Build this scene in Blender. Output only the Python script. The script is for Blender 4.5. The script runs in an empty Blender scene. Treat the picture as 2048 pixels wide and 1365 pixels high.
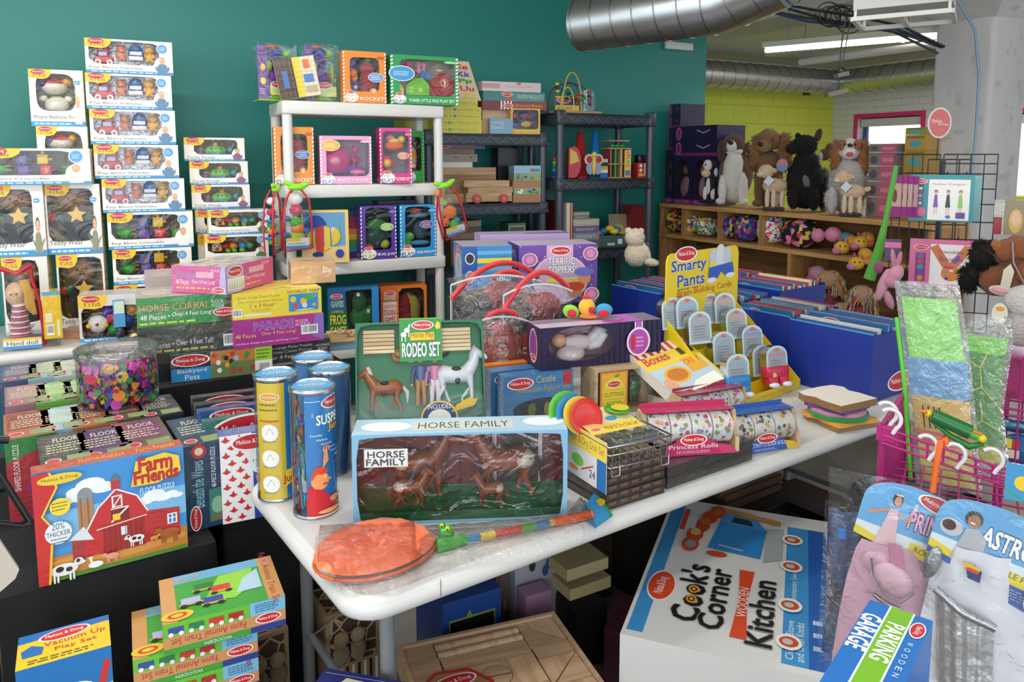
"""Toy shop corner built as a 3D scene; lengths in metres, camera at the origin looking along +y."""
import bpy,math,random
from mathutils import Vector,Matrix,Euler,noise
SC=bpy.context.scene
COL=SC.collection
RAD=math.radians
PI=math.pi
rnd=random.Random(7)
FOC,HORY,Y0,CAMH=1520.0,320.0,491.0,1.63
TH=math.atan((Y0-HORY)/FOC)
cd=bpy.data.cameras.new('camera');cam=bpy.data.objects.new('camera',cd);COL.objects.link(cam)
cd.sensor_width=36;cd.lens=36*FOC/2048;cd.shift_y=(Y0-682.5)/2048
cd.clip_start=0.05;cd.clip_end=60
cam.location=(0,0,CAMH);cam.rotation_euler=(PI/2-TH,0,0)
SC.camera=cam
w=bpy.data.worlds.new('daylight');SC.world=w;w.use_nodes=True
bg=w.node_tree.nodes['Background'];bg.inputs[0].default_value=(0.85,0.93,1.0,1);bg.inputs[1].default_value=2.2
SC.view_settings.view_transform='Standard';SC.view_settings.look='None'
SC.view_settings.exposure=0.0;SC.view_settings.gamma=1.0;SC.view_settings.use_curve_mapping=False
def area(name,loc,rot,sx,sy,power,col=(1,.97,.93)):
 l=bpy.data.lights.new(name,'AREA');l.shape='RECTANGLE';l.size=sx;l.size_y=sy;l.energy=power;l.color=col
 o=bpy.data.objects.new(name,l);COL.objects.link(o);o.location=loc;o.rotation_euler=rot
 return o
YAW=RAD(28)
area('room_tube_light',(-1.9,2.3,3.1),(0,0,YAW),2.4,.1,52)
area('room_tube_light',(0.1,2.7,3.1),(0,0,YAW),2.4,.1,20)
area('room_tube_light',(-0.6,0.1,3.1),(0,0,YAW),2.4,.14,40)
area('room_tube_light',(1.6,.3,3.1),(0,0,YAW),2.4,.14,16)
area('window_daylight',(-.6,-3.4,1.9),(RAD(84),0,0),4.5,2.0,70,(.93,.96,1))
area('back_room_light',(4.0,6.0,2.66),(0,0,YAW),2.2,.5,55,(.97,.98,1))
def ray(px,py):
 x=(px-1024)/FOC;y=-(py-Y0)/FOC
 return Vector((x,math.cos(TH)+y*math.sin(TH),-math.sin(TH)+y*math.cos(TH)))
def Pz(px,py,z):
 d=ray(px,py);t=(z-CAMH)/d.z
 return Vector((d.x*t,d.y*t,z))
NRM=Vector((-math.sin(YAW),math.cos(YAW),0))
def Pc(px,py,c,yaw=YAW):
 """point on the vertical plane n.p = c, n looking into the back wall"""
 n=Vector((-math.sin(yaw),math.cos(yaw),0));d=ray(px,py);t=c/n.dot(d)
 p=d*t;p.z+=CAMH
 return p
def Py(px,py,Y):
 d=ray(px,py);p=d*(Y/d.y);p.z+=CAMH
 return p
MATS={}
def lin(h):
 if isinstance(h,str):
  h=h.lstrip('#');v=[int(h[i:i+2],16)/255 for i in(0,2,4)]
  return tuple((c/12.92 if c<.04045 else((c+.055)/1.055)**2.4)for c in v)+(1,)
 return tuple(h)[:3]+(1,)
def nodes(name):
 m=bpy.data.materials.new(name);m.use_nodes=True
 nt=m.node_tree;return m,nt,nt.nodes,nt.links,nt.nodes['Principled BSDF']
def bumpit(nt,p,scale,strength,dist=.01,kind='noise',detail=2,coord='Object',inp='Normal'):
 N,L=nt.nodes,nt.links
 tc=N.new('ShaderNodeTexCoord');t=N.new('ShaderNodeTexNoise')
 t.inputs['Scale'].default_value=scale;t.inputs['Detail'].default_value=detail
 L.new(tc.outputs[coord],t.inputs['Vector'])
 b=N.new('ShaderNodeBump');b.inputs['Strength'].default_value=strength;b.inputs['Distance'].default_value=dist
 L.new(t.outputs['Fac'],b.inputs['Height']);L.new(b.outputs['Normal'],p.inputs[inp])
 return t
def M(color,kind='print'):
 """cached material; kind sets the surface"""
 key=(color,kind)
 if key in MATS:return MATS[key]
 m,nt,N,L,p=nodes('%s_%s'%(kind,str(color).lstrip('#')))
 p.inputs['Base Color'].default_value=lin(color)
 R,C=p.inputs['Roughness'],p.inputs['Coat Weight']
 if kind=='print':R.default_value=.42;C.default_value=.18;p.inputs['Coat Roughness'].default_value=.15
 elif kind=='wrap':
  R.default_value=.4;C.default_value=1;p.inputs['Coat Roughness'].default_value=.07
  bumpit(nt,p,22,.55,.012,inp='Coat Normal',detail=3)
 elif kind=='matte':R.default_value=.8
 elif kind=='paint':
  R.default_value=.55;bumpit(nt,p,30,.12,.004)
 elif kind=='plastic':R.default_value=.28;bumpit(nt,p,90,.03,.001)
 elif kind=='soft':R.default_value=.75;bumpit(nt,p,120,.35,.003);p.inputs['Sheen Weight'].default_value=.3
 elif kind=='fur':
  R.default_value=.95;bumpit(nt,p,130,1.0,.012,detail=4);p.inputs['Sheen Weight'].default_value=.25 if sum(lin(color)[:3])>.08 else 0
 elif kind=='metal':R.default_value=.25;p.inputs['Metallic'].default_value=1;bumpit(nt,p,20,.06,.004)
 elif kind=='foil':R.default_value=.34;p.inputs['Metallic'].default_value=.85;bumpit(nt,p,18,.6,.02,detail=3)
 elif kind=='satin':R.default_value=.3;p.inputs['Sheen Weight'].default_value=.4;bumpit(nt,p,14,.5,.02,detail=2)
 MATS[key]=m;return m
def wood(color='#c9a377',dark='#a87f52',scale=6,axis=0,rough=.5):
 key=('wood',color,dark,scale,axis)
 if key in MATS:return MATS[key]
 m,nt,N,L,p=nodes('wood_'+color.lstrip('#'))
 tc=N.new('ShaderNodeTexCoord');mp=N.new('ShaderNodeMapping');s=[scale*5]*3;s[axis]=scale*.35
 mp.inputs['Scale'].default_value=s
 t=N.new('ShaderNodeTexNoise');t.inputs['Scale'].default_value=1.5;t.inputs['Detail'].default_value=5;t.inputs['Distortion'].default_value=.6
 r=N.new('ShaderNodeValToRGB');r.color_ramp.elements[0].position=.3;r.color_ramp.elements[1].position=.62
 r.color_ramp.elements[0].color=lin(dark);r.color_ramp.elements[1].color=lin(color)
 L.new(tc.outputs['Object'],mp.inputs['Vector']);L.new(mp.outputs[0],t.inputs['Vector']);L.new(t.outputs['Fac'],r.inputs[0]);L.new(r.outputs[0],p.inputs['Base Color'])
 p.inputs['Roughness'].default_value=rough
 MATS[key]=m;return m
def clear(tint='#ffffff',scale=14,strength=.5,base=.03,gain=.55,rough=.06,dist=.02,haze=0.0):
 """clear plastic film: see-through, crinkled, with sharp reflections"""
 key=('clear',tint,scale,strength,base,gain,rough,haze)
 if key in MATS:return MATS[key]
 m=bpy.data.materials.new('clear_film');m.use_nodes=True;nt=m.node_tree;N,L=nt.nodes,nt.links
 N.remove(N['Principled BSDF']);out=N['Material Output']
 tr=N.new('ShaderNodeBsdfTransparent');tr.inputs[0].default_value=lin(tint)
 gl=N.new('ShaderNodeBsdfGlossy');gl.inputs['Roughness'].default_value=rough
 fr=N.new('ShaderNodeFresnel');fr.inputs['IOR'].default_value=1.5
 ma=N.new('ShaderNodeMath');ma.operation='MULTIPLY_ADD';ma.inputs[1].default_value=gain;ma.inputs[2].default_value=base;ma.use_clamp=True
 mx=N.new('ShaderNodeMixShader')
 tc=N.new('ShaderNodeTexCoord');t=N.new('ShaderNodeTexNoise');t.inputs['Scale'].default_value=scale;t.inputs['Detail'].default_value=3;t.inputs['Distortion'].default_value=1.5
 b=N.new('ShaderNodeBump');b.inputs['Strength'].default_value=strength;b.inputs['Distance'].default_value=dist
 L.new(tc.outputs['Object'],t.inputs['Vector']);L.new(t.outputs['Fac'],b.inputs['Height']);L.new(b.outputs[0],gl.inputs['Normal']);L.new(b.outputs[0],fr.inputs['Normal'])
 L.new(fr.outputs[0],ma.inputs[0]);L.new(ma.outputs[0],mx.inputs[0]);
 if haze>0:
  df=N.new('ShaderNodeBsdfDiffuse');df.inputs[0].default_value=(.8,.8,.8,1);m2=N.new('ShaderNodeMixShader');m2.inputs[0].default_value=haze
  L.new(tr.outputs[0],m2.inputs[1]);L.new(df.outputs[0],m2.inputs[2]);L.new(m2.outputs[0],mx.inputs[1])
 else:L.new(tr.outputs[0],mx.inputs[1])
 L.new(gl.outputs[0],mx.inputs[2]);L.new(mx.outputs[0],out.inputs[0])
 MATS[key]=m;return m
def emit(color,s):
 key=('emit',color,s)
 if key in MATS:return MATS[key]
 m,nt,N,L,p=nodes('glow');p.inputs['Emission Color'].default_value=lin(color);p.inputs['Emission Strength'].default_value=s
 p.inputs['Base Color'].default_value=lin(color);MATS[key]=m;return m
def blocks(color,bw,bh,mortar=.012,rough=.55,strength=.5):
 key=('blocks',color,bw)
 if key in MATS:return MATS[key]
 m,nt,N,L,p=nodes('painted_blocks');p.inputs['Roughness'].default_value=rough
 tc=N.new('ShaderNodeTexCoord');br=N.new('ShaderNodeTexBrick')
 br.inputs['Brick Width'].default_value=bw;br.inputs['Row Height'].default_value=bh;br.inputs['Scale'].default_value=1;br.inputs['Mortar Size'].default_value=mortar
 br.inputs['Mortar Smooth'].default_value=.6
 L.new(tc.outputs['UV'],br.inputs['Vector']);b=N.new('ShaderNodeBump');b.inputs['Strength'].default_value=strength;b.inputs['Distance'].default_value=.01;b.invert=True
 L.new(br.outputs['Fac'],b.inputs['Height']);L.new(b.outputs[0],p.inputs['Normal'])
 c=lin(color);br.inputs['Color1'].default_value=c;br.inputs['Color2'].default_value=tuple(x*.95 for x in c[:3])+(1,);br.inputs['Mortar'].default_value=tuple(x*.88 for x in c[:3])+(1,)
 L.new(br.outputs['Color'],p.inputs['Base Color']);MATS[key]=m;return m
def spots(name,cols,scale,kind='vor',rough=.8):
 """printed cloth / speckle: random cells picking from a list of colours"""
 key=('spots',name)
 if key in MATS:return MATS[key]
 m,nt,N,L,p=nodes(name);p.inputs['Roughness'].default_value=rough
 tc=N.new('ShaderNodeTexCoord');v=N.new('ShaderNodeTexVoronoi');v.inputs['Scale'].default_value=scale
 L.new(tc.outputs['Object'],v.inputs['Vector']);s=N.new('ShaderNodeSeparateColor');L.new(v.outputs['Color'],s.inputs[0])
 r=N.new('ShaderNodeValToRGB');r.color_ramp.interpolation='CONSTANT';e=r.color_ramp.elements
 while len(e)<len(cols):e.new(.5)
 for i,c in enumerate(cols):e[i].position=i/len(cols);e[i].color=lin(c)
 L.new(s.outputs[0],r.inputs[0]);L.new(r.outputs[0],p.inputs['Base Color']);MATS[key]=m;return m
GLYPH={}
def glyphs(s,bold):
 k=(s,bold)
 if k not in GLYPH:
  cu=bpy.data.curves.new('t','FONT');cu.body=s;cu.resolution_u=2;cu.offset=bold
  ob=bpy.data.objects.new('t',cu);me=bpy.data.meshes.new_from_object(ob)
  GLYPH[k]=([(v.co.x,v.co.y)for v in me.vertices],[tuple(p.vertices)for p in me.polygons])
  bpy.data.objects.remove(ob);bpy.data.meshes.remove(me);bpy.data.curves.remove(cu)
 return GLYPH[k]
def circ(n,a0=0,a1=2*PI):return[(math.cos(a0+(a1-a0)*i/n),math.sin(a0+(a1-a0)*i/n))for i in range(n)]
class MB:
 def __init__(s):s.v=[];s.f=[];s.m=[];s.sm=[];s.slots=[];s.T=Matrix.Identity(4);s.st=[]
 def push(s,m):s.st.append(s.T);s.T=s.T@m;return s
 def pop(s):s.T=s.st.pop();return s
 def mi(s,m):
  if isinstance(m,str):m=M(m)
  if m not in s.slots:s.slots.append(m)
  return s.slots.index(m)
 def add(s,vs,fs,m,smooth=False):
  b=len(s.v);T=s.T;s.v+=[tuple(T@Vector(v))for v in vs];k=s.mi(m)
  for f in fs:s.f.append([b+i for i in f]);s.m.append(k);s.sm.append(smooth)
  return s
 def poly(s,pts,m):return s.add(pts,[range(len(pts))],m)
 def box(s,x0,y0,z0,x1,y1,z1,m,top=None,left=None,right=None,front=None,back=None):
  P=[(x,y,z)for z in(z0,z1)for y in(y0,y1)for x in(x0,x1)]
  F=[((0,2,3,1),m),((4,5,7,6),top or m),((0,1,5,4),front or m),((2,6,7,3),back or m),((0,4,6,2),left or m),((1,3,7,5),right or m)]
  b=len(s.v);s.v+=[tuple(s.T@Vector(p))for p in P]
  for f,mm in F:s.f.append([b+i for i in f]);s.m.append(s.mi(mm));s.sm.append(False)
  return s
 def bbox(s,x0,y0,z0,x1,y1,z1,r,m,n=3):
  """box with rounded vertical corners and softened top/bottom rims"""
  r=min(r,(x1-x0)/2.01,(y1-y0)/2.01);e=min(r*.35,(z1-z0)*.4)
  def ring(z,ins):
   o=[]
   for cx,cy,a in((x1-r,y1-r,0),(x0+r,y1-r,90),(x0+r,y0+r,180),(x1-r,y0+r,270)):
    for i in range(n+1):
     t=RAD(a+90*i/n);q=r-ins;o.append((cx+q*math.cos(t),cy+q*math.sin(t),z))
   return o
  R=[ring(z0,e),ring(z0+e*.35,e*.3),ring(z0+e,0),ring(z1-e,0),ring(z1-e*.35,e*.3),ring(z1,e)]
  k=len(R[0]);V=[p for q in R for p in q];F=[]
  for j in range(5):
   for i in range(k):F.append((j*k+i,j*k+(i+1)%k,(j+1)*k+(i+1)%k,(j+1)*k+i))
  s.add(V,F,m,True);s.add(R[0][::-1],[range(k)],m);s.add(R[5],[range(k)],m);return s
 def tube(s,pts,r,m,n=8,cap=True,closed=False):
  pts=[Vector(p)for p in pts];rr=r if isinstance(r,(list,tuple))else[r]*len(pts)
  V=[];F=[];up=None;N=len(pts)
  for i,p in enumerate(pts):
   a=pts[i-1]if(i or closed)else p;c=pts[(i+1)%N]if(i<N-1 or closed)else p
   t=(c-a).normalized()if(c-a).length>1e-9 else Vector((0,0,1))
   if up is None:up=t.orthogonal().normalized()
   up=(up-t*up.dot(t));up=up.normalized()if up.length>1e-6 else t.orthogonal().normalized()
   w=t.cross(up)
   for cx,cy in circ(n):V.append(p+(up*cx+w*cy)*rr[i])
  for i in range(N if closed else N-1):
   for j in range(n):F.append((i*n+j,i*n+(j+1)%n,((i+1)%N)*n+(j+1)%n,((i+1)%N)*n+j))
  s.add(V,F,m,True)
  if cap and not closed:s.add([V[j]for j in range(n)][::-1],[range(n)],m);s.add([V[(N-1)*n+j]for j in range(n)],[range(n)],m)
  return s
 def cyl(s,p0,p1,r,m,n=16,r1=None,cap=True):return s.tube([p0,p1],[r,r if r1 is None else r1],m,n,cap)
 def bar(s,p0,p1,w,h,m):
  """rectangular bar between two points"""
  p0,p1=Vector(p0),Vector(p1);t=(p1-p0).normalized();u=Vector((0,0,1)).cross(t)
  u=u.normalized()if u.length>1e-4 else Vector((1,0,0));q=t.cross(u)
  V=[p+u*(a*w/2)+q*(b*h/2)for p in(p0,p1)for a,b in((-1,-1),(1,-1),(1,1),(-1,1))]
  return s.add(V,[(0,3,2,1),(4,5,6,7),(0,1,5,4),(1,2,6,5),(2,3,7,6),(3,0,4,7)],m)
 def ell(s,c,r,m,n=12,k=8,rot=None):
  if not isinstance(r,(list,tuple)):r=(r,r,r)
  R=Matrix.Identity(3)if rot is None else Euler([RAD(a)for a in rot]).to_matrix()
  V=[(0,0,1)]
  for j in range(1,k):
   a=PI*j/k
   for x,y in circ(n):V.append((x*math.sin(a),y*math.sin(a),math.cos(a)))
  V.append((0,0,-1));F=[]
  for i in range(n):F.append((0,1+i,1+(i+1)%n));F.append((len(V)-1,1+(k-2)*n+(i+1)%n,1+(k-2)*n+i))
  for j in range(k-2):
   for i in range(n):F.append((1+j*n+i,1+(j+1)*n+i,1+(j+1)*n+(i+1)%n,1+j*n+(i+1)%n))
  V=[Vector(c)+R@Vector((x*r[0],y*r[1],z*r[2]))for x,y,z in V]
  return s.add(V,F,m,True)
 def lathe(s,prof,m,n=20,cap=True):
  V=[];F=[]
  for r,z in prof:
   for x,y in circ(n):V.append((x*r,y*r,z))
  for j in range(len(prof)-1):
   for i in range(n):F.append((j*n+i,j*n+(i+1)%n,(j+1)*n+(i+1)%n,(j+1)*n+i))
  s.add(V,F,m,True)
  if cap:s.add(V[:n][::-1],[range(n)],m);s.add(V[-n:],[range(n)],m)
  return s
 def prism(s,pts,h,m,side=None,z0=0):
  k=len(pts);B=[(x,y,z0)for x,y in pts];Tp=[(x,y,z0+h)for x,y in pts]
  s.add(B[::-1],[range(k)],m);s.add(Tp,[range(k)],m)
  s.add(B+Tp,[(i,(i+1)%k,k+(i+1)%k,k+i)for i in range(k)],side or m);return s
 def grid(s,fn,nu,nv,m,smooth=True):
  V=[fn(i/nu,j/nv)for j in range(nv+1)for i in range(nu+1)]
  F=[(j*(nu+1)+i,j*(nu+1)+i+1,(j+1)*(nu+1)+i+1,(j+1)*(nu+1)+i)for j in range(nv)for i in range(nu)]
  return s.add(V,F,m,smooth)
 def build(s,name,parent=None,mat=None):
  me=bpy.data.meshes.new(name);me.from_pydata(s.v,[],s.f)
  for m in s.slots:me.materials.append(m)
  me.polygons.foreach_set('material_index',s.m);me.polygons.foreach_set('use_smooth',s.sm);me.update()
  o=bpy.data.objects.new(name,me);COL.objects.link(o)
  if parent:o.parent=parent
  if mat is not None:o.matrix_basis=mat
  return o
class Face:
 """flat printing on one rectangular face, coordinates 0..1"""
 def __init__(s,mb,o,u,v,W,H,kind='print',e=.00012):
  s.mb=mb;s.o=Vector(o);s.u=Vector(u).normalized();s.v=Vector(v).normalized();s.n=s.u.cross(s.v);s.W=W;s.H=H;s.k=1;s.kind=kind;s.e=e
 def mat(s,c):return M(c,s.kind)if isinstance(c,str)else c
 def P(s,x,y,k=None):return s.o+s.u*(x*s.W)+s.v*(y*s.H)+s.n*(s.e*(s.k if k is None else k))
 cut=0
 def poly(s,pts,c):
  if not s.cut:s.mb.poly([s.P(x,y)for x,y in pts],s.mat(c));s.k+=1;return s
  x0,x1=min(p[0]for p in pts),max(p[0]for p in pts);n=max(1,int((x1-x0)*s.cut))
  def clip(P,X,sg):
   O=[]
   for a,b in zip(P,P[1:]+P[:1]):
    da,db=(a[0]-X)*sg,(b[0]-X)*sg
    if da>=0:O.append(a)
    if da*db<0:t=da/(da-db);O.append((X,a[1]+(b[1]-a[1])*t))
   return O
  for i in range(n):
   Q=clip(clip(list(pts),x0+(x1-x0)*i/n,1),x0+(x1-x0)*(i+1)/n,-1)if n>1 else pts
   if len(Q)>2:s.mb.poly([s.P(x,y)for x,y in Q],s.mat(c))
  s.k+=1;return s
 def rect(s,x0,y0,x1,y1,c):return s.poly([(x0,y0),(x1,y0),(x1,y1),(x0,y1)],c)
 def ell(s,cx,cy,rx,ry,c,n=18,a=0):
  """rx, ry as fractions of the width and the height"""
  ca,sa=math.cos(RAD(a)),math.sin(RAD(a));P=[]
  for x,y in circ(n):
   x,y=x*rx*s.W,y*ry*s.H;P.append((cx+(x*ca-y*sa)/s.W,cy+(x*sa+y*ca)/s.H))
  return s.poly(P,c)
 def dot(s,cx,cy,r,c,n=14):return s.ell(cx,cy,r,r*s.W/s.H,c,n)
 def line(s,pts,t,c):
  for(x0,y0),(x1,y1)in zip(pts,pts[1:]):
   dx,dy=(x1-x0)*s.W,(y1-y0)*s.H;l=math.hypot(dx,dy)or 1;nx,ny=-dy/l*t*s.W/2,dx/l*t*s.W/2
   s.mb.poly([s.P(x0-nx/s.W,y0-ny/s.H),s.P(x1-nx/s.W,y1-ny/s.H),s.P(x1+nx/s.W,y1+ny/s.H),s.P(x0+nx/s.W,y0+ny/s.H)],s.mat(c))
  s.k+=1;return s
 def text(s,t,x0,y0,x1,y1,c,bold=.015,ol=None,olw=.05,a=0):
  V,F=glyphs(t,0)
  if not V:return s
  mnx=min(p[0]for p in V);mxx=max(p[0]for p in V);mny=min(p[1]for p in V);mxy=max(p[1]for p in V)
  def put(V,F,c):
   ca,sa=math.cos(RAD(a)),math.sin(RAD(a));cx,cy=(x0+x1)/2*s.W,(y0+y1)/2*s.H
   ww,hh=(x1-x0)*s.W,(y1-y0)*s.H;Q=[]
   for x,y in V:
    X=((x-mnx)/(mxx-mnx)-.5)*ww;Y=((y-mny)/(mxy-mny)-.5)*hh
    Q.append(s.P((cx+X*ca-Y*sa)/s.W,(cy+X*sa+Y*ca)/s.H))
   s.mb.add(Q,F,s.mat(c));s.k+=1
  H_=(mxy-mny)
  if ol:
   k0=s.k
   for i in range(8):q=PI*i/4;s.k=k0+i*.22;put([(x+(bold+olw)*H_*math.cos(q),y+(bold+olw)*H_*math.sin(q))for x,y in V],F,ol)
  if bold>.02:
   k0=s.k
   for i in range(4):q=PI*(i+.5)/2;s.k=k0+i*.22;put([(x+bold*H_*math.cos(q),y+bold*H_*math.sin(q))for x,y in V],F,c)
  else:put(V,F,c)
  return s
 def logo(s,cx,cy,rx,a=0,bg='#c8282c',ink='#ffffff',ring='#ffffff',asp=.4):
  ry=rx*asp*s.W/s.H
  if ring:s.ell(cx,cy,rx*1.1,ry*1.15,ring,24,a)
  s.ell(cx,cy,rx,ry,bg,24,a)
  s.text('Melissa & Doug',cx-rx*.8,cy-ry*.38,cx+rx*.8,cy+ry*.42,ink,a=a);return s
 def para(s,x0,y0,x1,y1,n,c,t=.35):
  """lines of small print, too small to read in the photo"""
  h=(y1-y0)/n
  for i in range(n):
   y=y1-h*(i+.5);L=x0
   e=x1-(x1-x0)*rnd.random()*.25
   while L<e:
    w_=(x1-x0)*rnd.uniform(.05,.16);s.mb.poly([s.P(L,y-h*t/2),s.P(min(L+w_,e),y-h*t/2),s.P(min(L+w_,e),y+h*t/2),s.P(L,y+h*t/2)],s.mat(c));L+=w_+(x1-x0)*.03
  s.k+=1;return s
 def barcode(s,x0,y0,x1,y1):
  s.rect(x0,y0,x1,y1,'#f4f4f2');x=x0+(x1-x0)*.08;e=x1-(x1-x0)*.08
  while x<e:
   w_=(x1-x0)*rnd.uniform(.015,.05);s.mb.poly([s.P(x,y0+(y1-y0)*.2),s.P(min(x+w_,e),y0+(y1-y0)*.2),s.P(min(x+w_,e),y1-(y1-y0)*.1),s.P(x,y1-(y1-y0)*.1)],s.mat('#222222'));x+=w_+(x1-x0)*.03
  s.k+=1;return s
 def sub(s,x0,y0,x1,y1):
  g=Face(s.mb,s.P(x0,y0),s.u,s.v,(x1-x0)*s.W,(y1-y0)*s.H,s.kind,s.e);return g
 def kid(s,x0,y0,x1,y1,shirt='#4a74b8',hair='#5a3a22',skin='#e2b48e',pants=None):
  g=s.sub(x0,y0,x1,y1)
  g.poly([(.12,.02),(.88,.02),(.8,.5),(.62,.6),(.38,.6),(.2,.5)],shirt)
  g.ell(.14,.25,.1,.2,shirt,10,20);g.ell(.86,.25,.1,.2,shirt,10,-20)
  g.ell(.5,.78,.22,.22,hair,14);g.ell(.5,.74,.18,.18,skin,14)
  g.ell(.43,.76,.02,.02,'#3a2a20',6);g.ell(.57,.76,.02,.02,'#3a2a20',6);g.ell(.5,.66,.06,.02,'#b05a50',8)
  g.ell(.12,.1,.07,.05,skin,8);g.ell(.88,.1,.07,.05,skin,8)
  if pants:g.rect(.2,0,.8,.16,pants)
  s.k+=8;return s
def tag(o,label=None,cat=None,group=None,kind=None):
 if label:o['label']=label
 if cat:o['category']=cat
 if group:o['group']=group
 if kind:o['kind']=kind
 return o
def Mx(p,yaw=0,pitch=0,roll=0):
 return Matrix.Translation(Vector(p))@Matrix.Rotation(yaw,4,'Z')@Matrix.Rotation(pitch,4,'X')@Matrix.Rotation(roll,4,'Y')
def thing(name,label,cat,mat,group=None):
 o=bpy.data.objects.new(name,None);COL.objects.link(o);o.matrix_basis=mat;o.empty_display_size=.05
 return tag(o,label,cat,group)
def dup(o,mat,label=None,group=None,parent=None):
 c=o.copy();COL.objects.link(c);c.parent=parent
 if mat is not None:c.matrix_basis=mat
 if label:c['label']=label
 if group:c['group']=group
 for ch in list(o.children):dup(ch,None,parent=c)
 return c
def struct(name,mb):return tag(mb.build(name),kind='structure')
def faces(mb,w,d,h,kind='print'):
 return dict(front=Face(mb,(0,0,0),(1,0,0),(0,0,1),w,h,kind),top=Face(mb,(0,0,h),(1,0,0),(0,1,0),w,d,kind),left=Face(mb,(0,d,0),(0,-1,0),(0,0,1),d,h,kind),right=Face(mb,(w,0,0),(0,1,0),(0,0,1),d,h,kind))
def span(a,b):
 """front-bottom corners -> (matrix, width)"""
 a,b=Vector(a),Vector(b);d=b-a;return Mx(a,math.atan2(d.y,d.x)),Vector((d.x,d.y,0)).length
def hgt(p,ytop):
 """height over p at which the pixel row ytop is met, straight above p"""
 k=(Y0-ytop)/FOC;c,s=math.cos(TH),math.sin(TH);
 zz=p.y*(k*c-s)/(c+k*s)
 return CAMH+zz-p.z
def carton(name,label,cat,mat,w,d,h,col,art=None,kind='print',group=None,top=None,left=None,right=None,window=None,fill=None,inner='#8d8478',film=None,extra=None,flat=False):
 """printed box; window=(cx,cy,rx,ry,power) opens the front; fill(mb,w,d,h) builds the toys behind the film"""
 mm=lambda c:M(c,kind)if isinstance(c,str)else c
 col=mm(col);top=mm(top)if top else col;left=mm(left)if left else col;right=mm(right)if right else col
 mb=MB()
 if window is None:mb.box(0,0,0,w,d,h,col,top,left,right)
 else:
  cx,cy,rx,ry,pw=window;ang=sorted([2*PI*i/32 for i in range(32)]+[math.atan2(sy*h-cy*h,sx*w-cx*w)%(2*PI)for sx in(0,1)for sy in(0,1)])
  I=[];O=[]
  for a in ang:
   ca,sa=math.cos(a),math.sin(a)
   q=(abs(ca/(rx*w))**pw+abs(sa/(ry*h))**pw)**(-1/pw);I.append((cx*w+ca*q,cy*h+sa*q))
   t=9
   if ca>1e-6:t=min(t,(w-cx*w)/ca)
   if ca<-1e-6:t=min(t,-cx*w/ca)
   if sa>1e-6:t=min(t,(h-cy*h)/sa)
   if sa<-1e-6:t=min(t,-cy*h/sa)
   O.append((cx*w+ca*t,cy*h+sa*t))
  k=len(ang);V=[(x,0,z)for x,z in O]+[(x,0,z)for x,z in I]
  mb.add(V,[(i,(i+1)%k,k+(i+1)%k,k+i)for i in range(k)],col)
  V=[(x,0,z)for x,z in I]+[(x,.003,z)for x,z in I]
  mb.add(V,[(i,(i+1)%k,k+(i+1)%k,k+i)for i in range(k)],col)
  b=[(0,d,0),(w,d,0),(w,d,h),(0,d,h)];a_=[(0,0,0),(w,0,0),(w,0,h),(0,0,h)]
  mb.poly([b[1],b[0],b[3],b[2]],col);mb.poly([a_[3],a_[2],b[2],b[3]],top);mb.poly([a_[0],a_[3],b[3],b[0]],left);mb.poly([a_[2],a_[1],b[1],b[2]],right);mb.poly([a_[0],b[0],b[1],a_[1]],col)
  e=.004;im=M(inner,'matte')if isinstance(inner,str)else inner
  a2=[(e,.004,e),(w-e,.004,e),(w-e,.004,h-e),(e,.004,h-e)];b2=[(x,d-e,z)for x,_,z in a2]
  mb.poly([b2[0],b2[1],b2[2],b2[3]],im)
  for i in range(4):mb.poly([a2[i],a2[(i+1)%4],b2[(i+1)%4],b2[i]],im)
 if art:art(faces(mb,w,d,h,kind))
 if window is None and extra is None:
  o=mb.build(name,None,mat);return tag(o,label,cat,group)
 r=thing(name,label,cat,mat,group);mb.build('carton',r)
 if window:
  if fill:fill(r,w,d,h)
  fm=MB();fm.add([(x,.0015,z)for x,z in I],[range(k)],film or clear());fm.build('window_film',r)
 if extra:extra(r,w,d,h)
 return r
WALLC=4.95
def teal_wall():
 m,nt,N,L,p=nodes('teal_wall_paint');p.inputs['Base Color'].default_value=lin('#1c8077');p.inputs['Roughness'].default_value=.45
 bumpit(nt,p,55,.12,.004);return m
U=Vector((math.cos(YAW),math.sin(YAW),0));V_=NRM
def W2(a,c,z=0):
 """room frame: a along the back wall, c towards it"""
 p=U*a+V_*c;p.z=z;return p
corner=Pc(1407,320,WALLC);AC=corner.dot(U)
RM=Mx((0,0,0),YAW)
def rbox(mb,a0,c0,z0,a1,c1,z1,m):mb.push(RM);mb.box(a0,c0,z0,a1,c1,z1,m);mb.pop()
b=MB();rbox(b,-6,WALLC,0,AC,WALLC+.2,3.3,teal_wall());struct('wall_back',b)
def floor_mat():
 m,nt,N,L,p=nodes('grey_floor');p.inputs['Roughness'].default_value=.5
 t=bumpit(nt,p,4,.1);r=N.new('ShaderNodeValToRGB');r.color_ramp.elements[0].color=lin('#7d7a72');r.color_ramp.elements[1].color=lin('#a7a399');L.new(t.outputs['Fac'],r.inputs[0]);L.new(r.outputs[0],p.inputs['Base Color']);return m
b=MB();b.box(-7,-4,-.1,12,14,0,floor_mat());struct('floor',b)
b=MB();b.box(-7,-4,3.3,12,14,3.4,M('#b9b7ad','paint'));struct('ceiling',b)
LC=6.55
cl=Pc(1661,320,LC);AL=cl.dot(U)
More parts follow.
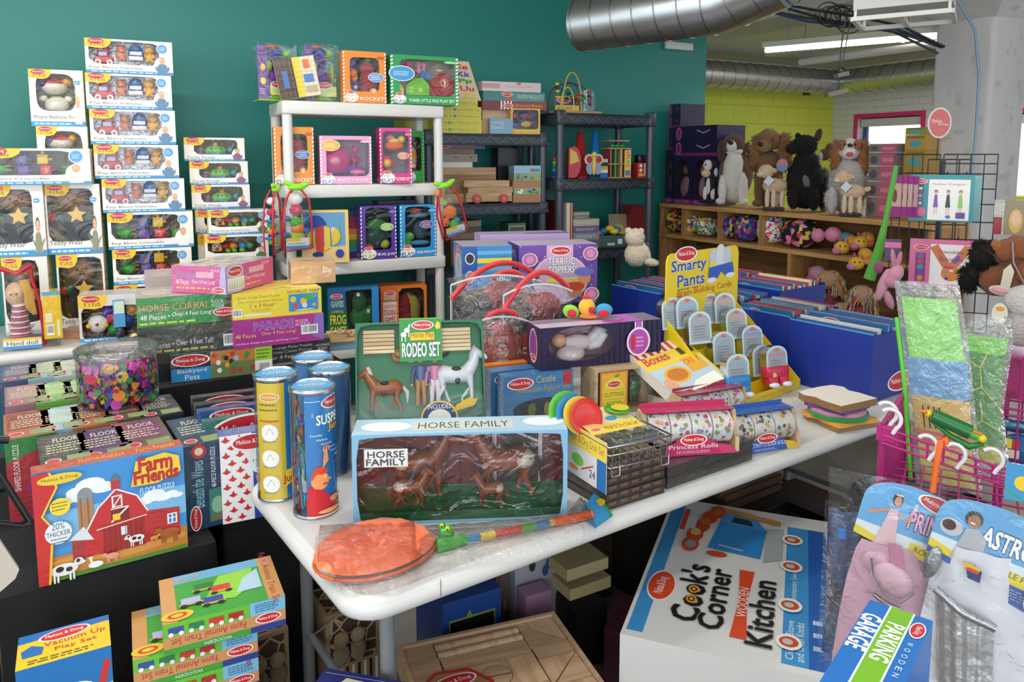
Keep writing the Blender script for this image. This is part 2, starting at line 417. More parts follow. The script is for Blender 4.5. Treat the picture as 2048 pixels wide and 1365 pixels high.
def uvwall(name,a0,c0,a1,c1,z0,z1,mat):
 """one painted-block wall sheet with uv in metres"""
 p0,p1=W2(a0,c0),W2(a1,c1);L=(p1-p0).length
 me=bpy.data.meshes.new(name);n=(p1-p0).normalized().cross(Vector((0,0,1)))*-.15
 V=[p0+Vector((0,0,z0)),p1+Vector((0,0,z0)),p1+Vector((0,0,z1)),p0+Vector((0,0,z1))];V+=[v+n for v in V]
 me.from_pydata([tuple(v)for v in V],[],[(0,1,2,3),(5,4,7,6),(4,0,3,7),(1,5,6,2),(3,2,6,7),(4,5,1,0)])
 uv=me.uv_layers.new(name='uv');co={0:(0,z0),1:(L,z0),2:(L,z1),3:(0,z1)}
 for lp in me.loops:uv.data[lp.index].uv=co[lp.vertex_index%4]
 me.materials.append(mat);o=bpy.data.objects.new(name,me);COL.objects.link(o);return o
lime=blocks('#cdd448',.41,.205,.008);whb=blocks('#dedad8',.22,.075,.005)
o=uvwall('wall_left',AC-1.2,LC,AL,LC,0,2.42,lime);tag(o,kind='structure')
o=uvwall('wall_left',AC-1.2,LC,AL,LC,2.42,3.3,whb);tag(o,kind='structure')
b=MB();rbox(b,AC+.42,-1.0,2.74,AL+.15,LC+.15,3.0,M('#c2bfb4','paint'));struct('ceiling',b)
def wpt(px,py):return Pc(px,py,-AL,YAW+PI/2)
def cw(px):return wpt(px,320).dot(V_)
cA,cB=cw(1712),cw(1838);zt,zb=wpt(1740,236).z,wpt(1745,330).z-.35
c2A,c2B=cw(2008),cw(2240);zt2,zb2=wpt(2008,228).z,zb
CE=-1.0
segs=[('wall_right',LC,cA,0,3.3),('wall_right',cB,c2A,0,3.3),('wall_right',c2B,CE,0,3.3),('wall_right',cA,cB,0,zb),('wall_right',cA,cB,zt,3.3),('wall_right',c2A,c2B,0,zb2),('wall_right',c2A,c2B,zt2,3.3)]
for n_,x0,x1,z0,z1 in segs:tag(uvwall(n_,AL,x0,AL,x1,z0,z1,whb),kind='structure')
pink=M('#d8306e','paint')
for i,(x0,x1,z0,z1)in enumerate(((cA,cB,zb,zt),(c2A,c2B,zb2,zt2))):
 r=thing('window_%d'%(i+1),None,None,Matrix.Identity(4));tag(r,kind='structure')
 b=MB();b.push(RM);x1_,x0_=x0,x1;t=.05
 b.box(AL-.01,x1_-.0,z0,AL+.16,x1_+.05,z1+.05,pink);b.box(AL-.01,x0_-.05,z0,AL+.16,x0_,z1+.05,pink)
 b.box(AL-.01,x0_,z1,AL+.16,x1_,z1+.05,pink);b.box(AL-.03,x0_,z0-.04,AL+.16,x1_,z0,pink);b.pop();b.build('window_reveal',r)
 b=MB();b.push(RM);fm=M('#3c5a86','paint');
 b.box(AL+.1,x1_-.05,z0,AL+.14,x1_,z1,fm);b.box(AL+.1,x0_,z0,AL+.14,x0_+.05,z1,fm);b.box(AL+.1,x0_,z1-.05,AL+.14,x1_,z1,fm);b.box(AL+.1,x0_,z0,AL+.14,x1_,z0+.05,fm);b.pop();b.build('window_frame',r)
 b=MB();b.push(RM);b.box(AL+.03,x0_+.02,z1-.1,AL+.07,x1_-.02,z1-.01,M('#cfc9c4','matte'));b.pop();b.build('rolled_blind',r)
 b=MB();b.push(RM);b.poly([(AL+.12,x0_,z0),(AL+.12,x1_,z0),(AL+.12,x1_,z1),(AL+.12,x0_,z1)],clear(strength=0.02));b.pop();b.build('window_pane',r)
bm=M('#b4b1ab','paint')
pB0=Pc(1407,85,WALLC)
b=MB();rbox(b,AC-.02,-1.0,2.68,AC+.42,WALLC+.2,3.3,bm);struct('beam',b)
b=MB();q0=Py(1898,320,4.3);q1=Py(1990,320,4.3);cx,cy=(q0.x+q1.x)/2+.08,4.42
def colmat():
 m,nt,N,L,p=nodes('flaking_column_paint');p.inputs['Roughness'].default_value=.6
 t=bumpit(nt,p,9,.5,.02,detail=5);r=N.new('ShaderNodeValToRGB');r.color_ramp.elements[0].position=.32;r.color_ramp.elements[1].position=.4;r.color_ramp.elements[0].color=lin('#aaa69f');r.color_ramp.elements[1].color=lin('#bdbab8');L.new(t.outputs['Fac'],r.inputs[0]);L.new(r.outputs[0],p.inputs['Base Color']);return m
cm=colmat();b.push(Mx((cx,cy,0),YAW));b.bbox(-.17,-.17,0,.17,.17,2.42,.03,cm);b.add([(-.17,-.17,2.40),(.17,-.17,2.40),(.17,.17,2.40),(-.17,.17,2.40),(-.34,-.34,2.56),(.34,-.34,2.56),(.34,.34,2.56),(-.34,.34,2.56)],[(0,1,5,4),(1,2,6,5),(2,3,7,6),(3,0,4,7)],cm);b.box(-.34,-.34,2.56,.34,.34,3.3,cm);b.pop()
struct('column',b)
def folding_table(mat,L,D,H,label,legs=True,th=.055,cross=True):
 r=thing('folding_table',label,'table',mat)
 b=MB();b.bbox(0,0,H-th,L,D,H,.085,M('#d3d2cf','plastic'),n=6);b.build('tabletop',r)
 g=M('#75787a','paint')
 for x in((.13,L-.2)if legs else()):
  for y in(.12,D-.12):
   b=MB();b.cyl((x,y,0),(x,y,H-th),.017,g,12);b.cyl((x,y,0),(x,y,.015),.02,M('#222222'),12);b.build('leg',r)
  b=MB();b.cyl((x,.12,.3),(x,D-.12,.3),.011,g,8);b.build('crossbar',r);b=MB();b.cyl((x,.12,H-th-.04),(x,D-.12,H-th-.04),.011,g,8);b.build('crossbar',r)
  s=1 if x<L/2 else-1
  b=MB();b.bar((x+.01*s,.14,.3),(x+.15*s,D/2,.55),.02,.004,g);b.bar((x+.01*s,D-.14,.3),(x+.15*s,D/2,.55),.02,.004,g);b.bar((x+.15*s,D/2,.55),(x+.36*s,D/2,H-th),.03,.006,g)
  b.ell((x+.15*s,D/2,.55),.012,M('#9a9a98','metal'),8,6);b.build('brace',r)
 return r
TA=Pz(705,1222,.74);TYAW=RAD(35)
TM=Mx((TA.x,TA.y,0),TYAW)
def TP(u,v,z=.74):return TM@Vector((u,v,z))
def tuv(px,py,z=.74):
 p=TM.inverted()@Pz(px,py,z);return p.x,p.y
ft=folding_table(TM,2.44,.76,.74,'long white plastic folding table crowded with toys in front')
b=MB();b.box(.20,-.0006,.70,.2012,.0,.739,M('#3a3530'));b.build('seam_crack',ft)
folding_table(Mx(TP(.62,.775,0),TYAW),2.3,.7,.74,'white folding table behind the front one, under the hat boxes and blue book bins')
LT=Pz(0,696,.74);LTM=Mx(W2(-2.1,4.1),YAW)
folding_table(LTM,Pc(548,320,4.1).dot(U)+2.1,.76,.74,'white folding table along the teal wall, under stacks of boxed baby toys')
WSC=4.12;WSa,WSb=Pc(568,320,WSC).dot(U),Pc(891,320,WSC).dot(U)
WS=Mx(W2(WSa,WSC),YAW);WSW,WSD=WSb-WSa,.38
ws=thing('shelf_unit','white plastic shelf unit against the teal wall holding play sets','shelf',WS)
wp=M('#dad8d2','plastic');WZ=[Pc(727,y,WSC).z for y in(206,369,522,690)]+[.12]
for i,z in enumerate(WZ):
 b=MB();b.bbox(0,0,z-.07,WSW,WSD,z,.02,wp);
 gm=M('#c9c7c0','plastic')
 for k in range(14):b.box(.05+k*.061,.05,z+.0,.08+k*.061,WSD-.05,z+.0015,gm)
 b.build('shelf',ws)
for x in(.03,WSW-.03):
 for y in(.035,WSD-.035):
  b=MB()
  for z0,z1 in zip([0]+[z for z in WZ[::-1]][:-1],WZ[::-1]):b.cyl((x,y,z0),(x,y,z1-.07),.027,wp,14)
  b.build('post',ws)
dg=M('#3b434e','plastic');dg2=M('#2b323b','plastic')
def dark_unit(mat,w,d,zs,label):
 r=thing('shelf_unit',label,'shelf',mat)
 for z in zs:
  b=MB();b.box(0,0,z-.012,w,d,z,dg);b.box(0,0,z-.075,w,.006,z,dg2);b.box(0,0,z-.02,w,.014,z,dg);b.box(0,0,z-.075,w,.014,z-.062,dg)
  b.box(0,d-.006,z-.075,w,d,z,dg);b.box(0,0,z-.075,.006,d,z,dg);b.box(w-.006,0,z-.075,w,d,z,dg)
  n=max(4,int(w/.115))
  for k in range(n):
   x0,x1=w*k/n,w*(k+1)/n;xm=(x0+x1)/2
   b.bar((x0,.0,z-.066),(xm,.0,z-.016),.012,.01,dg);b.bar((xm,.0,z-.016),(x1,.0,z-.066),.012,.01,dg)
  b.build('shelf',r)
 for x in(.03,w-.03):
  for y in(.03,d-.03):
   b=MB();b.cyl((x,y,0),(x,y,zs[0]-.02),.028,dg,14)
   for z in zs:b.bbox(x-.036,y-.036,z-.08,x+.036,y+.036,z+(.004 if z!=zs[0]else.02),.02,dg)
   b.build('post',r)
 return r
D1c=4.51
p0=Pc(850,320,D1c);p1=Pc(1098,320,D1c);D1a0,D1a1=p0.dot(U),p1.dot(U)
D1z=[Pc(1000,268,D1c).z,Pc(1000,407,D1c).z,Pc(1000,530,D1c).z,.4]
dark_unit(Mx(W2(D1a0,D1c),YAW),D1a1-D1a0-.005,.40,D1z,'charcoal plastic shelf unit holding wooden trays and yellow puzzle boxes')
D2c=4.43
p0=Pc(1116,320,D2c);p1=Pc(1311,320,D2c);D2a0,D2a1=p0.dot(U),p1.dot(U)
D2z=[Pc(1200,228,D2c).z,Pc(1200,358,D2c).z,Pc(1200,498,D2c).z,.45]
dark_unit(Mx(W2(D2a0,D2c),YAW),D2a1-D2a0,.45,D2z,'tall charcoal plastic shelf unit with the bead maze on top')
CA=3.93;CUZ=1.285
pine=wood('#c99d63','#a67842',5,0);pine2=wood('#b98c55','#8f6436',5,2);pback=wood('#8f6c42','#6d4f2d',4,0)
CC0,CC1=4.86,2.55;CL=CC0-CC1
CU=Mx(W2(CA,CC0),YAW-PI/2);CD=.4
cu=thing('cubby_shelf','pine wood cubby shelf below the row of plush dogs','shelf',CU)
b=MB();b.box(0,0,CUZ-.03,CL,CD,CUZ,pine);b.build('top_board',cu)
CZ2=1.045
for z in(CZ2,.62,.12):
 b=MB();b.box(0,.002,z-.028,CL,CD-.015,z,pine);b.build('shelf',cu)
def cux(px,z=1.2):
 p=Pc(px,320,-CA,YAW+PI/2);return CC0-p.dot(V_)
CDIV=[cux(1367),cux(1440),cux(1524)]
for x in[0.012]+CDIV+[CL-.012]:
 b=MB();b.box(x-.012,.004,CZ2,x+.012,CD-.02,CUZ-.03,pine2);b.build('divider',cu)
for x in[0.012,cux(1585),CL-.012]:
 for z0,z1 in((.12,.592),(.62,CZ2-.028)):
  b=MB();b.box(x-.012,.004,z0,x+.012,CD-.02,z1,pine2);b.build('divider',cu)
b=MB();b.box(0,CD-.014,0,CL,CD,CUZ-.03,pback);b.build('back_panel',cu)
for x in(0,CL-.024):b=MB();b.box(x,.02,0,x+.024,CD-.02,.092,pine2);b.build('foot',cu)
blk=M('#030409','matte')
PY=RAD(31)
PO=Vector((-1.52,1.62,0));PM=Mx(PO,PY)
def PW(x,y,z):return PM@Vector((x,y,z))
def cloth_block(x0,y0,x1,y1,z,mat,name='draped_step',label='',drop=0):
 r=random.Random(3)
 b=MB();n=60;P=[]
 per=[(x0,y0,x1,y0),(x1,y0,x1,y1),(x1,y1,x0,y1),(x0,y1,x0,y0)]
 pts=[]
 for(ax,ay,bx,by)in per:
  for i in range(n//4*2):t=i/(n//4*2);pts.append((ax+(bx-ax)*t,ay+(by-ay)*t,(by-ay),-(bx-ax)))
 k=len(pts);rows=[]
 for j in range(5):
  t=j/4;ring=[]
  for i,(x,y,nx,ny)in enumerate(pts):
   l=math.hypot(nx,ny);q=t*(.006+.01*math.sin(i*1.3)+.005*math.sin(i*.47))
   ring.append((x+nx/l*q,y+ny/l*q,z-(z-.01)*t))
  rows.append(ring)
 V=[p for q in rows for p in q];b.add(V,[(j*k+i,(j+1)*k+i,(j+1)*k+(i+1)%k,j*k+(i+1)%k)for j in range(4)for i in range(k)],blk,True)
 b.poly([(x0,y0,z),(x1,y0,z),(x1,y1,z),(x0,y1,z)],blk)
 o=b.build(name,None,mat);return tag(o,label,'table')
def wplace(x0,x1,ytop,z0,c,yaw=YAW):
 A=Pc(x0,320,c);n=Vector((-math.sin(yaw),math.cos(yaw),0));B=Pc(x1,320,n.dot(A),yaw)
 h=Pc((x0+x1)/2,ytop,n.dot(A),yaw).z-z0
 return Mx((A.x,A.y,z0),yaw),(Vector((B.x,B.y,0))-Vector((A.x,A.y,0))).length,h
YEL,KB='#f2c230','#3c93cf'
def kk_art(title,body='#ece8e1',badge=True,kid=('#5d86a8','#c9a070'),blob=(.3,.3),side='#efc52c',tsz=.6):
 def art(F):
  f=F['front'];f.rect(0,0,1,.085,KB);f.para(.06,.015,.8,.075,1,'#bfe0f2',.5)
  f.text(title,.04,.11,.04+tsz,.2,'#4a4a48',.01)
  bx,by=blob;f.poly([(0,1-by*.88),(bx*.55,1-by),(bx*.8,1-by*.9),(bx*.95,1-by*.55),(bx,1),(0,1)],YEL)
  f.logo(bx*.42,1-by*.28,bx*.3,ring=None);f.text("K's Kids",bx*.2,1-by*.8,bx*.75,1-by*.45,'#5a4a20',0)
  if badge:f.dot(.88,.78,.068,'#e8e0c8');f.dot(.88,.78,.058,'#5a9cd6');f.para(.845,.72,.915,.84,3,'#d8ecf8')
  if kid:f.dot(.875,.3,.095,'#f4f1ea');f.kid(.79,.03,.96,.55,kid[0],kid[1])
  t=F['top'];t.rect(0,0,1,.1,KB);t.para(.1,.3,.9,.8,3,'#b9b4a8')
  l=F['left'];l.rect(0,0,1,1,side);l.rect(.15,.3,.4,.7,'#f1ead8');l.para(.5,.2,.9,.8,6,'#b98f20')
  F['right'].para(.1,.2,.9,.8,6,'#c9b070')
 return art
P_=lambda c:M(c,'plastic')
def bear(b,x,z,s,col,y=.05):
 m=M(col,'soft');b.ell((x,y,z+.2*s),(.16*s,.13*s,.2*s),m);b.ell((x,y,z+.52*s),(.2*s,.16*s,.18*s),m)
 for k in(-1,1):b.ell((x+k*.15*s,y,z+.68*s),(.06*s,)*3,m,8,6);b.ell((x+k*.16*s,y-.05*s,z+.28*s),(.06*s,.06*s,.1*s),m,8,6);b.ell((x+k*.12*s,y-.08*s,z+.05*s),(.07*s,.08*s,.06*s),m,8,6);b.ell((x+k*.07*s,y-.15*s,z+.56*s),.015*s,M('#222222'),6,4)
 b.ell((x,y-.14*s,z+.48*s),(.07*s,.06*s,.05*s),M('#ead9c0','soft'),8,6);b.ell((x,y-.2*s,z+.5*s),.02*s,M('#3a2418'),6,4)
def car(b,x,z,s,body,roof,y=.05):
 b.bbox(x-.3*s,y-.15*s,z+.08*s,x+.3*s,y+.15*s,z+.3*s,.08*s,P_(body));b.bbox(x-.2*s,y-.13*s,z+.28*s,x+.16*s,y+.13*s,z+.52*s,.08*s,P_(roof))
 b.box(x-.14*s,y-.135*s,z+.33*s,x+.1*s,y-.125*s,z+.46*s,P_('#9fc4e8'))
 for k in(-.18,.18):b.cyl((x+k*s,y-.19*s,z+.1*s),(x+k*s,y-.12*s,z+.1*s),.1*s,P_('#e8e4da'),12);b.cyl((x+k*s,y-.195*s,z+.1*s),(x+k*s,y-.18*s,z+.1*s),.05*s,P_('#b04a40'),10)
def vehicles_fill(r,w,d,h):
 b=MB();z=h*.24;s=h*.92
 car(b,w*.2,z,s*.95,'#c22f36','#c8323a');b.bbox(w*.2-.02,.03,z+s*.42,w*.27,.07,z+s*.62,.01,P_('#b04048'));b.build('toy_truck',r)
 b=MB();bear(b,w*.4,z+h*.15,s*.72,'#d9825a');b.build('toy_bear',r)
 b=MB();b.bbox(w*.48,.02,z+h*.2,w*.66,.09,z+h*.5,.025,P_('#27418f'));b.ell((w*.57,.055,z+h*.52),(w*.08,.033,h*.16),P_('#2f6aa5'));b.bbox(w*.485,.012,z+h*.18,w*.655,.03,z+h*.3,.006,P_('#e6e2d8'));b.box(w*.5,.017,z+h*.34,w*.64,.02,z+h*.44,P_('#d8d8e8'));b.build('toy_car',r)
 b=MB();bear(b,w*.73,z+h*.14,s*.78,'#e9ad32');b.build('toy_lion',r)
def pop(b,x,z,s,col,y=.05,num=None,nc='#f0b030'):
 m=P_(col);b.bbox(x-.5*s,y-.3*s,z,x+.5*s,y+.3*s,z+s,.1*s,m)
 b.cyl((x,y,z+s),(x,y,z+1.2*s),.16*s,m,10);b.ell((x,y,z+1.25*s),.2*s,m,10,6);b.cyl((x+.5*s,y,z+.5*s),(x+.66*s,y,z+.5*s),.13*s,m,10);b.ell((x+.7*s,y,z+.5*s),.18*s,m,10,6)
 if num:Face(b,(x-.5*s,y-.302*s,z),(1,0,0),(0,0,1),s,s,'plastic').text(num,.32,.2,.68,.8,nc)
def croc_fill(r,w,d,h):
 z=h*.25;s=h*.27
 b=MB();b.ell((w*.19,.06,z+h*.17),(w*.11,.035,h*.17),P_('#3fa32e'));b.ell((w*.13,.06,z+h*.32),(w*.05,.03,h*.08),P_('#3fa32e'));
 for k in(.14,.26):b.box(w*.27,.02,z+h*k,w*.32,.06,z+h*k+.004,P_('#e8783c'))
 b.build('toy_crocodile_head',r)
 b=MB();pop(b,w*.4,z+h*.32,s,'#2c5fae',num='1',nc='#b04040');b.build('toy_block',r)
 b=MB();pop(b,w*.58,z+h*.32,s,'#f0c020');b.build('toy_block',r)
 b=MB();pop(b,w*.41,z,s,'#6a3f9c');b.build('toy_block',r);b=MB();pop(b,w*.6,z,s,'#d02c48',num='3');b.build('toy_block',r)
 b=MB();b.lathe([(w*.045,0),(w*.06,h*.1),(w*.075,h*.24),(w*.07,h*.25)],P_('#3fa32e'),14);b.ell((0,0,h*.24),(w*.075,w*.05,.006),P_('#e07828'))
 o=b.build('toy_crocodile_body',r);o.location=(w*.8,.055,z)
def teddy_fill(r,w,d,h):
 f=M('#a8794e','fur');b=MB();y=.07
 b.ell((w*.48,y,h*.78),(w*.3,.06,h*.155),f,16,10);b.ell((w*.74,y,h*.9),(w*.08,.04,h*.055),M('#33407e','soft'));b.ell((w*.2,y,h*.88),(w*.07,.04,h*.05),f)
 for k in(.42,.62):b.ell((w*k,.012,h*.8),.006,M('#222222'),8,6)
 b.ell((w*.52,.014,h*.755),(.016,.01,.01),M('#7a4a30'),8,6);b.build('teddy_head',r)
 b=MB();b.ell((w*.48,y,h*.4),(w*.3,.055,h*.24),M('#262a33','soft'),16,10);b.ell((w*.78,y,h*.52),(w*.12,.045,h*.07),M('#2f6a45','soft'));b.ell((w*.2,y,h*.53),(w*.1,.045,h*.07),M('#2f6a45','soft'));b.ell((w*.08,.045,h*.53),(.02,.02,.024),M('#c23038','soft'),10,8);b.ell((w*.9,.045,h*.52),(.02,.02,.02),M('#c23038','soft'),10,8);b.build('teddy_body',r)
 b=MB();P=[]
 for i in range(10):a=PI/2+2*PI*i/10;q=(.045 if i%2==0 else.022);P.append((math.cos(a)*q,math.sin(a)*q))
 b.push(Matrix.Translation((w*.55,.018,h*.56))@Matrix.Rotation(PI/2,4,'X'));b.prism(P,.012,M('#e9c053','soft'));b.pop();b.build('star',r)
def turtle_fill(r,w,d,h):
 b=MB();z=h*.26
 b.ell((w*.52,.06,z+h*.2),(w*.19,.045,h*.24),P_('#7ec832'),14,8);b.ell((w*.52,.06,z+h*.06),(w*.21,.05,h*.08),P_('#3a8fc0'));b.ell((w*.52,.04,z+h*.46),(w*.05,.02,h*.09),P_('#f09030'));b.ell((w*.28,.06,z+h*.1),(w*.07,.03,h*.14),P_('#7a3f8a'));b.ell((w*.28,.05,z+h*.24),(w*.06,.03,h*.06),P_('#e07830'))
 for k in(.45,.52,.6):b.ell((w*k,.018,z+h*.28),.006,P_('#2f7fa0'),8,6)
 b.ell((w*.77,.06,z+h*.22),(w*.06,.03,h*.16),P_('#4b9fb4'));b.cyl((w*.8,.05,z+h*.34),(w*.83,.05,z+h*.5),.004,P_('#8cc84b'),6);b.build('toy_turtle',r)
def inch_fill(r,w,d,h):
 b=MB();z=h*.3;y=.06
 b.ell((w*.19,y,z+h*.22),(w*.09,.04,h*.2),P_('#f2efe8'),14,10);b.ell((w*.19,.015,z+h*.2),.008,P_('#c8324a'),8,6)
 for k in(-1,1):b.ell((w*.19+k*w*.05,.022,z+h*.14),.011,P_('#f0b040'),8,6);b.ell((w*.19+k*w*.03,.02,z+h*.28),.004,P_('#222222'),6,4)
 for k,c in((.33,'#b8342e'),(.45,'#e88838'),(.6,'#3a8ab0'),(.72,'#4a9a58')):b.ell((w*k,y,z+h*.24),(w*.08,.04,h*.16),P_(c))
 for k in(.36,.46,.58):b.ell((w*k,.03,z+h*.08),(w*.05,.02,h*.09),P_('#6fbf3a'),rot=(0,30,0))
 b.build('toy_inchworm',r)
def wayne_fill(r,w,d,h):
 b=MB();y=.07;f=P_('#e6dfc9');b.ell((w*.42,y,h*.72),(w*.27,.06,h*.14),f,16,10);b.ell((w*.42,y+.003,h*.78),(w*.26,.062,h*.1),P_('#b42c38'),16,10);b.ell((w*.24,y,h*.76),(w*.1,.06,h*.08),P_('#3a3078'));b.ell((w*.68,y-.02,h*.8),(w*.1,.04,h*.07),P_('#e6a82e'));b.build('toy_head',r)
 b=MB();b.ell((w*.45,y,h*.38),(w*.24,.055,h*.17),f,16,10);b.ell((w*.2,y,h*.5),(w*.09,.03,h*.06),f,rot=(0,-30,0));b.ell((w*.68,y,h*.5),(w*.09,.03,h*.06),f,rot=(0,30,0));b.ell((w*.4,y-.01,h*.22),(w*.25,.05,h*.04),P_('#2c3a7a'));b.build('toy_body',r)
SIL='#a8a6a8'
shiny=M('#c9c9cf','foil')
c0=4.42;cardb='#ede9e2'
z=.74
KW=(.47,.6,.41,.345,8)
lst=[(212,372,567,'crocodile',"boxed crocodile block set at the very bottom of the tall stack, mostly hidden"),(213,374,497,'crocodile','boxed crocodile block set, second from the bottom of the tall stack'),(207,380,424,'crocodile','boxed crocodile block set right under the five vehicle sets'),(200,366,357,'vehicles','boxed vehicle block set, lowest of the five, resting on a crocodile set'),(188,357,289,'vehicles','boxed vehicle block set, fourth from the top of the tall stack'),(184,354,219,'vehicles','boxed vehicle block set in the middle of the tall stack'),(180,350,148,'vehicles','boxed vehicle block set, second from the top of the tall stack'),(183,355,80,'vehicles','boxed vehicle block set on the very top of the tall stack')]
SAFE={}
for i,(x0,x1,yt,kind,lab)in enumerate(lst):
 m,w_,h_=wplace(x0,x1,yt,z,c0,RAD(25))
 art=kk_art('Pop Blocs Crocodile' if kind=='crocodile' else 'Pop Blocs Vehicles',blob=(.3,.28),kid=(('#e8ecef','#c9a070')if kind=='crocodile' else('#5d86a8','#d8b088')))
 h_=h_-.002
 carton('toy_carton',lab,'toy box',m,w_,.13,h_,cardb,art,left='#efc52c',right='#e9dfc9',window=(.44,.6,.4,.34,7),fill=croc_fill if kind=='crocodile' else vehicles_fill,inner=('#8a8478' if kind=='crocodile' else shiny),film=clear(scale=9,strength=.35),group='boxed baby block sets in the tall stack')
 z+=h_+.002
z=.74;c1=4.44
m,w1,h1=wplace(98,195,508,z,c1,RAD(22));t1=carton('toy_carton','boxed teddy with a star, right one of the lower row','toy box',m,w1,.15,h1-.002,cardb,kk_art('Teddy Wear',blob=(.46,.17),kid=None,badge=False),window=(.5,.58,.46,.38,8),fill=teddy_fill,film=clear(scale=6,strength=.6),inner='#a8925a',group='boxed teddies')
m,w1,h2=wplace(-14,80,514,z,c1,RAD(22));carton('toy_carton','boxed teddy at the left edge of the lower row, behind the rag doll pouch','toy box',m,w1,.15,h1-.002,cardb,kk_art('Teddy Wear',blob=(.46,.17),kid=None,badge=False),window=(.42,.58,.38,.38,8),fill=teddy_fill,film=clear(scale=6,strength=.6),inner='#a8925a',group='boxed teddies')
z+=h1
m,w1,h2=wplace(84,195,368,z,c1,RAD(22));carton('toy_carton','boxed teddy in dark clothes with a gold star, right one of the upper row','toy box',m,w1,.15,h2-.002,cardb,kk_art('Teddy Wear',blob=(.46,.17),kid=('#8a8f70','#6a4a30')),window=(.45,.56,.42,.38,8),fill=teddy_fill,film=clear(scale=6,strength=.6),inner='#a8925a',group='boxed teddies')
m,w1,h3=wplace(-38,81,372,z,c1,RAD(22));carton('toy_carton','boxed teddy at the left edge of the upper row, cut by the photo edge','toy box',m,w1,.15,h2-.002,cardb,kk_art('Teddy Wear',blob=(.46,.17),kid=('#8a8f70','#6a4a30')),window=(.42,.56,.38,.38,8),fill=teddy_fill,film=clear(scale=6,strength=.6),inner='#6a6a72',group='boxed teddies')
z+=h2;zt=z
m,w1,h3=wplace(-60,180,297,z,c1-.03,RAD(22));carton('toy_carton','large crocodile block set lying across the two upper teddy boxes','toy box',m,w1,.12,h3,cardb,kk_art('Pop Blocs Crocodile',blob=(.42,.28),kid=('#f0f0f0','#c9a070')),window=(.46,.6,.4,.34,8),fill=croc_fill,inner='#7d7a70',film=clear(scale=9,strength=.35))
m,w1,h4=wplace(76,178,253,z,c1+.1,RAD(22));carton('toy_carton','boxed bath doll, lower of two, its foot hidden by the crocodile box','toy box',m,w1,.14,h4,cardb,kk_art('Wayne',blob=(.42,.17),kid=None,badge=False),window=(.52,.56,.37,.36,4),fill=wayne_fill,inner='#b0a890',group='boxed bath dolls');z+=h4
m,w1,h5=wplace(68,176,140,z,c1+.1,RAD(22));carton('toy_carton','boxed bath doll with a red cap, upper of two, beside the tall stack','toy box',m,w1,.14,h5,cardb,kk_art('Wayne Bathtime Friend',blob=(.42,.17),kid=('#dfe4ea','#e0c090'),tsz=.88),left='#c9353a',window=(.48,.6,.36,.33,4),fill=wayne_fill,inner='#b0a890',group='boxed bath dolls')
c2=4.5;z=.74
ttl=[(396,500,593,'at the very bottom, hidden'),(394,498,540,'second from the bottom, hidden'),(388,492,466,'behind the lower inchworm box'),(385,497,418,'behind the upper inchworm box'),(380,497,369,'third from the top'),(378,495,322,'second from the top'),(369,490,275,'topmost')]
for x0,x1,yt,lab in ttl:
 m,w1,h1=wplace(x0,x1,yt,z,c2,RAD(25));carton('toy_carton','small boxed turtle toy in the narrow stack, '+lab,'toy box',m,w1,.13,h1-.002,cardb,kk_art('Turtle Parade',blob=(.34,.34),kid=('#8a5f8a','#b07a40'),badge=False,tsz=.46),left='#b8ad98',window=(.52,.6,.36,.32,7),fill=turtle_fill,film=clear(scale=9,strength=.4),inner='#9a8a66',group='boxed turtle toys');z+=h1
c3=4.27;z=.74
for x0,x1,yt,lab in((404,530,585,'boxed toy at the base of the inchworm stack'),(404,530,523,'boxed toy second from the bottom in the inchworm stack'),(402,531,469,'boxed inchworm toy, lower of the two in view'),(411,535,420,'boxed inchworm toy, upper of the two in view')):
 m,w1,h1=wplace(x0,x1,yt,z,c3,RAD(25));carton('toy_carton',lab,'toy box',m,w1,.12,h1-.002,cardb,kk_art('Traveling Inchworm',blob=(.34,.3),kid=('#4a7a50','#7a5a30'),badge=True,tsz=.62),left='#c9a55c',window=(.46,.62,.42,.3,6),fill=inch_fill,film=clear(scale=9,strength=.4),inner='#9a8a66',group='boxed inchworm toys');z+=h1
m,w1=span(Pz(125,638,.742),Pz(273,640,.742));A=Pz(150,665,.74)
def small_fill(r,w,d,h):
 b=MB();b.ell((w*.26,.04,h*.36),(w*.16,.03,h*.2),P_('#f2efe8'));b.ell((w*.26,.008,h*.36),.008,P_('#d03030'),8,6)
 for k in(-1,1):b.ell((w*.26+k*w*.13,.02,h*.33),.014,P_('#f2c020'),8,6);b.ell((w*.26+k*w*.05,.012,h*.42),.004,P_('#222'),6,4)if 0 else None
 b.build('toy_clown_head',r)
 for x,zz,c in((.5,.45,'#d0283a'),(.72,.38,'#2c5ab0'),(.5,.2,'#2c9a48'),(.42,.62,'#5a3fa0'),(.8,.62,'#d8a030')):b=MB();b.ell((w*x,.05,h*zz),(w*.11,.04,h*.15),P_(c));b.build('toy_ball',r)
m,w1,h1=wplace(137,272,590,.74,4.20,RAD(20));zz=.74+h1
carton('toy_carton','small boxed clown and balls toy on the left table','toy box',m,w1,.15,h1,'#d8d4cc',kk_art('Patch',blob=(.45,.3),kid=None,badge=False),window=(.5,.4,.46,.36,10),fill=small_fill,inner='#8c6a30',film=clear())
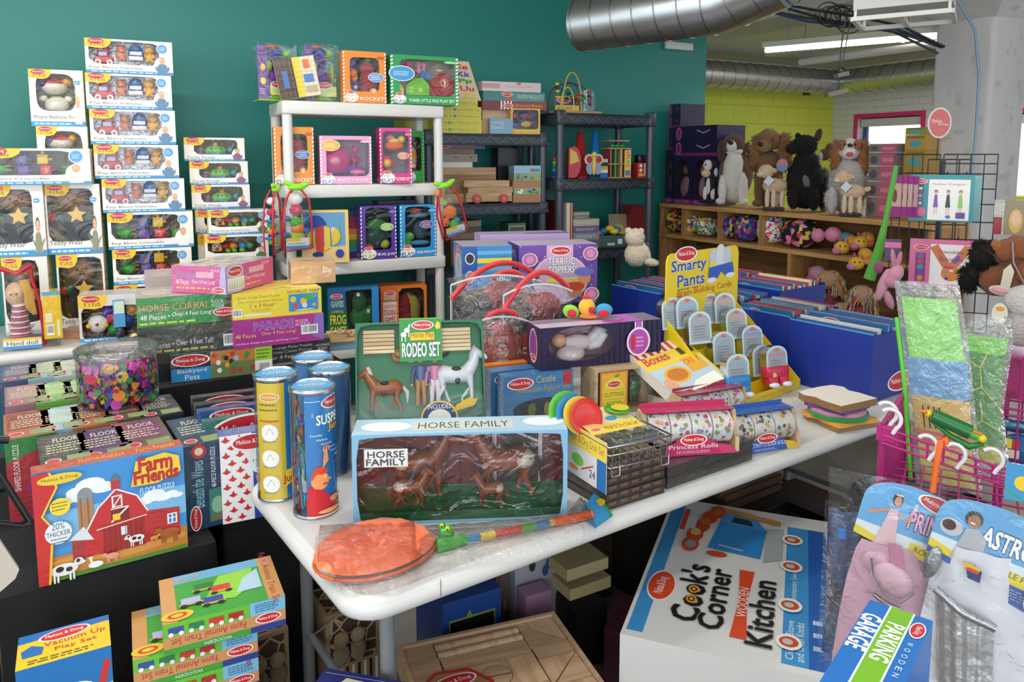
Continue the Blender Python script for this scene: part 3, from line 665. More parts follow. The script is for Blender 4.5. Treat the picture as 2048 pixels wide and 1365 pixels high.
def rag_pouch():
 m,w1,h1=wplace(-22,62,535,.745,4.16,RAD(24));r=thing('doll_pouch','clear red-trimmed pouch with a striped rag doll, at the left edge','toy',m)
 w,h=w1,h1;b=MB();b.ell((w*.32,.05,h*.66),(w*.24,.04,h*.14),M('#d9b08c','soft'),14,10)
 for k in(.26,.4):b.ell((w*k,.012,h*.67),.004,M('#2a2018'),6,4)
 b.build('doll_head',r)
 b=MB()
 for i in range(5):b.tube([(w*(.5+.03*i),.05,h*.82),(w*(.6+.03*i),.045,h*.66),(w*(.62+.04*i),.045,h*(.48-.02*i))],.012,M('#e0b25a','soft'),6)
 b.build('doll_hair',r)
 b=MB();n=12
 for i in range(n):z0=h*(.14+.4*i/n);q=.5-.02*i;b.ell((w*.4,.05,z0+h*.017),(w*q*.62,.045,h*.021),M('#f0e4e4' if i%2 else '#c8607c','soft'),16,6)
 b.build('doll_dress',r)
 b=MB();b.tube([(w*1.0,.045,h*.02),(w*.92,.045,h*.55),(w*.78,.045,h*.82),(w*.76,.045,h)],.008,M('#b81e2a','plastic'),8);b.tube([(0,.045,h*.98),(w*.4,.045,h*.9),(w*.78,.045,h)],.012,M('#b81e2a','plastic'),8);b.tube([(0,.045,h*.02),(w,.045,h*.02)],.005,M('#b81e2a','plastic'),8);b.build('pouch_trim',r)
 b=MB();b.box(0,.0,.004,w*.95,.004,h*.14,M('#ece4d4'));f=Face(b,(0,0,.004),(1,0,0),(0,0,1),w*.95,h*.13);f.rect(0,0,1,.3,KB);f.rect(0,.8,1,1,YEL);f.text('Hand doll',.1,.36,.9,.75,'#444444');b.build('card',r)
 b=MB();b.grid(lambda u,v:(w*(u*(1-.25*v)),.045-.05*math.sin(PI*u)*math.sin(PI*(v*.9+.1)),h*v),12,12,clear(scale=16,strength=.8));b.build('pouch_film',r)
rag_pouch()
m,w1,h1=wplace(64,102,585,.785,4.15,RAD(30))
def yb(F):
 f=F['front'];f.rect(0,.92,1,1,'#5a9cc8');f.barcode(.15,.08,.55,.3);f.rect(.12,.35,.5,.55,'#e4ddc0');f.rect(.72,.05,.88,.4,'#eadfae')
carton('toy_carton','narrow upright yellow box beside the rag doll pouch','box',m,w1,.1,h1,'#e6b81c',yb,'wrap',right='#d8c89a',top='#e8c85a')
m,w1=span(Pz(12,692,.74),Pz(110,682,.74));
def gb(F):
 f=F['front'];f.ell(.18,.45,.13,.3,'#8a7a30');f.para(.7,.3,.95,.7,3,'#5a5a60')
carton('toy_carton','flat pale blue shrink-wrapped box lying at the edge of the left table','box',m,w1,.12,.044,'#8fa6b4',gb,'wrap')
m,w1=span(Pz(128,680,.74),Pz(206,676,.74))
def bb(F):
 f=F['front'];f.barcode(.62,.3,.9,.7);f.para(.1,.3,.5,.8,5,'#8f5a34');F['top'].logo(.4,.5,.2,ring=None)
carton('toy_carton','flat brown shrink-wrapped box lying at the edge of the left table','box',m,w1,.1,.05,'#b9764a',bb,'wrap')
m,w1,h1=wplace(208,232,602,.742,4.12,RAD(28));r=thing('hang_card_toy','tiny blue card with a dark toy, between the brown box and the puzzles','toy',m)
b=MB();b.box(0,.01,h1*.35,w1,.013,h1,M('#5aa0d8'),front=M('#5aa0d8'));Face(b,(0,.01,h1*.35),(1,0,0),(0,0,1),w1,h1*.65).rect(.1,.5,.95,.95,'#d8e4cc');b.build('card',r)
b=MB();b.ell((w1*.5,.02,h1*.18),(w1*.42,.025,h1*.18),P_('#2a3444'));b.build('toy',r)
m,w1,h1=wplace(236,262,640,.742,4.12,RAD(28));b=MB();b.ell((.03,.02,.02),(.035,.03,.022),M('#b0a89a','foil'),14,8);b.ell((.03,.01,.03),(.018,.015,.012),M('#c89a30','foil'),10,6);tag(b.build('foil_packet',None,m),'crumpled silver and gold packet on the left table beside the puzzle stack','packet')
def lplace(x0,y0,x1,z,yaw):
 A=Pz(x0,y0,z);n=Vector((-math.sin(yaw),math.cos(yaw),0));B=Pc(x1,320,n.dot(A),yaw)
 return A,(Vector((B.x,B.y))-Vector((A.x,A.y))).length
S1=Mx((-1.50,1.49,0),RAD(34))
Q2=S1.inverted()@Pz(343,767,.84);xr=Q2.x-.20;yr=Q2.y-.05
cloth_block(0,0,.84,yr-.045,.6,S1,'draped_table','black cloth-draped low step under the farm puzzle and the front rows of upright puzzles')
cloth_block(0,yr-.01,xr-.045,1.02,.6,S1,'draped_table','rear left part of the black draped step, under the back rows of puzzles')
Q=S1.inverted()@Vector((-.79,2.13,0))
cloth_block(.885,Q.y-.02,1.24,min(Q.y+.42,yr-.045),.6,S1,'draped_table','small black-draped step under the Canada map puzzle')
cloth_block(xr,yr,Q2.x+.62,Q2.y+.6,.84,S1,'draped_table','tall black-draped step under the stacked floor puzzles')
PUZ='floor puzzles'
def spine(label,x0,y0,x1,top,accent,z0=.602,h=.245,d=.26,yaw=RAD(34),front=None,art=None,side=None):
 A,w_=lplace(x0,y0,x1,z0+h,yaw)
 def a_(F):
  t=F['top'];t.rect(.06,.3,.94,.95,accent);
  t.text('FLOOR',.3,.72,.8,.86,'#ece6d8',a=0);t.para(.14,.36,.86,.68,4,'#d9cfa8',.4);t.dot(.24,.14,.16,'#e8d8d0');t.dot(.24,.14,.13,'#c8383a');t.rect(.5,.04,.95,.24,'#8a9a6a')
  if front:f=F['front'];f.rect(.05,.05,.95,.6,front)
  if art:art(F)
 return carton('floor_puzzle',label,'puzzle',Mx((A.x,A.y,z0),yaw),w_-.004,d,h,side or top,a_,'wrap',group='upright floor puzzles',top=top)
def barn_front(F):
 f=F['front'];f.poly([(0,.72),(1,.9),(1,1),(0,1)],'#2c7a3a');f.logo(.75,.88,.12,90);f.text('FussyBarn',-.1,.26,1.1,.4,'#7a3f9a',a=90);f.text('SHAPED FLOOR PUZZLE',-.35,.62,.75,.68,'#f2ece4',a=90);f.para(.1,.05,.9,.3,4,'#8a2a2a')
spine('upright floor puzzle with a red barn end, front left of the rows',8,882,76,'#b5593c','#8f3a2c',side='#a52a34',front=None,art=barn_front)
spine('upright black floor puzzle with a yellow train panel on its spine',82,938,155,'#2a2c2a','#3a3a34')
spine('upright purple floor puzzle behind the middle of the farm puzzle',163,925,243,'#5f4a6a','#4a3a5a')
spine('upright purple and green floor puzzle, third from the left behind the farm puzzle',245,905,325,'#6a5a4a','#7a4a6a')
def waves(F):
 f=F['front'];f.text('Beneath the Waves',-.3,.47,.9,.6,'#9ad0d8',a=90,bold=.01);f.text('48-PIECE FLOOR PUZZLE',.15,.68,1.2,.73,'#e8eef2',a=90);f.text('4 FEET LONG',.62,.7,1.22,.73,'#cfd8e0',a=90);f.rect(.55,.06,.95,.45,'#3f7f78');f.ell(.75,.25,.15,.1,'#8fb89a');f.rect(.58,.08,.92,.13,'#8a6a3a');f.logo(.22,.14,.3,90);f.dot(.35,.92,.18,'#c02a30');f.dot(.35,.92,.1,'#e8d0b0')
spine('upright dark blue sea floor puzzle at the right end behind the farm puzzle',366,896,430,'#22344c','#2c4460',art=waves,side='#1f3a5c')
spine('upright pale blue floor puzzle, second row, beside the red one',82,866,141,'#8fb2bc','#a9c8cc',d=.24)
spine('upright orange floor puzzle half under the tub of foam shapes',146,858,208,'#a5683c','#8a4a34',d=.24)
spine('upright brown floor puzzle under the front of the foam tub',212,846,280,'#5a4a42','#704a3a',d=.22)
spine('upright dark floor puzzle just right of the foam tub',284,838,345,'#2b2f38','#39404c',d=.22)
spine('upright plum floor puzzle, third row at the far left',10,815,70,'#98707a','#b08a8a',d=.25)
spine('upright green floor puzzle, third row, second from the left',72,808,127,'#6fae4c','#8cc468',d=.25)
spine('upright green floor puzzle beside the foam tub, third row',130,800,180,'#7ab050','#9ac878',d=.25)
spine('upright navy floor puzzle, back row at the far left',0,766,53,'#4a5078','#5a5f90',d=.25)
spine('upright sky blue floor puzzle, back row, second from the left',56,760,106,'#8db4bf','#a2bf9c',d=.25)
spine('upright pale floor puzzle with a red badge, back row beside the foam tub',108,755,158,'#b5c4c8','#c8d0c8',d=.25)
def farm(F):
 f=F['front'];f.rect(0,0,1,1,'#3d8fd6');f.rect(0,.35,1,.62,'#7ab8e6')
 for cx,cy,s in((.36,.8,.1),(.78,.58,.08),(.25,.72,.06),(.9,.56,.05)):f.ell(cx,cy,s,s*.7,'#f4f6fa',12);f.ell(cx-s*.8,cy-s*.4,s*.8,s*.5,'#f4f6fa',12);f.ell(cx+s*.8,cy-s*.4,s*.9,s*.5,'#eef3fa',12)
 f.rect(0,0,1,.22,'#c87f3a');f.ell(.5,.14,.5,.07,'#d8964a');f.rect(0,0,1,.04,'#5a8a3a')
 f.rect(.27,.3,.37,.72,'#b0805a');f.ell(.32,.72,.05,.07,'#8a9098');f.rect(.285,.3,.295,.7,'#8a6040');f.rect(.33,.3,.34,.7,'#8a6040')
 f.poly([(.3,.15),(.3,.35),(.4,.58),(.52,.72),(.66,.62),(.73,.45),(.95,.42),(.95,.15)],'#c42630');f.line([(.3,.35),(.4,.58),(.52,.72),(.66,.62),(.73,.45)],.012,'#e8e8ee');f.rect(.22,.1,.3,.36,'#a8303a');f.poly([(.2,.34),(.3,.44),(.36,.3)],'#d8e4ee')
 f.rect(.49,.72,.55,.8,'#b83038');f.poly([(.48,.8),(.52,.87),(.56,.8)],'#6a7078')
 f.rect(.49,.55,.56,.66,'#f0f0f0');f.rect(.5,.56,.55,.65,'#a83038');f.line([(.5,.56),(.55,.65)],.008,'#f0f0f0')
 f.rect(.48,.42,.6,.54,'#7a1a20');f.line([(.48,.42),(.6,.54)],.012,'#f0f0f0');f.line([(.48,.54),(.6,.54)],.008,'#f0f0f0');f.rect(.49,.43,.54,.49,'#f0c83a')
 f.rect(.42,.14,.7,.4,'#a01c26');f.line([(.38,.38),(.72,.42)],.008,'#e8e0d8');f.rect(.54,.28,.58,.36,'#d8e8f4');f.rect(.72,.16,.84,.42,'#b8252e')
 for k in range(8):f.line([(.43+k*.035,.14),(.43+k*.035,.38)],.003,'#7a1018')
 f.rect(.86,.28,.93,.38,'#f2f6fa');f.rect(.87,.29,.89,.33,'#4a80c0');f.rect(.9,.29,.92,.33,'#4a80c0');f.rect(.87,.34,.89,.37,'#4a80c0');f.rect(.9,.34,.92,.37,'#4a80c0')
 def beast(x,y,s,col,patch=None,head=1):
  f.ell(x,y,s,s*.62,col,12);f.ell(x+head*s*1.05,y+s*.5,s*.35,s*.4,col,10);f.ell(x+head*s*1.3,y+s*.35,s*.25,s*.2,col,8)
  for k in(-.7,-.45,.4,.65):f.rect(x+k*s-s*.07,y-s*1.25,x+k*s+s*.07,y,col)
  if patch:f.ell(x-s*.3,y+s*.1,s*.3,s*.3,patch,8);f.ell(x+s*.35,y-s*.05,s*.25,s*.25,patch,8);f.ell(x+head*s*1.0,y+s*.6,s*.15,s*.2,patch,8)
 beast(.64,.22,.055,'#f0f0f0','#2a2a2a',-1);beast(.87,.2,.075,'#a85a24',None,-1);beast(.16,.1,.09,'#ececec','#2a2a30',1);beast(.76,.19,.03,'#d89a4a');beast(.47,.12,.045,'#e8a08a',None,-1);f.ell(.36,.08,.05,.03,'#f6f6f6',10);f.line([(.34,.08),(.33,.14)],.014,'#f6f6f6');f.ell(.33,.15,.015,.012,'#f6f6f6',8)
 f.poly([(0,.0),(.06,.0),(.1,.5),(.04,.62),(.14,.86),(.1,1),(0,1)],'#c8262c');f.poly([(.06,0),(.075,0),(.115,.5),(.055,.62),(.155,.86),(.115,1),(.1,1),(.14,.86),(.04,.62),(.1,.5)],'#f0c040')
 f.logo(.17,.93,.14,bg='#e8c838',ink='#6a4a1a',ring=None,asp=.28);f.dot(.16,.68,.065,'#f0d83a');f.para(.11,.64,.21,.73,3,'#7a5a1a');f.dot(.14,.45,.085,'#e4edf4');f.text('20%',.1,.48,.18,.54,'#3a4a5a');f.text('THICKER',.065,.42,.215,.465,'#2a3a4a');f.para(.09,.35,.2,.41,2,'#5a6a7a')
 f.poly([(.62,.72),(.66,.95),(.86,.985),(.96,.93),(.97,.78),(.8,.71)],'#f2c83c')
 f.text('Farm',.68,.84,.91,.97,'#c8242c',.03,ol='#7a1418',olw=.03);f.text('Friends',.645,.735,.95,.85,'#c8242c',.03,ol='#7a1418',olw=.03);f.text('FLOOR PUZZLE',.68,.64,.92,.69,'#e8f0f8')
 t=F['top'];t.text('FLOOR PUZZLE',.3,.3,.6,.7,'#d8b048');t.text('Farm Friends',.68,.25,.95,.75,'#e0b848');l=F['left'];l.para(.1,.1,.9,.9,10,'#d88a6a')
Ab,Bb=Pz(78,1172,.602),Pz(376,1094,.602);m,w1=span(Ab,Bb)
h1=hgt(Ab,950);carton('floor_puzzle','large farm floor puzzle with a red barn picture, standing in front of the others','puzzle',m,w1,.055,h1,'#b8482c',farm,'wrap')
def canada(F):
 f=F['front'];f.rect(0,0,1,1,'#2448a8');f.rect(0,0,.28,1,'#f4f0f0')
 for r_ in range(11):
  for c_ in range(2):x,y=.05+c_*.12+(r_%2)*.05,.05+r_*.09;f.poly([(x-.04,y),(x-.015,y+.012),(x,y+.05),(x+.015,y+.012),(x+.04,y),(x,y-.03)],'#cc2a34')
 f.poly([(.36,.2),(.34,.45),(.5,.66),(.62,.6),(.75,.7),(.95,.66),(.98,.3),(.7,.2)],'#d8d03a');f.poly([(.5,.66),(.45,.85),(.75,.95),(.95,.8),(.9,.62),(.7,.7)],'#6aa83a');f.ell(.7,.84,.1,.07,'#3a6aa0');f.poly([(.34,.3),(.3,.5),(.5,.64),(.48,.4)],'#e08a4a');f.ell(.5,.45,.04,.03,'#3a4a2a');f.ell(.7,.38,.04,.05,'#3a6a3a');f.ell(.85,.5,.05,.04,'#6a5a2a')
 f.dot(.38,.68,.14,'#e4e8ec');f.text('20%',.32,.7,.44,.745,'#33404c');f.text('THICKER',.27,.655,.49,.69,'#33404c');f.para(.3,.6,.46,.65,2,'#6a7480')
 f.logo(.28,.9,.17);f.text('48 PIECES',.34,.1,.86,.16,'#f2f4f8');f.text('2 Feet x 3 Feet',.35,.04,.84,.08,'#e8d040');F['top'].para(.05,.2,.95,.8,3,'#8a9ab8')
Ab,Bb=Pz(446,1050,.602),Pz(527,1034,.602);m,w1=span(Ab,Bb);h1=hgt(Ab,875)
carton('floor_puzzle','map puzzle edged with red maple leaves, standing left of the tall tubes','puzzle',m,.31,.06,h1,'#5a6aa8',canada,'wrap',left='#2a3450')
def greenp(F):f=F['front'];f.logo(.4,.86,.3);f.rect(0,0,.6,.7,'#2a5a9a');f.text('52',.7,.55,.9,.68,'#e8e8e8')
for i,(x0,yb,yt,col,lab)in enumerate(((412,1020,846,'#1f6a5c','dark green floor puzzle standing behind the map puzzle'),(402,1002,825,'#2b4a80','blue floor puzzle second behind the map puzzle'),(396,990,812,'#26262a','black floor puzzle third behind the map puzzle'),(390,976,798,'#2c2a30','dark floor puzzle at the back of the group behind the map puzzle'))):
 A=Pz(x0,yb,.602);h1=hgt(A,yt);carton('floor_puzzle',lab,'puzzle',Mx(A+Vector((0,.0,0)),m.to_euler().z),.33,.035,h1,col,greenp if i==0 else(lambda F:(F['front'].logo(.3,.93,.18,asp=.25),F['top'].para(.1,.3,.9,.7,1,'#b04a3a'))),'wrap')
def lay(label,x0,y0,x1,z0,yt,col,art,yaw=None,d=.24,y1=None,**k):
 A=Pz(x0,y0,z0)
 if y1 is not None:B=Pz(x1,y1,z0);m,w1=span(A,B)
 else:
  A,w1=lplace(x0,y0,x1,z0,yaw);m=Mx(A,yaw)
 h1=hgt(A,yt);carton('floor_puzzle',label,'puzzle',m,w1,d,h1-.001,col,art,'wrap',**k);return z0+h1
def a_back(F):
 f=F['front'];f.rect(0,0,.38,1,'#2a2c30');f.rect(0,0,.38,.48,'#2f8fd0');f.text('Backyard',.06,.27,.34,.45,'#f2f6fa');f.text('Pets',.13,.05,.27,.24,'#f2f6fa');f.logo(.19,.76,.17,asp=.33);f.rect(.38,0,.82,1,'#6a7a4a');f.rect(.38,.55,.82,1,'#c8783a')
 for i in range(16):f.ell(.4+rnd.random()*.4,rnd.random()*.8+.1,.025,.1,rnd.choice(['#e8e8e8','#2a2a2a','#d8a040','#b83a30','#4a8a3a','#8ab8e0']),8)
 f.rect(.82,0,1,.5,'#e8e8d8');f.rect(.82,.5,1,1,'#9ac83a');f.barcode(.85,.06,.98,.42);f.para(.84,.55,.98,.95,3,'#3a6a2a')
a100=lambda F:(F['front'].text('100 Pieces',.05,.22,.3,.42,'#d8d8d4'),F['front'].text('Over 4 Feet Tall!',.36,.26,.72,.46,'#d8d8d4'),F['front'].para(.05,.05,.75,.16,1,'#c8c04a',.6),F['front'].rect(.5,.65,.98,.95,'#4a4a34'),F['front'].barcode(.82,.08,.98,.52),F['front'].dot(.33,.34,.008,'#e0e0e0'),F['left'].rect(.1,.1,.9,.9,'#3a3f3a'))
def a_corral(F):
 f=F['front'];f.poly([(.82,0),(1,0),(1,1),(.9,1),(.78,.1)],'#5a3a2c');f.text('HORSE CORRAL',.02,.52,.7,.76,'#d8a868',.02,ol='#4a2a18',olw=.03);f.text('FLOOR',.72,.66,.84,.78,'#e8f0e0');f.text('PUZZLE',.72,.52,.84,.63,'#e8f0e0')
 f.text('48 Pieces',.03,.24,.27,.42,'#eef2ea');f.dot(.3,.33,.008,'#eef2ea');f.text('Over 4 Feet Long!',.33,.26,.72,.45,'#eef2ea');f.para(.02,.06,.72,.16,1,'#d8d84a',.6);f.logo(.84,.34,.1)
 t=F['top'];t.rect(0,.02,1,1,'#a89a8a');t.ell(.2,.5,.15,.3,'#c8b49a');t.ell(.6,.55,.25,.35,'#8a9a7a');t.poly([(.6,0),(1,0),(1,.5)],'#7a4a3a');l=F['left'];l.rect(0,0,1,1,'#6a7a5a');l.ell(.5,.4,.2,.25,'#a8583a');l.ell(.7,.6,.2,.2,'#4a8a4a');l.rect(0,.7,1,1,'#8a8a88')
def a_princess(F):
 for key,k in(('front',1),('right',1),('left',1)):
  f=F[key];f.text('Princesses',.06,.55,.44,.86,'#6a3a8a',.01,ol='#e8c8e0',olw=.02);f.rect(.46,.58,.78,.8,'#d8a8b8');f.text('48 Pieces',.08,.32,.32,.5,'#f4e8f0');f.text('Over 4 Feet Long!',.38,.32,.8,.5,'#f4e8f0');f.para(.08,.14,.8,.24,1,'#e8b050',.6);f.text('FLOOR',.74,.8,.9,.92,'#f4e0ec')
 f=F['front'];f.poly([(.86,0),(1,0),(1,1),(.92,1)],'#b8a8d0');f.logo(.86,.14,.11)
 f=F['right'];f.poly([(0,0),(.3,0),(.36,.3),(.32,1),(0,1)],'#b8a4cc');f.rect(.03,.1,.36,.55,'#e8ece0');f.logo(.18,.78,.14)
 for i in range(7):f.poly([(.05+i*.045,.14),(.085+i*.045,.14),(.067+i*.045,.5)],rnd.choice(['#9ab0d8','#d89ab0','#c8b07a','#a8c8a0']))
 t=F['top'];t.rect(0,0,1,1,'#c8b8b4')
 for i in range(14):t.ell(rnd.random()*.8+.1,rnd.random()*.8+.1,.08,.1,rnd.choice(['#b89aa8','#a8b8a0','#d8c8a8','#9aa8c0']),10)
def a_map(F):
 f=F['front'];f.text('Extra Large Floor Puzzle',.06,.74,.52,.86,'#8a7428',.005);f.text('Easy-Clean Jumbo Pieces',.06,.58,.55,.69,'#8a7428',.005);f.text('2 x 3 Feet!',.18,.42,.46,.55,'#7a6420',.01);f.para(.2,.24,.45,.38,3,'#b8a02a');f.rect(.12,.1,.42,.18,'#e4e4d8');f.barcode(0.0,.1,.1,.4)
 f.text('WORLD MAP',.6,.84,.98,.95,'#4a5a6a',.01);f.rect(.62,.14,.96,.8,'#3a88c8')
 for cx,cy,rx,ry,c in((.67,.6,.035,.12,'#d8c83a'),(.7,.35,.025,.12,'#d84a3a'),(.79,.5,.04,.14,'#e8b83a'),(.86,.64,.07,.1,'#4aa84a'),(.8,.34,.03,.1,'#d8e0d0'),(.91,.34,.025,.06,'#d8a83a'),(.8,.18,.12,.02,'#e8f0f4')):f.ell(cx,cy,rx,ry,c,10)
def a_parade(F):
 f=F['front'];f.text('PARADE',.22,.58,.66,.88,'#6a3a98',.02,ol='#d8a8d8',olw=.03);f.text('FLOOR',.68,.74,.82,.84,'#f4e4f0');f.text('PUZZLE',.68,.6,.84,.71,'#f4e4f0');f.poly([(.86,.2),(1,0),(1,1),(.9,1)],'#8a6ab8');f.text('48 Pieces',.02,.36,.24,.5,'#e8c84a');f.text('Over 4 Feet Long!',.3,.36,.68,.52,'#e8c84a');f.text('surface keeps puzzle looking new!',.02,.12,.7,.2,'#f4e0f0');f.barcode(.74,.28,.93,.62)
def a_human(F):
 f=F['front'];f.text('Extra Large Floor Puzzle',.3,.74,.8,.88,'#c8c8c8',.01);f.text('100 Easy-Clean Pieces',.3,.58,.8,.7,'#b8b8b8',.01);f.text('Over 4 Feet Tall!',.3,.38,.75,.52,'#c8c8c8',.01);f.rect(.34,.14,.68,.22,'#8a8a88');f.text('HUMAN',.85,.7,.99,.8,'#c8c8c8');f.text('BODY',.87,.55,.97,.66,'#c8c8c8')
RY=RAD(26)
z=lay('floor puzzle with yard animals at the bottom of the left stack',343,767,530,.842,712,'#26282c',a_back,RY,left='#3a4048')
z1=lay('shiny black hundred piece floor puzzle between the animals and the horse corral',277,714,468,z,657,'#3a4038',a100,RY,left='#3a4440')
z2=lay('green horse corral floor puzzle under the pink princess puzzle',275,657,467,z1,598,'#2f8a3c',a_corral,RY,left='#6a7a5a')
zb_=.842
zb1=lay('black human body floor puzzle at the bottom of the right stack',470,750,650,zb_,697,'#242428',a_human,RAD(29))
zb2=lay('magenta parade floor puzzle between a black and a yellow puzzle',468,700,638,zb1,643,'#a8308a',a_parade,RAD(29))
zb3=lay('yellow world map floor puzzle on top of the right stack',466,642,635,zb2,588,'#e6cf3a',a_map,RAD(29))
A=Pz(453,590,max(z2,zb3)+.001);Bl=Pz(333,588,A.z);L=Pz(606,572,A.z);yw=math.atan2((A-Bl).y,(A-Bl).x)
yw=RAD(-14);Bp=A-Vector((math.cos(yw),math.sin(yw),0))*.225
hp=hgt(A,535);carton('floor_puzzle','pink princess floor puzzle lying across the tops of both stacks','puzzle',Mx(Bp,yw),.225,.31,hp,'#c8508e',a_princess,'wrap',top='#c8b8b4')
A=Pz(272,598,1.06);zc=.842
for i,(zz,hh,lab)in enumerate(((.842,.1,'bottom'),(.943,.1,'middle'),(1.044,.1,'top'))):
 carton('floor_puzzle','shrink-wrapped pale puzzle in the stack behind the horse corral puzzle, '+lab+' one','puzzle',Mx((A.x+.02,A.y+.04,zz),RY),.33,.24,hh,'#b8a8a0',lambda F:(F['left'].rect(.1,.1,.9,.9,'#b08a88'),F['top'].ell(.5,.5,.3,.3,'#c8b0a8')),'wrap')
A=Pz(560,590,1.145)
carton('floor_puzzle','brown puzzle peeking out right of the princess puzzle','puzzle',Mx((A.x-.02,A.y+.21,zb3+.001),RAD(20)),.17,.15,.085,'#c89a6a',lambda F:(F['front'].text('Day',.72,.4,.92,.75,'#f0e8e0'),F['right'].text('Day',.2,.3,.6,.7,'#f0e8e0')),'wrap')
A=Pz(166,800,.85);B=Pz(312,800,.85);cx_=(A+B)/2;rr=(B-A).length/2
r=thing('shape_tub','clear round tub full of bright foam shapes standing on the puzzle spines','tub',Mx((cx_.x,cx_.y,.85)))
hh=.178
b=MB();b.lathe([(rr*.96,0),(rr,.006),(rr,hh-.006),(rr*.97,hh)],clear(scale=5,strength=.12,base=.05),32);b.build('tub_wall',r)
b=MB();b.lathe([(rr*1.02,hh-.025),(rr*1.04,hh-.022),(rr*1.04,hh),(rr*.98,hh+.004),(rr*.5,hh+.003)],clear(scale=20,strength=.8,base=.12),32);b.build('lid',r)
b=MB();cols=['#e8862a','#2c8a3c','#6a2a8a','#2a4ab0','#d8a83a','#c82a4a','#d04ab0','#2aa04a','#7a2a90']
for i in range(620):
 a_=rnd.random()*2*PI;q=rr*(.93*math.sqrt(rnd.uniform(.45,1)));zz=.012+rnd.random()*(hh-.05)
 s=rnd.choice([.007,.008,.01,.011,.018]);T=Matrix.Translation((q*math.cos(a_),q*math.sin(a_),zz))@Matrix.Rotation(a_+PI/2+rnd.uniform(-.5,.5),4,'Z')@Matrix.Rotation(PI/2+rnd.uniform(-.5,.5),4,'X')@Matrix.Rotation(rnd.random()*3,4,'Z')
 b.push(T);k=rnd.choice([3,4,4,12,12]);pts=[(x*s,y*s)for x,y in circ(k)];b.prism(pts,.003,M(rnd.choice(cols),'matte'));b.pop()
b.lathe([(rr*.6,.008),(rr*.6,hh-.05)],M('#6a2a4a','matte'),16)
tag(b.build('foam_shapes',r),kind='stuff')
def candy(f,c='#ffffff',w_=.035):
 for x in(0,1-w_):
  for i in range(14):y=i/14;f.poly([(x,y),(x+w_,y+.02),(x+w_,y+.055),(x,y+.035)],c)
def fp_art(body,title,tc,badge,badge_c,play='#4a90c8',sideart=None):
 def a_(F):
  f=F['front'];candy(f);bx,by=badge;f.ell(bx,by,.19,.095*f.W/f.H*1.15,'#e8e4dc');f.ell(bx,by,.175,.085*f.W/f.H*1.15,badge_c);f.para(bx-.12,by-.05,bx+.12,by+.05,3,'#e8eef4')
  s_=min(1,.62*f.H/f.W)
  f.ell(.2*s_+.04,.1,.23*s_,.095,'#f4f0e8');f.text('first',.03,.115,.03+.28*s_,.175,'#d8783a');f.text('PLAY',.04,.02,.05+.38*s_,.09,play,.03);f.logo(.05+.17*s_,.205,.12*s_,ring='#f4f0e8')
  f.text(title,.08+.42*s_,.05,.94,.11,'#f4f0e8',.03)
  f.rect(.78,.86,.95,.9,'#c0504a')if tc is None else f.ell(.88,.885,.1,.025,tc)
  l=F['left']
  if sideart:sideart(l)
  l.text('first PLAY',.2,.03,.8,.1,'#f4f0e8')
  F['right'].para(.2,.2,.8,.8,6,'#e8e4dc')
 return a_
def parts_fill(spec):
 """spec: list of (part name, [(x, z, rx, rz, colour, kind)])"""
 def f(r,w,d,h):
  for nm,L in spec:
   b=MB()
   for i,(x,z,rx,rz,c,*k)in enumerate(L):b.ell((w*x,.045+.006*(i%3)-(k[0]if k else 0),h*z),(w*rx,.03,h*rz),M(c,'soft'),14,8)
   b.build(nm,r)
 return f
rocket_fill=parts_fill([('plush_rocket',[(.62,.4,.2,.34,'#9a2a34'),(.6,.68,.16,.14,'#a8323c'),(.62,.86,.06,.05,'#5aa83a'),(.72,.22,.1,.08,'#e8c090',.02)]),('plush_figure',[(.22,.78,.13,.1,'#2c4aa8'),(.26,.56,.12,.12,'#e86a1e'),(.3,.48,.09,.05,'#e8b040'),(.25,.33,.16,.11,'#3a3270'),(.3,.3,.05,.05,'#d8c8e0',.02)])])
def pigs_fill(r,w,d,h):
 for x,c,s in((.15,'#d85a8a',.05),(.31,'#d83a5a',.055),(.46,'#e0809a',.04),(.54,'#d87aa0',.04)):
  b=MB();b.ell((w*x,.07,h*.84),(w*s,.02,h*.07),M(c,'soft'));b.ell((w*x,.07,h*.72),(w*s*.8,.02,h*.08),M(c,'soft'));b.build('plush_pig',r)
 def house(cx,z,ww,hh,c,nm,y):
  b=MB();b.push(Matrix.Translation((0,y,0))@Matrix.Rotation(PI/2,4,'X'));b.prism([(cx-ww,z),(cx+ww,z),(cx+ww,z+hh*.55),(cx+ww*.45,z+hh),(cx-ww*.3,z+hh*.95),(cx-ww,z+hh*.55)],.04,M(c,'soft'));b.pop()
  f=Face(b,(cx-ww,y-.042,z),(1,0,0),(0,0,1),2*ww,hh);
  if nm=='red_house':f.dot(.58,.55,.17,'#e8a83a');f.dot(.58,.55,.14,'#8a1a20');f.text('3',.52,.44,.64,.66,'#f4f0e0',.03)
  else:f.poly([(.15,.45),(.35,.4),(.15,.35)],'#f0e04a');f.dot(.6,.3,.09,'#d8d040');f.poly([(.15,.25),(.35,.2),(.15,.15)],'#f0e04a')
  b.build(nm,r)
 house(w*.42,h*.2,w*.17,h*.36,'#74c832','green_house',.07);house(w*.78,h*.2,w*.18,h*.48,'#9c1c24','red_house',.06);house(w*.13,h*.2,w*.07,h*.2,'#e8c23a','yellow_house',.055)
 b=MB();b.ell((w*.55,.05,h*.62),(w*.09,.02,h*.1),M('#3a7ac0','soft'),rot=(0,30,0));b.ell((w*.75,.05,h*.73),(w*.05,.02,h*.04),M('#e8c04a','soft'));b.build('plush_trim',r)
ZT,Z2,Z3,Z4=WZ[0]+.003,WZ[1]+.003,WZ[2]+.003,WZ[3]+.003
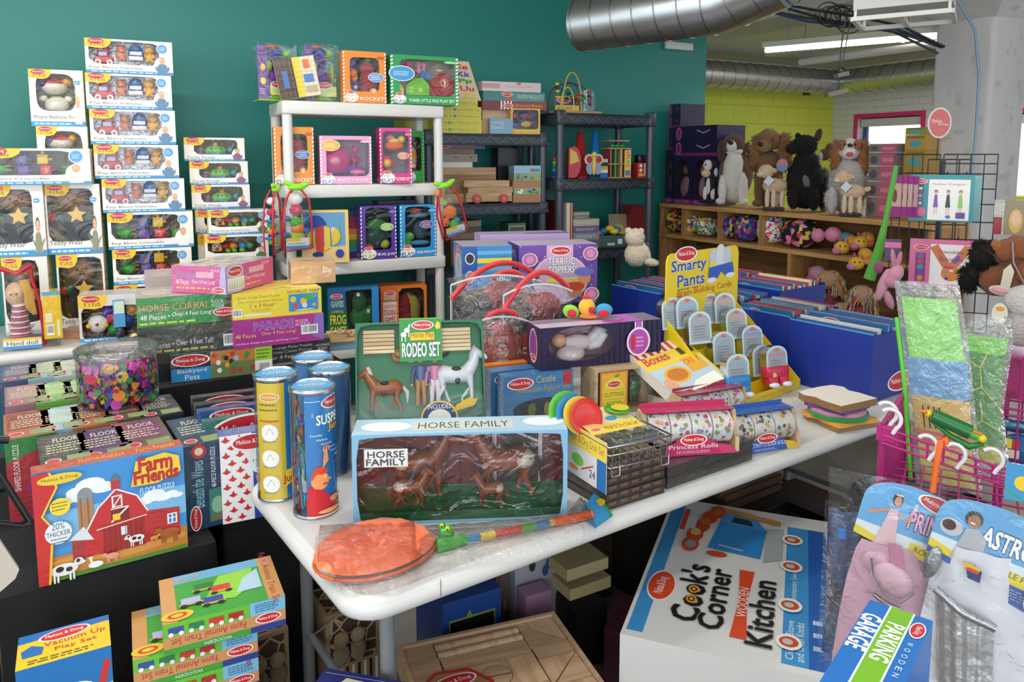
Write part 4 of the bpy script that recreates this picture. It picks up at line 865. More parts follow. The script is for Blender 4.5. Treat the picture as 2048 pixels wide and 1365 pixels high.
def FP(label,x0,x1,yt,z,c,col,art,fill,win=(.5,.55,.34,.33,8),d=.15,yaw=YAW,**k):
 m,w1,h1=wplace(x0,x1,yt,z,c,yaw);return carton('toy_carton',label,'toy box',m,w1,d,h1,col,art,window=win,fill=fill,film=clear(scale=8,strength=.5),group='baby play sets on the white shelf',**k)
FP('orange rocket play set box on the top white shelf',690,775,103,ZT,WSC+.03,'#e88a28',fp_art('','ROCKET','#c8503a',(.76,.5),'#6a98d0','#e8b040'),rocket_fill,inner='#6a6258',yaw=RAD(24))
FP('wide green box with three little pigs on the top white shelf',784,917,112,ZT,WSC+.01,'#1f9a4c',fp_art('','THREE LITTLE PIGS PLAY SET','#a8d8b0',(.16,.62),'#3a9ad0'),pigs_fill,win=(.54,.55,.41,.37,10),inner='#b8b2a8',yaw=RAD(24))
FP('orange rocket play set box at the left end of the second white shelf',549,628,254,Z2,WSC+.075,'#e08a20',fp_art('','ROCKET','#c8503a',(.72,.52),'#3f68b0','#4a70c0'),rocket_fill,inner='#6a6258',yaw=RAD(20),left='#d88a30',d=.19)
purse_fill=parts_fill([('plush_purse',[(.32,.5,.3,.3,'#c03078'),(.3,.48,.12,.1,'#e890a8',.02),(.32,.24,.3,.06,'#6a3a90')]),('plush_doll',[(.7,.72,.09,.09,'#b03a78'),(.7,.5,.1,.12,'#a02a60'),(.72,.3,.2,.08,'#7a3aa0'),(.74,.24,.16,.06,'#e07aa0',.02)])])
FP('light pink purse play set box in the middle of the second white shelf',640,743,272,Z2,WSC+.05,'#e8a0c8',fp_art('','PRETTY PURSE','#e8c0d8',(.2,.8),'#e8b030'),purse_fill,win=(.54,.54,.42,.38,10),inner='#c8b8c8',yaw=RAD(22),left='#b87aa8')
pot_fill=parts_fill([('plush_flower',[(.25,.42,.17,.08,'#d02a2a'),(.25,.32,.2,.08,'#d02a2a'),(.12,.38,.09,.09,'#c82424'),(.38,.36,.1,.09,'#c82424'),(.25,.37,.13,.08,'#f0c020',.02),(.3,.24,.1,.03,'#3a8a3a')]),('plush_pot',[(.5,.68,.3,.09,'#e8642c'),(.38,.82,.14,.07,'#e86a8a'),(.75,.8,.12,.07,'#f0d040'),(.5,.77,.2,.05,'#f0c84a')])])
FP('hot pink flower pot play set box on the second white shelf',760,823,256,Z2,WSC+.0,'#d82a84',fp_art('','FLOWER POT','#e868a8',(.74,.5),'#e07a3a'),pot_fill,win=(.5,.56,.42,.38,10),inner='#a89aa0',yaw=RAD(20),left='#b82a70',d=.17)
FP('green play set box behind the hot pink one on the second white shelf',815,848,262,Z2,WSC+.18,'#2fa038',fp_art('','','#3aa0a0',(.3,.32),'#e8a050'),parts_fill([('plush_toy',[(.4,.5,.3,.2,'#d8a83a')])]),inner='#5a6a4a',yaw=RAD(28))
dark_fill=parts_fill([('bug_jug',[(.5,.62,.3,.12,'#2a7a34'),(.5,.4,.32,.22,'#1f4a34'),(.3,.22,.12,.08,'#d8502a'),(.72,.26,.14,.09,'#b8b83a'),(.5,.3,.12,.08,'#7a3a90')])])
FP('purple play set box with a green jug on the third white shelf',718,790,412,Z3,WSC+.03,'#5a2f96',fp_art('','BUG JUG','#8a6ac0',(.74,.6),'#8ac03a','#8ab83a'),dark_fill,win=(.5,.57,.36,.4,10),inner='#2a3a34',yaw=RAD(24))
dino_fill=parts_fill([('plush_dinosaur',[(.3,.38,.15,.08,'#5ac048'),(.25,.28,.12,.14,'#4ab040'),(.32,.42,.03,.02,'#f4f4f4',.02)]),('aquarium',[(.55,.78,.3,.04,'#2a90c0'),(.5,.86,.16,.07,'#c8402a'),(.65,.5,.2,.18,'#3a5a6a'),(.6,.25,.3,.05,'#3a9ac8')])])
FP('bright blue play set box with a small green dinosaur on the third white shelf',798,870,410,Z3,WSC+.03,'#2a98d8',fp_art('','AQUARIUM','#6ac0e8',(.74,.62),'#6a2f90','#5a3a9a'),dino_fill,win=(.5,.57,.36,.4,10),inner='#33424a',yaw=RAD(24))
frog_fill=parts_fill([('plush_frog',[(.62,.72,.14,.2,'#1f6a30'),(.62,.45,.18,.22,'#2a7a38'),(.82,.5,.12,.14,'#2f8a42'),(.6,.86,.04,.04,'#e8ece8',.02),(.8,.56,.035,.04,'#e8ece8',.02)]),('plush_lily',[(.88,.24,.1,.1,'#e8b83a'),(.75,.22,.08,.06,'#d86a3a')])])
def frog_art(F):
 f=F['front'];f.poly([(0,0),(.4,0),(.34,.9),(0,1)],'#2a6a3a');f.rect(0,.62,.34,1,'#1f5f96');f.logo(.17,.86,.11);f.text('GAMES',.06,.68,.3,.78,'#2a8a4a',ol='#e0e8e0');f.text('JUMPING',.06,.56,.3,.62,'#d8d04a');f.text('FROG',.04,.38,.34,.54,'#e8d84a',.03);f.text('GAMES',.03,.18,.34,.34,'#e8d84a',.03);f.rect(.86,.3,1,1,'#2a8ad0')
FP('green and blue frog games box on the fourth white shelf',648,752,576,Z4,WSC+.03,'#1f6f9c',frog_art,frog_fill,win=(.62,.54,.33,.42,8),inner='#3a5a4a',yaw=RAD(16))
sand_fill=parts_fill([('felt_sandwich',[(.55,.5,.2,.34,'#8a1420'),(.62,.55,.16,.3,'#e0a030'),(.68,.55,.16,.3,'#7a4a90'),(.74,.52,.14,.28,'#a8a030'),(.78,.5,.12,.26,'#b83a30')])])
def sand_art(F):
 f=F['front'];f.rect(0,0,.36,1,'#d0642a');f.rect(.05,.28,.34,.72,'#e8d8c8');f.logo(.2,.88,.12);f.text('GAMES',.07,.76,.32,.84,'#3a9a4a',ol='#f0f0e0');f.text('SANDWICH',.07,.6,.32,.67,'#c84a2a');f.text('STACKING',.06,.47,.33,.57,'#c8302a',.03);f.text('GAMES',.08,.34,.31,.44,'#c8302a',.03);f.rect(0,0,.36,.24,'#3f6a24');f.text('10',.08,.12,.2,.22,'#e8c83a');f.text('14',.08,.02,.2,.1,'#e8c83a')
FP('orange sandwich stacking games box on the fourth white shelf',756,850,573,Z4,WSC+.03,'#e07a28',sand_art,sand_fill,win=(.66,.54,.28,.42,8),inner='#6a5a4a',yaw=RAD(20))
def worm_box(label,x0,x1,yt,c):
 m,w1,h1=wplace(x0,x1,yt,ZT,c,RAD(30));r=thing('worm_carton',label,'toy box',m,'clear cartons with plush worms');w,h,d=w1,h1,.13
 b=MB();s=M
 b.ell((w*.5,d/2,h*.42),(w*.3,.05,h*.17),s('#6a2a96','soft'),16,10);b.ell((w*.5,d/2,h*.7),(w*.22,.05,h*.12),s('#5a2a86','soft'),16,10);b.build('plush_body',r)
 b=MB();b.ell((w*.3,d*.3,h*.62),(w*.12,.03,h*.1),s('#a8d03a','soft'));b.ell((w*.78,d*.35,h*.85),(w*.1,.03,h*.06),s('#a8d83a','soft'));b.ell((w*.5,d*.4,h*.86),(w*.2,.04,h*.08),s('#2c4aa0','soft'));b.ell((w*.42,d*.35,h*.95),(w*.18,.03,h*.035),s('#e0602a','soft'));b.ell((w*.85,d*.4,h*.5),(w*.07,.03,h*.2),s('#a8b83a','soft'));b.build('plush_limbs',r)
 b=MB();b.ell((w*.5,d*.4,h*.06),(w*.42,.05,h*.05),s('#7ac82a','soft'));b.build('plush_foot',r)
 b=MB();b.box(0,0,0,w,d,.006,s('#7ac83a'));f=Face(b,(w*.3,.002,h*.1),(1,0,0),(0,0,1),w*.6,h*.22);f.rect(0,0,1,.8,'#e8d84a');f.ell(.5,.45,.45,.3,'#b8d8a0');f.logo(.4,.85,.35);b.poly([(0,.001,.006),(w*.28,.001,.006),(w*.22,.001,h*.95),(0,.001,h*.98)],s('#7a4a9a'));f=Face(b,(w*.03,.0005,h*.1),(1,0,0),(0,0,1),w*.2,h*.8);f.ell(.5,.3,.35,.08,'#e8d84a');f.ell(.5,.6,.3,.08,'#e8c83a');f.para(.1,.0,.9,.15,3,'#e0d0e8');b.build('card',r)
 b=MB();b.box(0,0,.006,w,d,h,clear(scale=9,strength=.5,base=.06));b.build('clear_carton',r)
worm_box('clear carton with a purple plush worm at the left end of the top white shelf',522,600,88,WSC+.1)
worm_box('clear carton with a purple plush worm beside the orange box on the top shelf',615,683,88,WSC+.1)
A=Pc(562,196,WSC+.02);m=Mx((A.x,A.y,ZT),RAD(20))@Matrix.Rotation(RAD(-10),4,'X')@Matrix.Rotation(RAD(-9),4,'Y')
b=MB();w_,h_=.21,.215;b.box(0,0,0,w_,.025,h_,M('#c8c0a8'));f=Face(b,(0,0,0),(1,0,0),(0,0,1),w_,h_);f.rect(0,0,.45,1,'#3a2a20');f.rect(.45,0,.62,1,'#e8c828');f.rect(.62,0,1,1,'#d8ccb0')
for i in range(4):
 for j in range(5):f.rect(.03+i*.1,.04+j*.19,.1+i*.1,.17+j*.19,'#5a3a28')
f.rect(.15,.25,.28,.68,'#3a6ab0');f.rect(.7,.7,.85,.92,'#d86a2a');f.rect(.66,.35,.9,.55,'#3a78c0');f.rect(.66,.1,.95,.25,'#b8a87a')
for i in range(8):f.line([(i/8,0),(i/8,1)],.004,'#8a8a80');f.line([(0,i/8),(1,i/8)],.004,'#8a8a80')
tag(b.build('pattern_pack',None,m),'flat brown and yellow wrapped pattern pack leaning at the front of the top shelf','pack')
m,w1,h1=wplace(598,694,420,Z3,WSC+.025,RAD(14));m=m@Matrix.Rotation(RAD(-8),4,'X');r=thing('fish_puzzle','wooden fish puzzle board leaning on the third white shelf','puzzle',m)
b=MB();w,h=w1,h1;b.box(0,0,0,w,.018,h,wood('#d8bc8a','#b8925c',5,2),front=M('#e0b85a'));f=Face(b,(0,0,0),(1,0,0),(0,0,1),w,h);f.rect(.04,.04,.93,.95,'#e0b05a');f.rect(.04,.3,.93,.95,'#4a8ab8');f.poly([(.04,.3),(.3,.34),(.6,.28),(.93,.32),(.93,.04),(.04,.04)],'#d8b068');f.line([(.8,.35),(.84,.5),(.8,.7),(.84,.85)],.02,'#3a8a4a');b.build('board',r)
def piece(pts,c,nm='puzzle_piece',y=.0):
 b=MB();b.push(Matrix.Translation((0,-.0008,0))@Matrix.Rotation(PI/2,4,'X'));b.prism([(x*w,z*h)for x,z in pts],.006,M(c,'matte'));b.pop();b.build(nm,r)
E_=lambda cx,cy,rx,ry,a0=0,a1=360:[(cx+rx*math.cos(RAD(a0+(a1-a0)*i/14)),cy+ry*math.sin(RAD(a0+(a1-a0)*i/14)))for i in range(15 if a1-a0<360 else 14)]
piece(E_(.3,.62,.25,.28,20,180),'#2a4a9a');piece([(.1,.4),(.28,.3),(.28,.6),(.12,.58)],'#e0c040');piece([(.3,.22),(.46,.2),(.46,.7),(.3,.68)],'#c83a30');piece([(.48,.22),(.6,.28),(.6,.66),(.48,.7)],'#e0c040');piece(E_(.62,.5,.2,.18,-80,80)+[(.62,.64)],'#d8b838');piece(E_(.34,.16,.12,.05),'#24386a');piece(E_(.8,.17,.09,.08),'#2a3f8a')
b=MB();b.cyl((w*.66,-.007,h*.62),(w*.66,-.009,h*.62),.009,M('#f0f0f0'),14);b.cyl((w*.66,-.009,h*.62),(w*.66,-.011,h*.62),.004,M('#222222'),10);b.build('eye',r)
zz=Z3;cs=['#3a2a6a','#2a8a9a','#3f9a3a','#c8b838','#c86a2a','#a82a30','#7a2a4a','#2a3a5a']
for i,c in enumerate(cs):
 m,w1,h1=wplace(655,716,400,zz,WSC+.14,RAD(28));hh=.034
 tag(carton('flat_game_box','flat %s-edged box, %s in the stack behind the fish puzzle'%(['violet','teal','green','yellow','orange','red','plum','navy'][i],['lowest','second','third','fourth','fifth','sixth','seventh','topmost'][i]),'box',m,w1,.2,hh-.001,c,None,'print'),group='flat boxes behind the fish puzzle');zz+=hh
m,w1,h1=wplace(755,832,402,Z3,WSC+.2,YAW);carton('toy_carton','dark box with a pink top edge behind the purple and blue sets','toy box',m,w1,.12,h1,'#3a1a3a',None,top='#a8306a')
def pouch(label,px,py,pw,ph,c,toys,tilt=0,yaw=YAW):
 A=Pc(px,py,c);B=Pc(px,py+ph,c);h=(A.z-B.z);w=pw*A.y/FOC
 r=thing('hanging_pouch',label,'toy',Mx((B.x,B.y,B.z),yaw)@Matrix.Rotation(tilt,4,'Y'),'clear pouches clipped to the white shelf')
 out=[(-.5,0),(.5,.04),(.5,.45),(.42,.78),(.12,.97),(-.18,.96),(-.42,.75),(-.5,.4)]
 P=[(x*w,-.0,z*h)for x,z in out];b=MB();b.tube(P,.006,M('#c8202c','plastic'),6,closed=True);b.tube([(-.5*w,.05,0),(-.5*w,.055,.45*h),(-.3*w,.05,.8*h),(-.02*w,.03,.97*h)],.005,M('#c8202c','plastic'),6);b.build('trim',r)
 b=MB();b.ell((0,.0,h*.98),(w*.32,.02,.018),M('#8ee02c','soft'));b.ell((w*-.25,.0,h*1.03),(w*.25,.012,.014),M('#8ee02c','soft'),rot=(0,25,0));b.ell((w*.25,.0,h*1.01),(w*.22,.012,.014),M('#8ee02c','soft'),rot=(0,-15,0));b.build('leaf_clip',r)
 for nm,L in toys:
  b=MB()
  for x,z,s,c_ in L:b.ell((x*w,.03,z*h),(s*w,.026,s*w*.9),M(c_,'soft'),12,8)
  b.build(nm,r)
 b=MB();b.box(-.42*w,-.002,.03*h,.4*w,-.0005,.2*h,M('#e8e4dc'));f=Face(b,(-.42*w,-.002,.03*h),(1,0,0),(0,0,1),.82*w,.17*h);f.rect(0,0,1,.3,KB);f.rect(0,.7,.6,1,YEL);f.text('Tummy inchworm' if 'worm' in label else 'Carrot',.05,.36,.8,.6,'#4a4a4a');b.build('card',r)
 b=MB();b.grid(lambda u,v:((-.5+u)*w*(1-.55*max(0,v-.55)/.45),-.004-.02*math.sin(PI*u)*math.sin(PI*v),h*v*.97),10,12,clear(scale=18,strength=.8));b.build('film',r)
worm=[('toy_head',[(0,.8,.26,'#f0eee8')]),('toy_segments',[(0,.63,.24,'#c82a5a'),(-.02,.44,.22,'#4ab030'),(.05,.33,.24,'#e8782c'),(.02,.2,.28,'#9ac83a'),(-.32,.5,.12,'#2a6ab0'),(.34,.56,.12,'#2a6ab0'),(.34,.3,.12,'#2a6ab0'),(-.34,.24,.12,'#2a6ab0')])]
A=pouch('red-trimmed pouch with a soft inchworm clipped to the front left shelf post',597,372,56,130,WSC-.05,worm)
A=pouch('inchworm pouch seen edge-on at the left, beside the one on the post',556,376,34,132,WSC-.02,worm,yaw=YAW+.9)
A=pouch('red-trimmed pouch with an orange soft toy hanging at the right shelf post',915,365,50,108,WSC-.05,[('toy_head',[(-.25,.86,.2,'#d8905a')]),('toy_segments',[(-.15,.66,.14,'#9ac83a'),(0,.46,.3,'#f07820'),(-.3,.3,.2,'#e8682a'),(.2,.28,.14,'#3aa0b0'),(.05,.22,.2,'#5ac04a')])],tilt=RAD(-14))
def dbox(label,x0,x1,yt,z,c,col,art=None,d=.22,yaw=YAW,name='toy_carton',cat='box',group=None,**k):
 m,w1,h1=wplace(x0,x1,yt,z,c,yaw);carton(name,label,cat,m,w1,d,h1-.001,col,art,group=group,**k);return z+h1
za,zb2_,zc_,_=[z+.001 for z in D1z]
g='yellow boxes on the dark shelf'
def yart(t,dot):
 def a_(F):
  f=F['front'];f.text(t,.06,.25,.95,.75,'#8a8420',0)
  for i in range(1):f.ell(.33,.5,.03,.25,dot)
  F['left'].text('NUMBER FUN',.1,.3,.8,.7,'#9a9030',0)
 return a_
z=za
for i,(yt,t,c)in enumerate(((253,'ANIMAL PATTERN BLOCKS','#5aa83a'),(239,'ANIMAL PATTERN BLOCKS','#5aa83a'),(226,'BIG BUTTON NUMBER FUN','#3a78c0'),(213,'BIG BUTTON NUMBER FUN','#3a78c0'))):
 z=dbox('yellow shape puzzle box on the dark shelf, %s from the bottom'%['lowest','second','third','fourth'][i],868 if i<2 else 884,963,yt,z,D1c+.02,'#dcd04a',yart(t,c),group=g)
z=dbox('short yellow box directly under the leaning alphabet board',905,956,200,z,D1c+.02,'#dcd04a',yart('NUMBER FUN','#dcd04a'),group=g)
z_=za
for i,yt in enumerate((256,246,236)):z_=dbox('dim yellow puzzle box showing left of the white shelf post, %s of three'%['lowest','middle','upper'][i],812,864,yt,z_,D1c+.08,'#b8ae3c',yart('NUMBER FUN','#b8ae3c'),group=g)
m,w1,h1=wplace(893,963,120,z,D1c+.03,YAW);m=m@Matrix.Rotation(RAD(-14),4,'X')
b=MB();b.push(Matrix.Translation((0,.012,0))@Matrix.Rotation(PI/2,4,'X'));b.prism([(0,0),(w1,0),(w1*.76,h1*1.03),(0,h1*1.03)],.012,M('#d8c8a8','matte'));b.pop();f=Face(b,(0,-.0002,0),(1,0,0),(0,0,1),w1,h1)
for j,(row,cs)in enumerate((('Yy Zz',['#d83a30','#e8c030']),('Tt Uu',['#3a9a4a','#d83a30']),('Oo Pp',['#2a4ab0','#3a9a4a']),('Jj Kk',['#e8b828','#3a5ab8']),('Dd Ee',['#3a9a4a','#d83a30']))):
 y=.05+j*.19;a_,b_=row.split();f.text(a_,.04,y,.4-j*.02,y+.13,cs[0],.05);f.text(b_,.46-j*.02,y,.86-j*.04,y+.13,cs[1],.05)
tag(b.build('alphabet_board',None,m),'cream board of coloured alphabet letters leaning on the yellow boxes','board')
z=za
z=dbox('light wooden box at the bottom behind the vehicle box',962,1025,240,z,D1c+.05,'#b8905c',None,yaw=RAD(24))
z=dbox('tan wooden tray under the grocery box on the dark shelf',965,1040,220,z,D1c+.08,'#c8a880',None,yaw=RAD(24))
def gro(F):f=F['front'];f.rect(0,0,.28,1,'#7a3030');f.text('Grocery Boxes',.5,.25,.94,.7,'#e0b060');[f.poly([(.28+k*.05,0),(.305+k*.05,0),(.305+k*.05,1),(.28+k*.05,1)],'#e8e0d8')for k in range(4)];f.logo(.4,.45,.07)
z=dbox('red and white striped grocery box in the pile right of the alphabet board',965,1092,202,z,D1c+.04,'#8f3a34',gro,yaw=RAD(22))
def pan(F):f=F['front'];f.rect(0,0,.35,1,'#3f7f80');f.logo(.38,.75,.08);f.text('PANTRY PRODUCTS',.55,.3,.97,.72,'#d8d8b0');f.rect(.36,0,.46,.4,'#c8502a')
z=dbox('teal pantry products box in the pile right of the alphabet board',967,1089,184,z,D1c+.05,'#4a8f92',pan,yaw=RAD(22))
z=dbox('pale pink box topmost in the pile right of the alphabet board',965,1081,164,z,D1c+.04,'#d8c8c8',lambda F:(F['front'].logo(.62,.85,.05),F['front'].text('Princess Party Time',.4,.4,.85,.65,'#b08088'),F['front'].rect(0,.3,.3,.8,'#c89a9a')),yaw=RAD(22),top='#e0d8d0')
def blu(F):f=F['front'];f.rect(.05,.3,.6,.8,'#9ab8c8');f.text('Trains',.1,.5,.5,.7,'#4a6a8a')
dbox('small pale blue box standing in front of the wooden boxes',980,1026,237,za,D1c+.005,'#7fa4bc',blu,d=.04,yaw=RAD(20))
gb_fill=parts_fill([('toy_car',[(.6,.72,.22,.08,'#c82a2a'),(.55,.8,.14,.08,'#2a58b0'),(.6,.4,.2,.14,'#e8c040'),(.2,.7,.1,.14,'#a83a30'),(.2,.35,.08,.1,'#3a5aa0'),(.82,.4,.1,.14,'#8a2a2a')])])
m,w1,h1=wplace(1022,1080,217,za,D1c+.0,RAD(20));carton('toy_carton','small yellow window box with a toy car set in front of the grocery box','toy box',m,w1,.05,h1,'#e0b840',lambda F:F['front'].text('Car Garage & Case',.1,.02,.9,.1,'#c84a2a'),window=(.5,.57,.44,.38,12),fill=gb_fill,inner='#2a3a5a')
wd=wood('#c8a47c','#9a744c',6,0);wd2=wood('#a88660','#7a5a3c',6,0)
z=zb2_
z=dbox('long pale wooden tray at the bottom left of the middle dark shelf',862,936,388,z,D1c+.14,wd,yaw=RAD(24),name='wooden_tray',cat='tray')
def wagon(label,x0,x1,yt,z,c,wheels=True):
 m,w1,h1=wplace(x0,x1,yt,z,c,RAD(20));r=thing('wooden_wagon',label,'toy',m);b=MB();b.box(0,0,.01,w1,.16,h1,wd);b.build('body',r)
 for x in(.22,.8):
  b=MB();b.cyl((w1*x,-.022,.018),(w1*x,-.004,.018),.03,M('#b83a3c','plastic'),18);b.cyl((w1*x,-.024,.018),(w1*x,-.022,.018),.013,M('#d0685f','plastic'),12);o=b.build('wheel',r);o.location.z=.013
  b=MB();b.cyl((w1*x,.162,.018),(w1*x,.18,.018),.03,M('#b83a3c','plastic'),18);o=b.build('wheel',r);o.location.z=.013
 return z+h1
zw=wagon('wooden wagon with two red wheels on the middle dark shelf',932,1024,386,zb2_,D1c+.06)
zw=dbox('pale wooden tray directly on top of the red-wheeled wagon',936,1026,374,zw,D1c+.07,wd,yaw=RAD(20),d=.16,name='wooden_tray',cat='tray')
dbox('second wooden tray above the red-wheeled wagon',928,1019,361,zw,D1c+.08,wood('#d0b088','#a8845a',6,0),yaw=RAD(20),d=.16,name='wooden_tray',cat='tray')
for i,(x0,x1,yt,col,lab)in enumerate(((868,992,350,wd2,'brown wooden tray low in the pile left on the middle dark shelf'),(868,992,335,wd,'pale wooden tray in the middle of the pile on the dark shelf'),(868,945,324,'#d8d0c4','thin white box in the pile on the middle dark shelf'),(868,955,308,'#8f8478','grey wooden tray with dark dots in the pile on the dark shelf'),(868,949,298,wd2,'small brown tray second from the top of the pile'),(868,970,284,'#3a5f98','flat blue box topmost in the pile on the middle dark shelf'))):
 c=D1c+.2
 z=dbox(lab,x0,x1,yt,z,c,col,(lambda F:(F['front'].logo(.2,.5,.12),F['front'].rect(.35,.3,.8,.7,'#c87a4a')))if i==5 else((lambda F:[F['front'].dot(x,.55,.02,'#2a2622')for x in(.15,.5,.85)])if i==3 else None),d=.17,yaw=RAD(22),name='wooden_tray' if i not in(2,5)else 'toy_carton',cat='tray' if i not in(2,5)else 'box')
z=zb2_
zoo=lambda F:[F['front'].ell(rnd.random()*.8+.1,rnd.random()*.7+.15,.07,.16,rnd.choice(['#e8e8e0','#3a3a30','#5a8a3a','#8a5a3a','#6a98a8']))for _ in range(12)]
for i,(yt,col,a_,lab)in enumerate(((390,'#a8744c',None,'brown wooden box at the bottom right of the middle dark shelf'),(375,'#8fa070',zoo,'small animal-print box between two brown wooden boxes'),(362,'#a8744c',None,'brown wooden box, upper one at the right of the shelf'),(347,'#8fa070',zoo,'small animal-print box under the pale blue train box'),(331,'#8ab8cc',lambda F:(F['front'].rect(.6,.2,.95,.6,'#5a7a8a'),F['front'].ell(.7,.4,.06,.15,'#b84a3a'),F['front'].logo(.45,.8,.05)),'pale blue train box on top of the animal-print boxes'))):
 z=dbox(lab,1026 if i in(0,2)else 1028,1082,yt,z,D1c+.02,col,a_,d=.12,yaw=RAD(18))
dbox('black box at the back right of the middle dark shelf',996,1040,296,zb2_+.002,D1c+.2,'#121216',None,d=.1)
m,w1,h1=wplace(965,1010,458,zc_,D1c+.06);r=thing('plush_frog','green toy frog on the lower dark shelf','toy',m)
b=MB();b.ell((.06,.06,.05),(.075,.06,.05),M('#5a9a2c','soft'),16,10);b.ell((.06,.02,.075),(.05,.04,.03),M('#6aae34','soft'));b.build('body',r)
for x in(.035,.09):b=MB();b.ell((x,.0,.105),.014,M('#6aae34','soft'));b.ell((x,-.012,.107),.006,M('#222222'));b.build('eye',r)
dbox('green and brown picture box beside the toy frog',1016,1052,446,zc_,D1c+.06,'#3a5a3c',lambda F:(F['front'].rect(.06,.06,.94,.94,'#9a9484'),F['front'].rect(.1,.1,.9,.9,'#33503a'),F['front'].ell(.5,.5,.3,.3,'#7a3a38')),d=.18,yaw=RAD(20))
z=zc_
for i in range(4):z=dbox('brown flat box in the pile left of the toy frog, %s'%['lowest','second','third','topmost'][i],900,962,478-i*12,z,D1c+.1,['#6a5a48','#8a745a','#54463a','#9a866a'][i],None,d=.2,group='brown boxes left of the frog')
ya,yb_,yc_,_=[z+.001 for z in D2z]
A=Pc(1105,320,D2c+.06);mm_=Mx((A.x,A.y,ya+.02),RAD(18));r=thing('bead_maze','wooden bead maze with coloured wires on top of the tall dark shelf','toy',mm_)
kx=A.y/FOC
b=MB();b.bbox(0,0,-.02,112*kx,.17,-.004,.04,wd);b.build('base',r)
def arc(x0,x1,h_,y,flat=0,lean=0):return[((x0+(x1-x0)*(.5-.5*math.cos(PI*t))+0)*kx,y+lean*math.sin(PI*t),h_*kx*math.sin(PI*t)**(.55 if flat else.8))for t in[i/20 for i in range(21)]]
for nm,P,c in(('tall_wire',arc(28,68,76,.06),'#d8b83a'),('small_wire',arc(22,50,46,.04),'#e0c040'),('red_wire',arc(2,96,56,.1,1,.02),'#7a2030'),('blue_wire',arc(30,74,58,.13,1),'#2a3f8a')):
 b=MB();b.tube(P,.0045,M(c,'plastic'),6);b.build(nm,r)
for x,z_,c in((16,52,'#e8d030'),(16,45,'#22304a'),(17,38,'#e8d030'),(86,38,'#d8402a'),(86,30,'#2a3f8a'),(86,22,'#d8402a'),(86,14,'#2a3f8a'),(40,34,'#22306a'),(46,30,'#2a8a3a'),(56,26,'#c82a2a'),(62,32,'#c82a2a'),(50,20,'#22306a'),(66,22,'#2a8a3a'),(36,24,'#22304a'),(60,16,'#c82a2a'),(70,30,'#8a2a2a')):
 b=MB();b.ell((x*kx,.06,z_*kx),(.015,.015,.011),M(c,'plastic'),10,8);b.build('bead',r)
b=MB();b.box(18*kx,.11,0,70*kx,.125,30*kx,M('#e0c840'));f=Face(b,(18*kx,.11,0),(1,0,0),(0,0,1),52*kx,30*kx);f.rect(0,.4,1,.9,'#3a3f6a');f.logo(.35,.75,.28);f.text('BEAD MAZE',.1,.1,.7,.3,'#5a5a2a');f.rect(.0,.9,1,1,'#e8c828');b.build('card',r)
b=MB();b.grid(lambda u,v:((66+44*u)*kx,.13-.05*math.sin(PI*u),44*kx*v*math.sin(PI*(.15+.7*u))**.4),10,6,clear(scale=14,strength=.6,base=.1));b.build('wrap',r)
for px,c,lab in((1160,'#b82a2c','red plastic cone on the middle shelf of the tall dark unit'),(1190,'#1f7ac0','blue plastic cone beside the red one')):
 A=Pc(px,320,D2c+.22);h_=Pc(px,262,D2c+.22).z-yb_
 b=MB();b.lathe([(.062,0),(.062,.012),(.055,.016),(.02,h_-.006),(.016,h_)],M(c,'plastic'),20);tag(b.build('plastic_cone',None,Mx((A.x,A.y,yb_))),lab,'cone','plastic cones')
def place(px,c,z):A=Pc(px,320,c);return A,A.y/FOC
A,k=place(1146,D2c+.07,yb_);r=thing('fan_toy','red and yellow rounded wooden toy left of the cones','toy',Mx((A.x,A.y,yb_),RAD(20)))
b=MB();b.push(Matrix.Translation((0,.02,0))@Matrix.Rotation(PI/2,4,'X'));b.prism([(x*15*k,33*k+y*31*k)for x,y in circ(18,-PI/2,PI/2+.2)]+[(-12*k,60*k),(-12*k,2*k)],.04,M('#b02030','plastic'));b.pop();b.build('body',r)
b=MB();b.push(Matrix.Translation((0,-.021,0))@Matrix.Rotation(PI/2,4,'X'));b.prism([(-10*k,28*k),(10*k,34*k),(4*k,52*k),(-10*k,60*k)],.006,M('#c8a83a','plastic'));b.pop();b.build('window_panel',r)
A,k=place(1116,D2c+.1,yb_);r=thing('ring_stacker','small rainbow ring stacker at the left end of that shelf','toy',Mx((A.x,A.y,yb_)))
for i,c in enumerate(('#6a3a9a','#2a4ab0','#3aa0c0','#3a9a4a','#d8c030','#d8782a','#c82a30')):b=MB();q=.05-i*.003;b.lathe([(q*.8,0),(q,.008),(q,.018),(q*.8,.024)],M(c,'plastic'),16);o=b.build('ring',r);o.location.z=i*.0245
A,k=place(1187,D2c+.04,yb_);r=thing('butterfly_toy','butterfly-shaped wooden toy in front of the blue cone','toy',Mx((A.x,A.y,yb_),RAD(16)))
b=MB();T=Matrix.Rotation(PI/2,4,'X');b.push(T)
for s in(-1,1):b.prism([(s*10*k+x*10*k,38*k+y*11*k)for x,y in circ(14)],.01,M('#c8b8a0','matte'));b.prism([(s*8*k+x*8*k,20*k+y*12*k)for x,y in circ(14)],.011,M('#8a9ab0','matte'))
b.pop();b.build('wings',r)
b=MB();b.push(T)
for s in(-1,1):b.prism([(s*10*k+x*6*k,38*k+y*7*k)for x,y in circ(12)],.003,M('#a8303a','matte'),z0=.0115)
b.pop();b.build('wing_patches',r)
b=MB();b.ell((0,-.012,26*k),(4*k,.012,20*k),M('#d8b83a','plastic'));b.ell((0,-.012,48*k),5.5*k,M('#e0c85a','plastic'));b.lathe([(.02,0),(.03,.0),(.03,.006),(.01,.012)],M('#3a3a3a'));b.build('body',r)
z=yb_
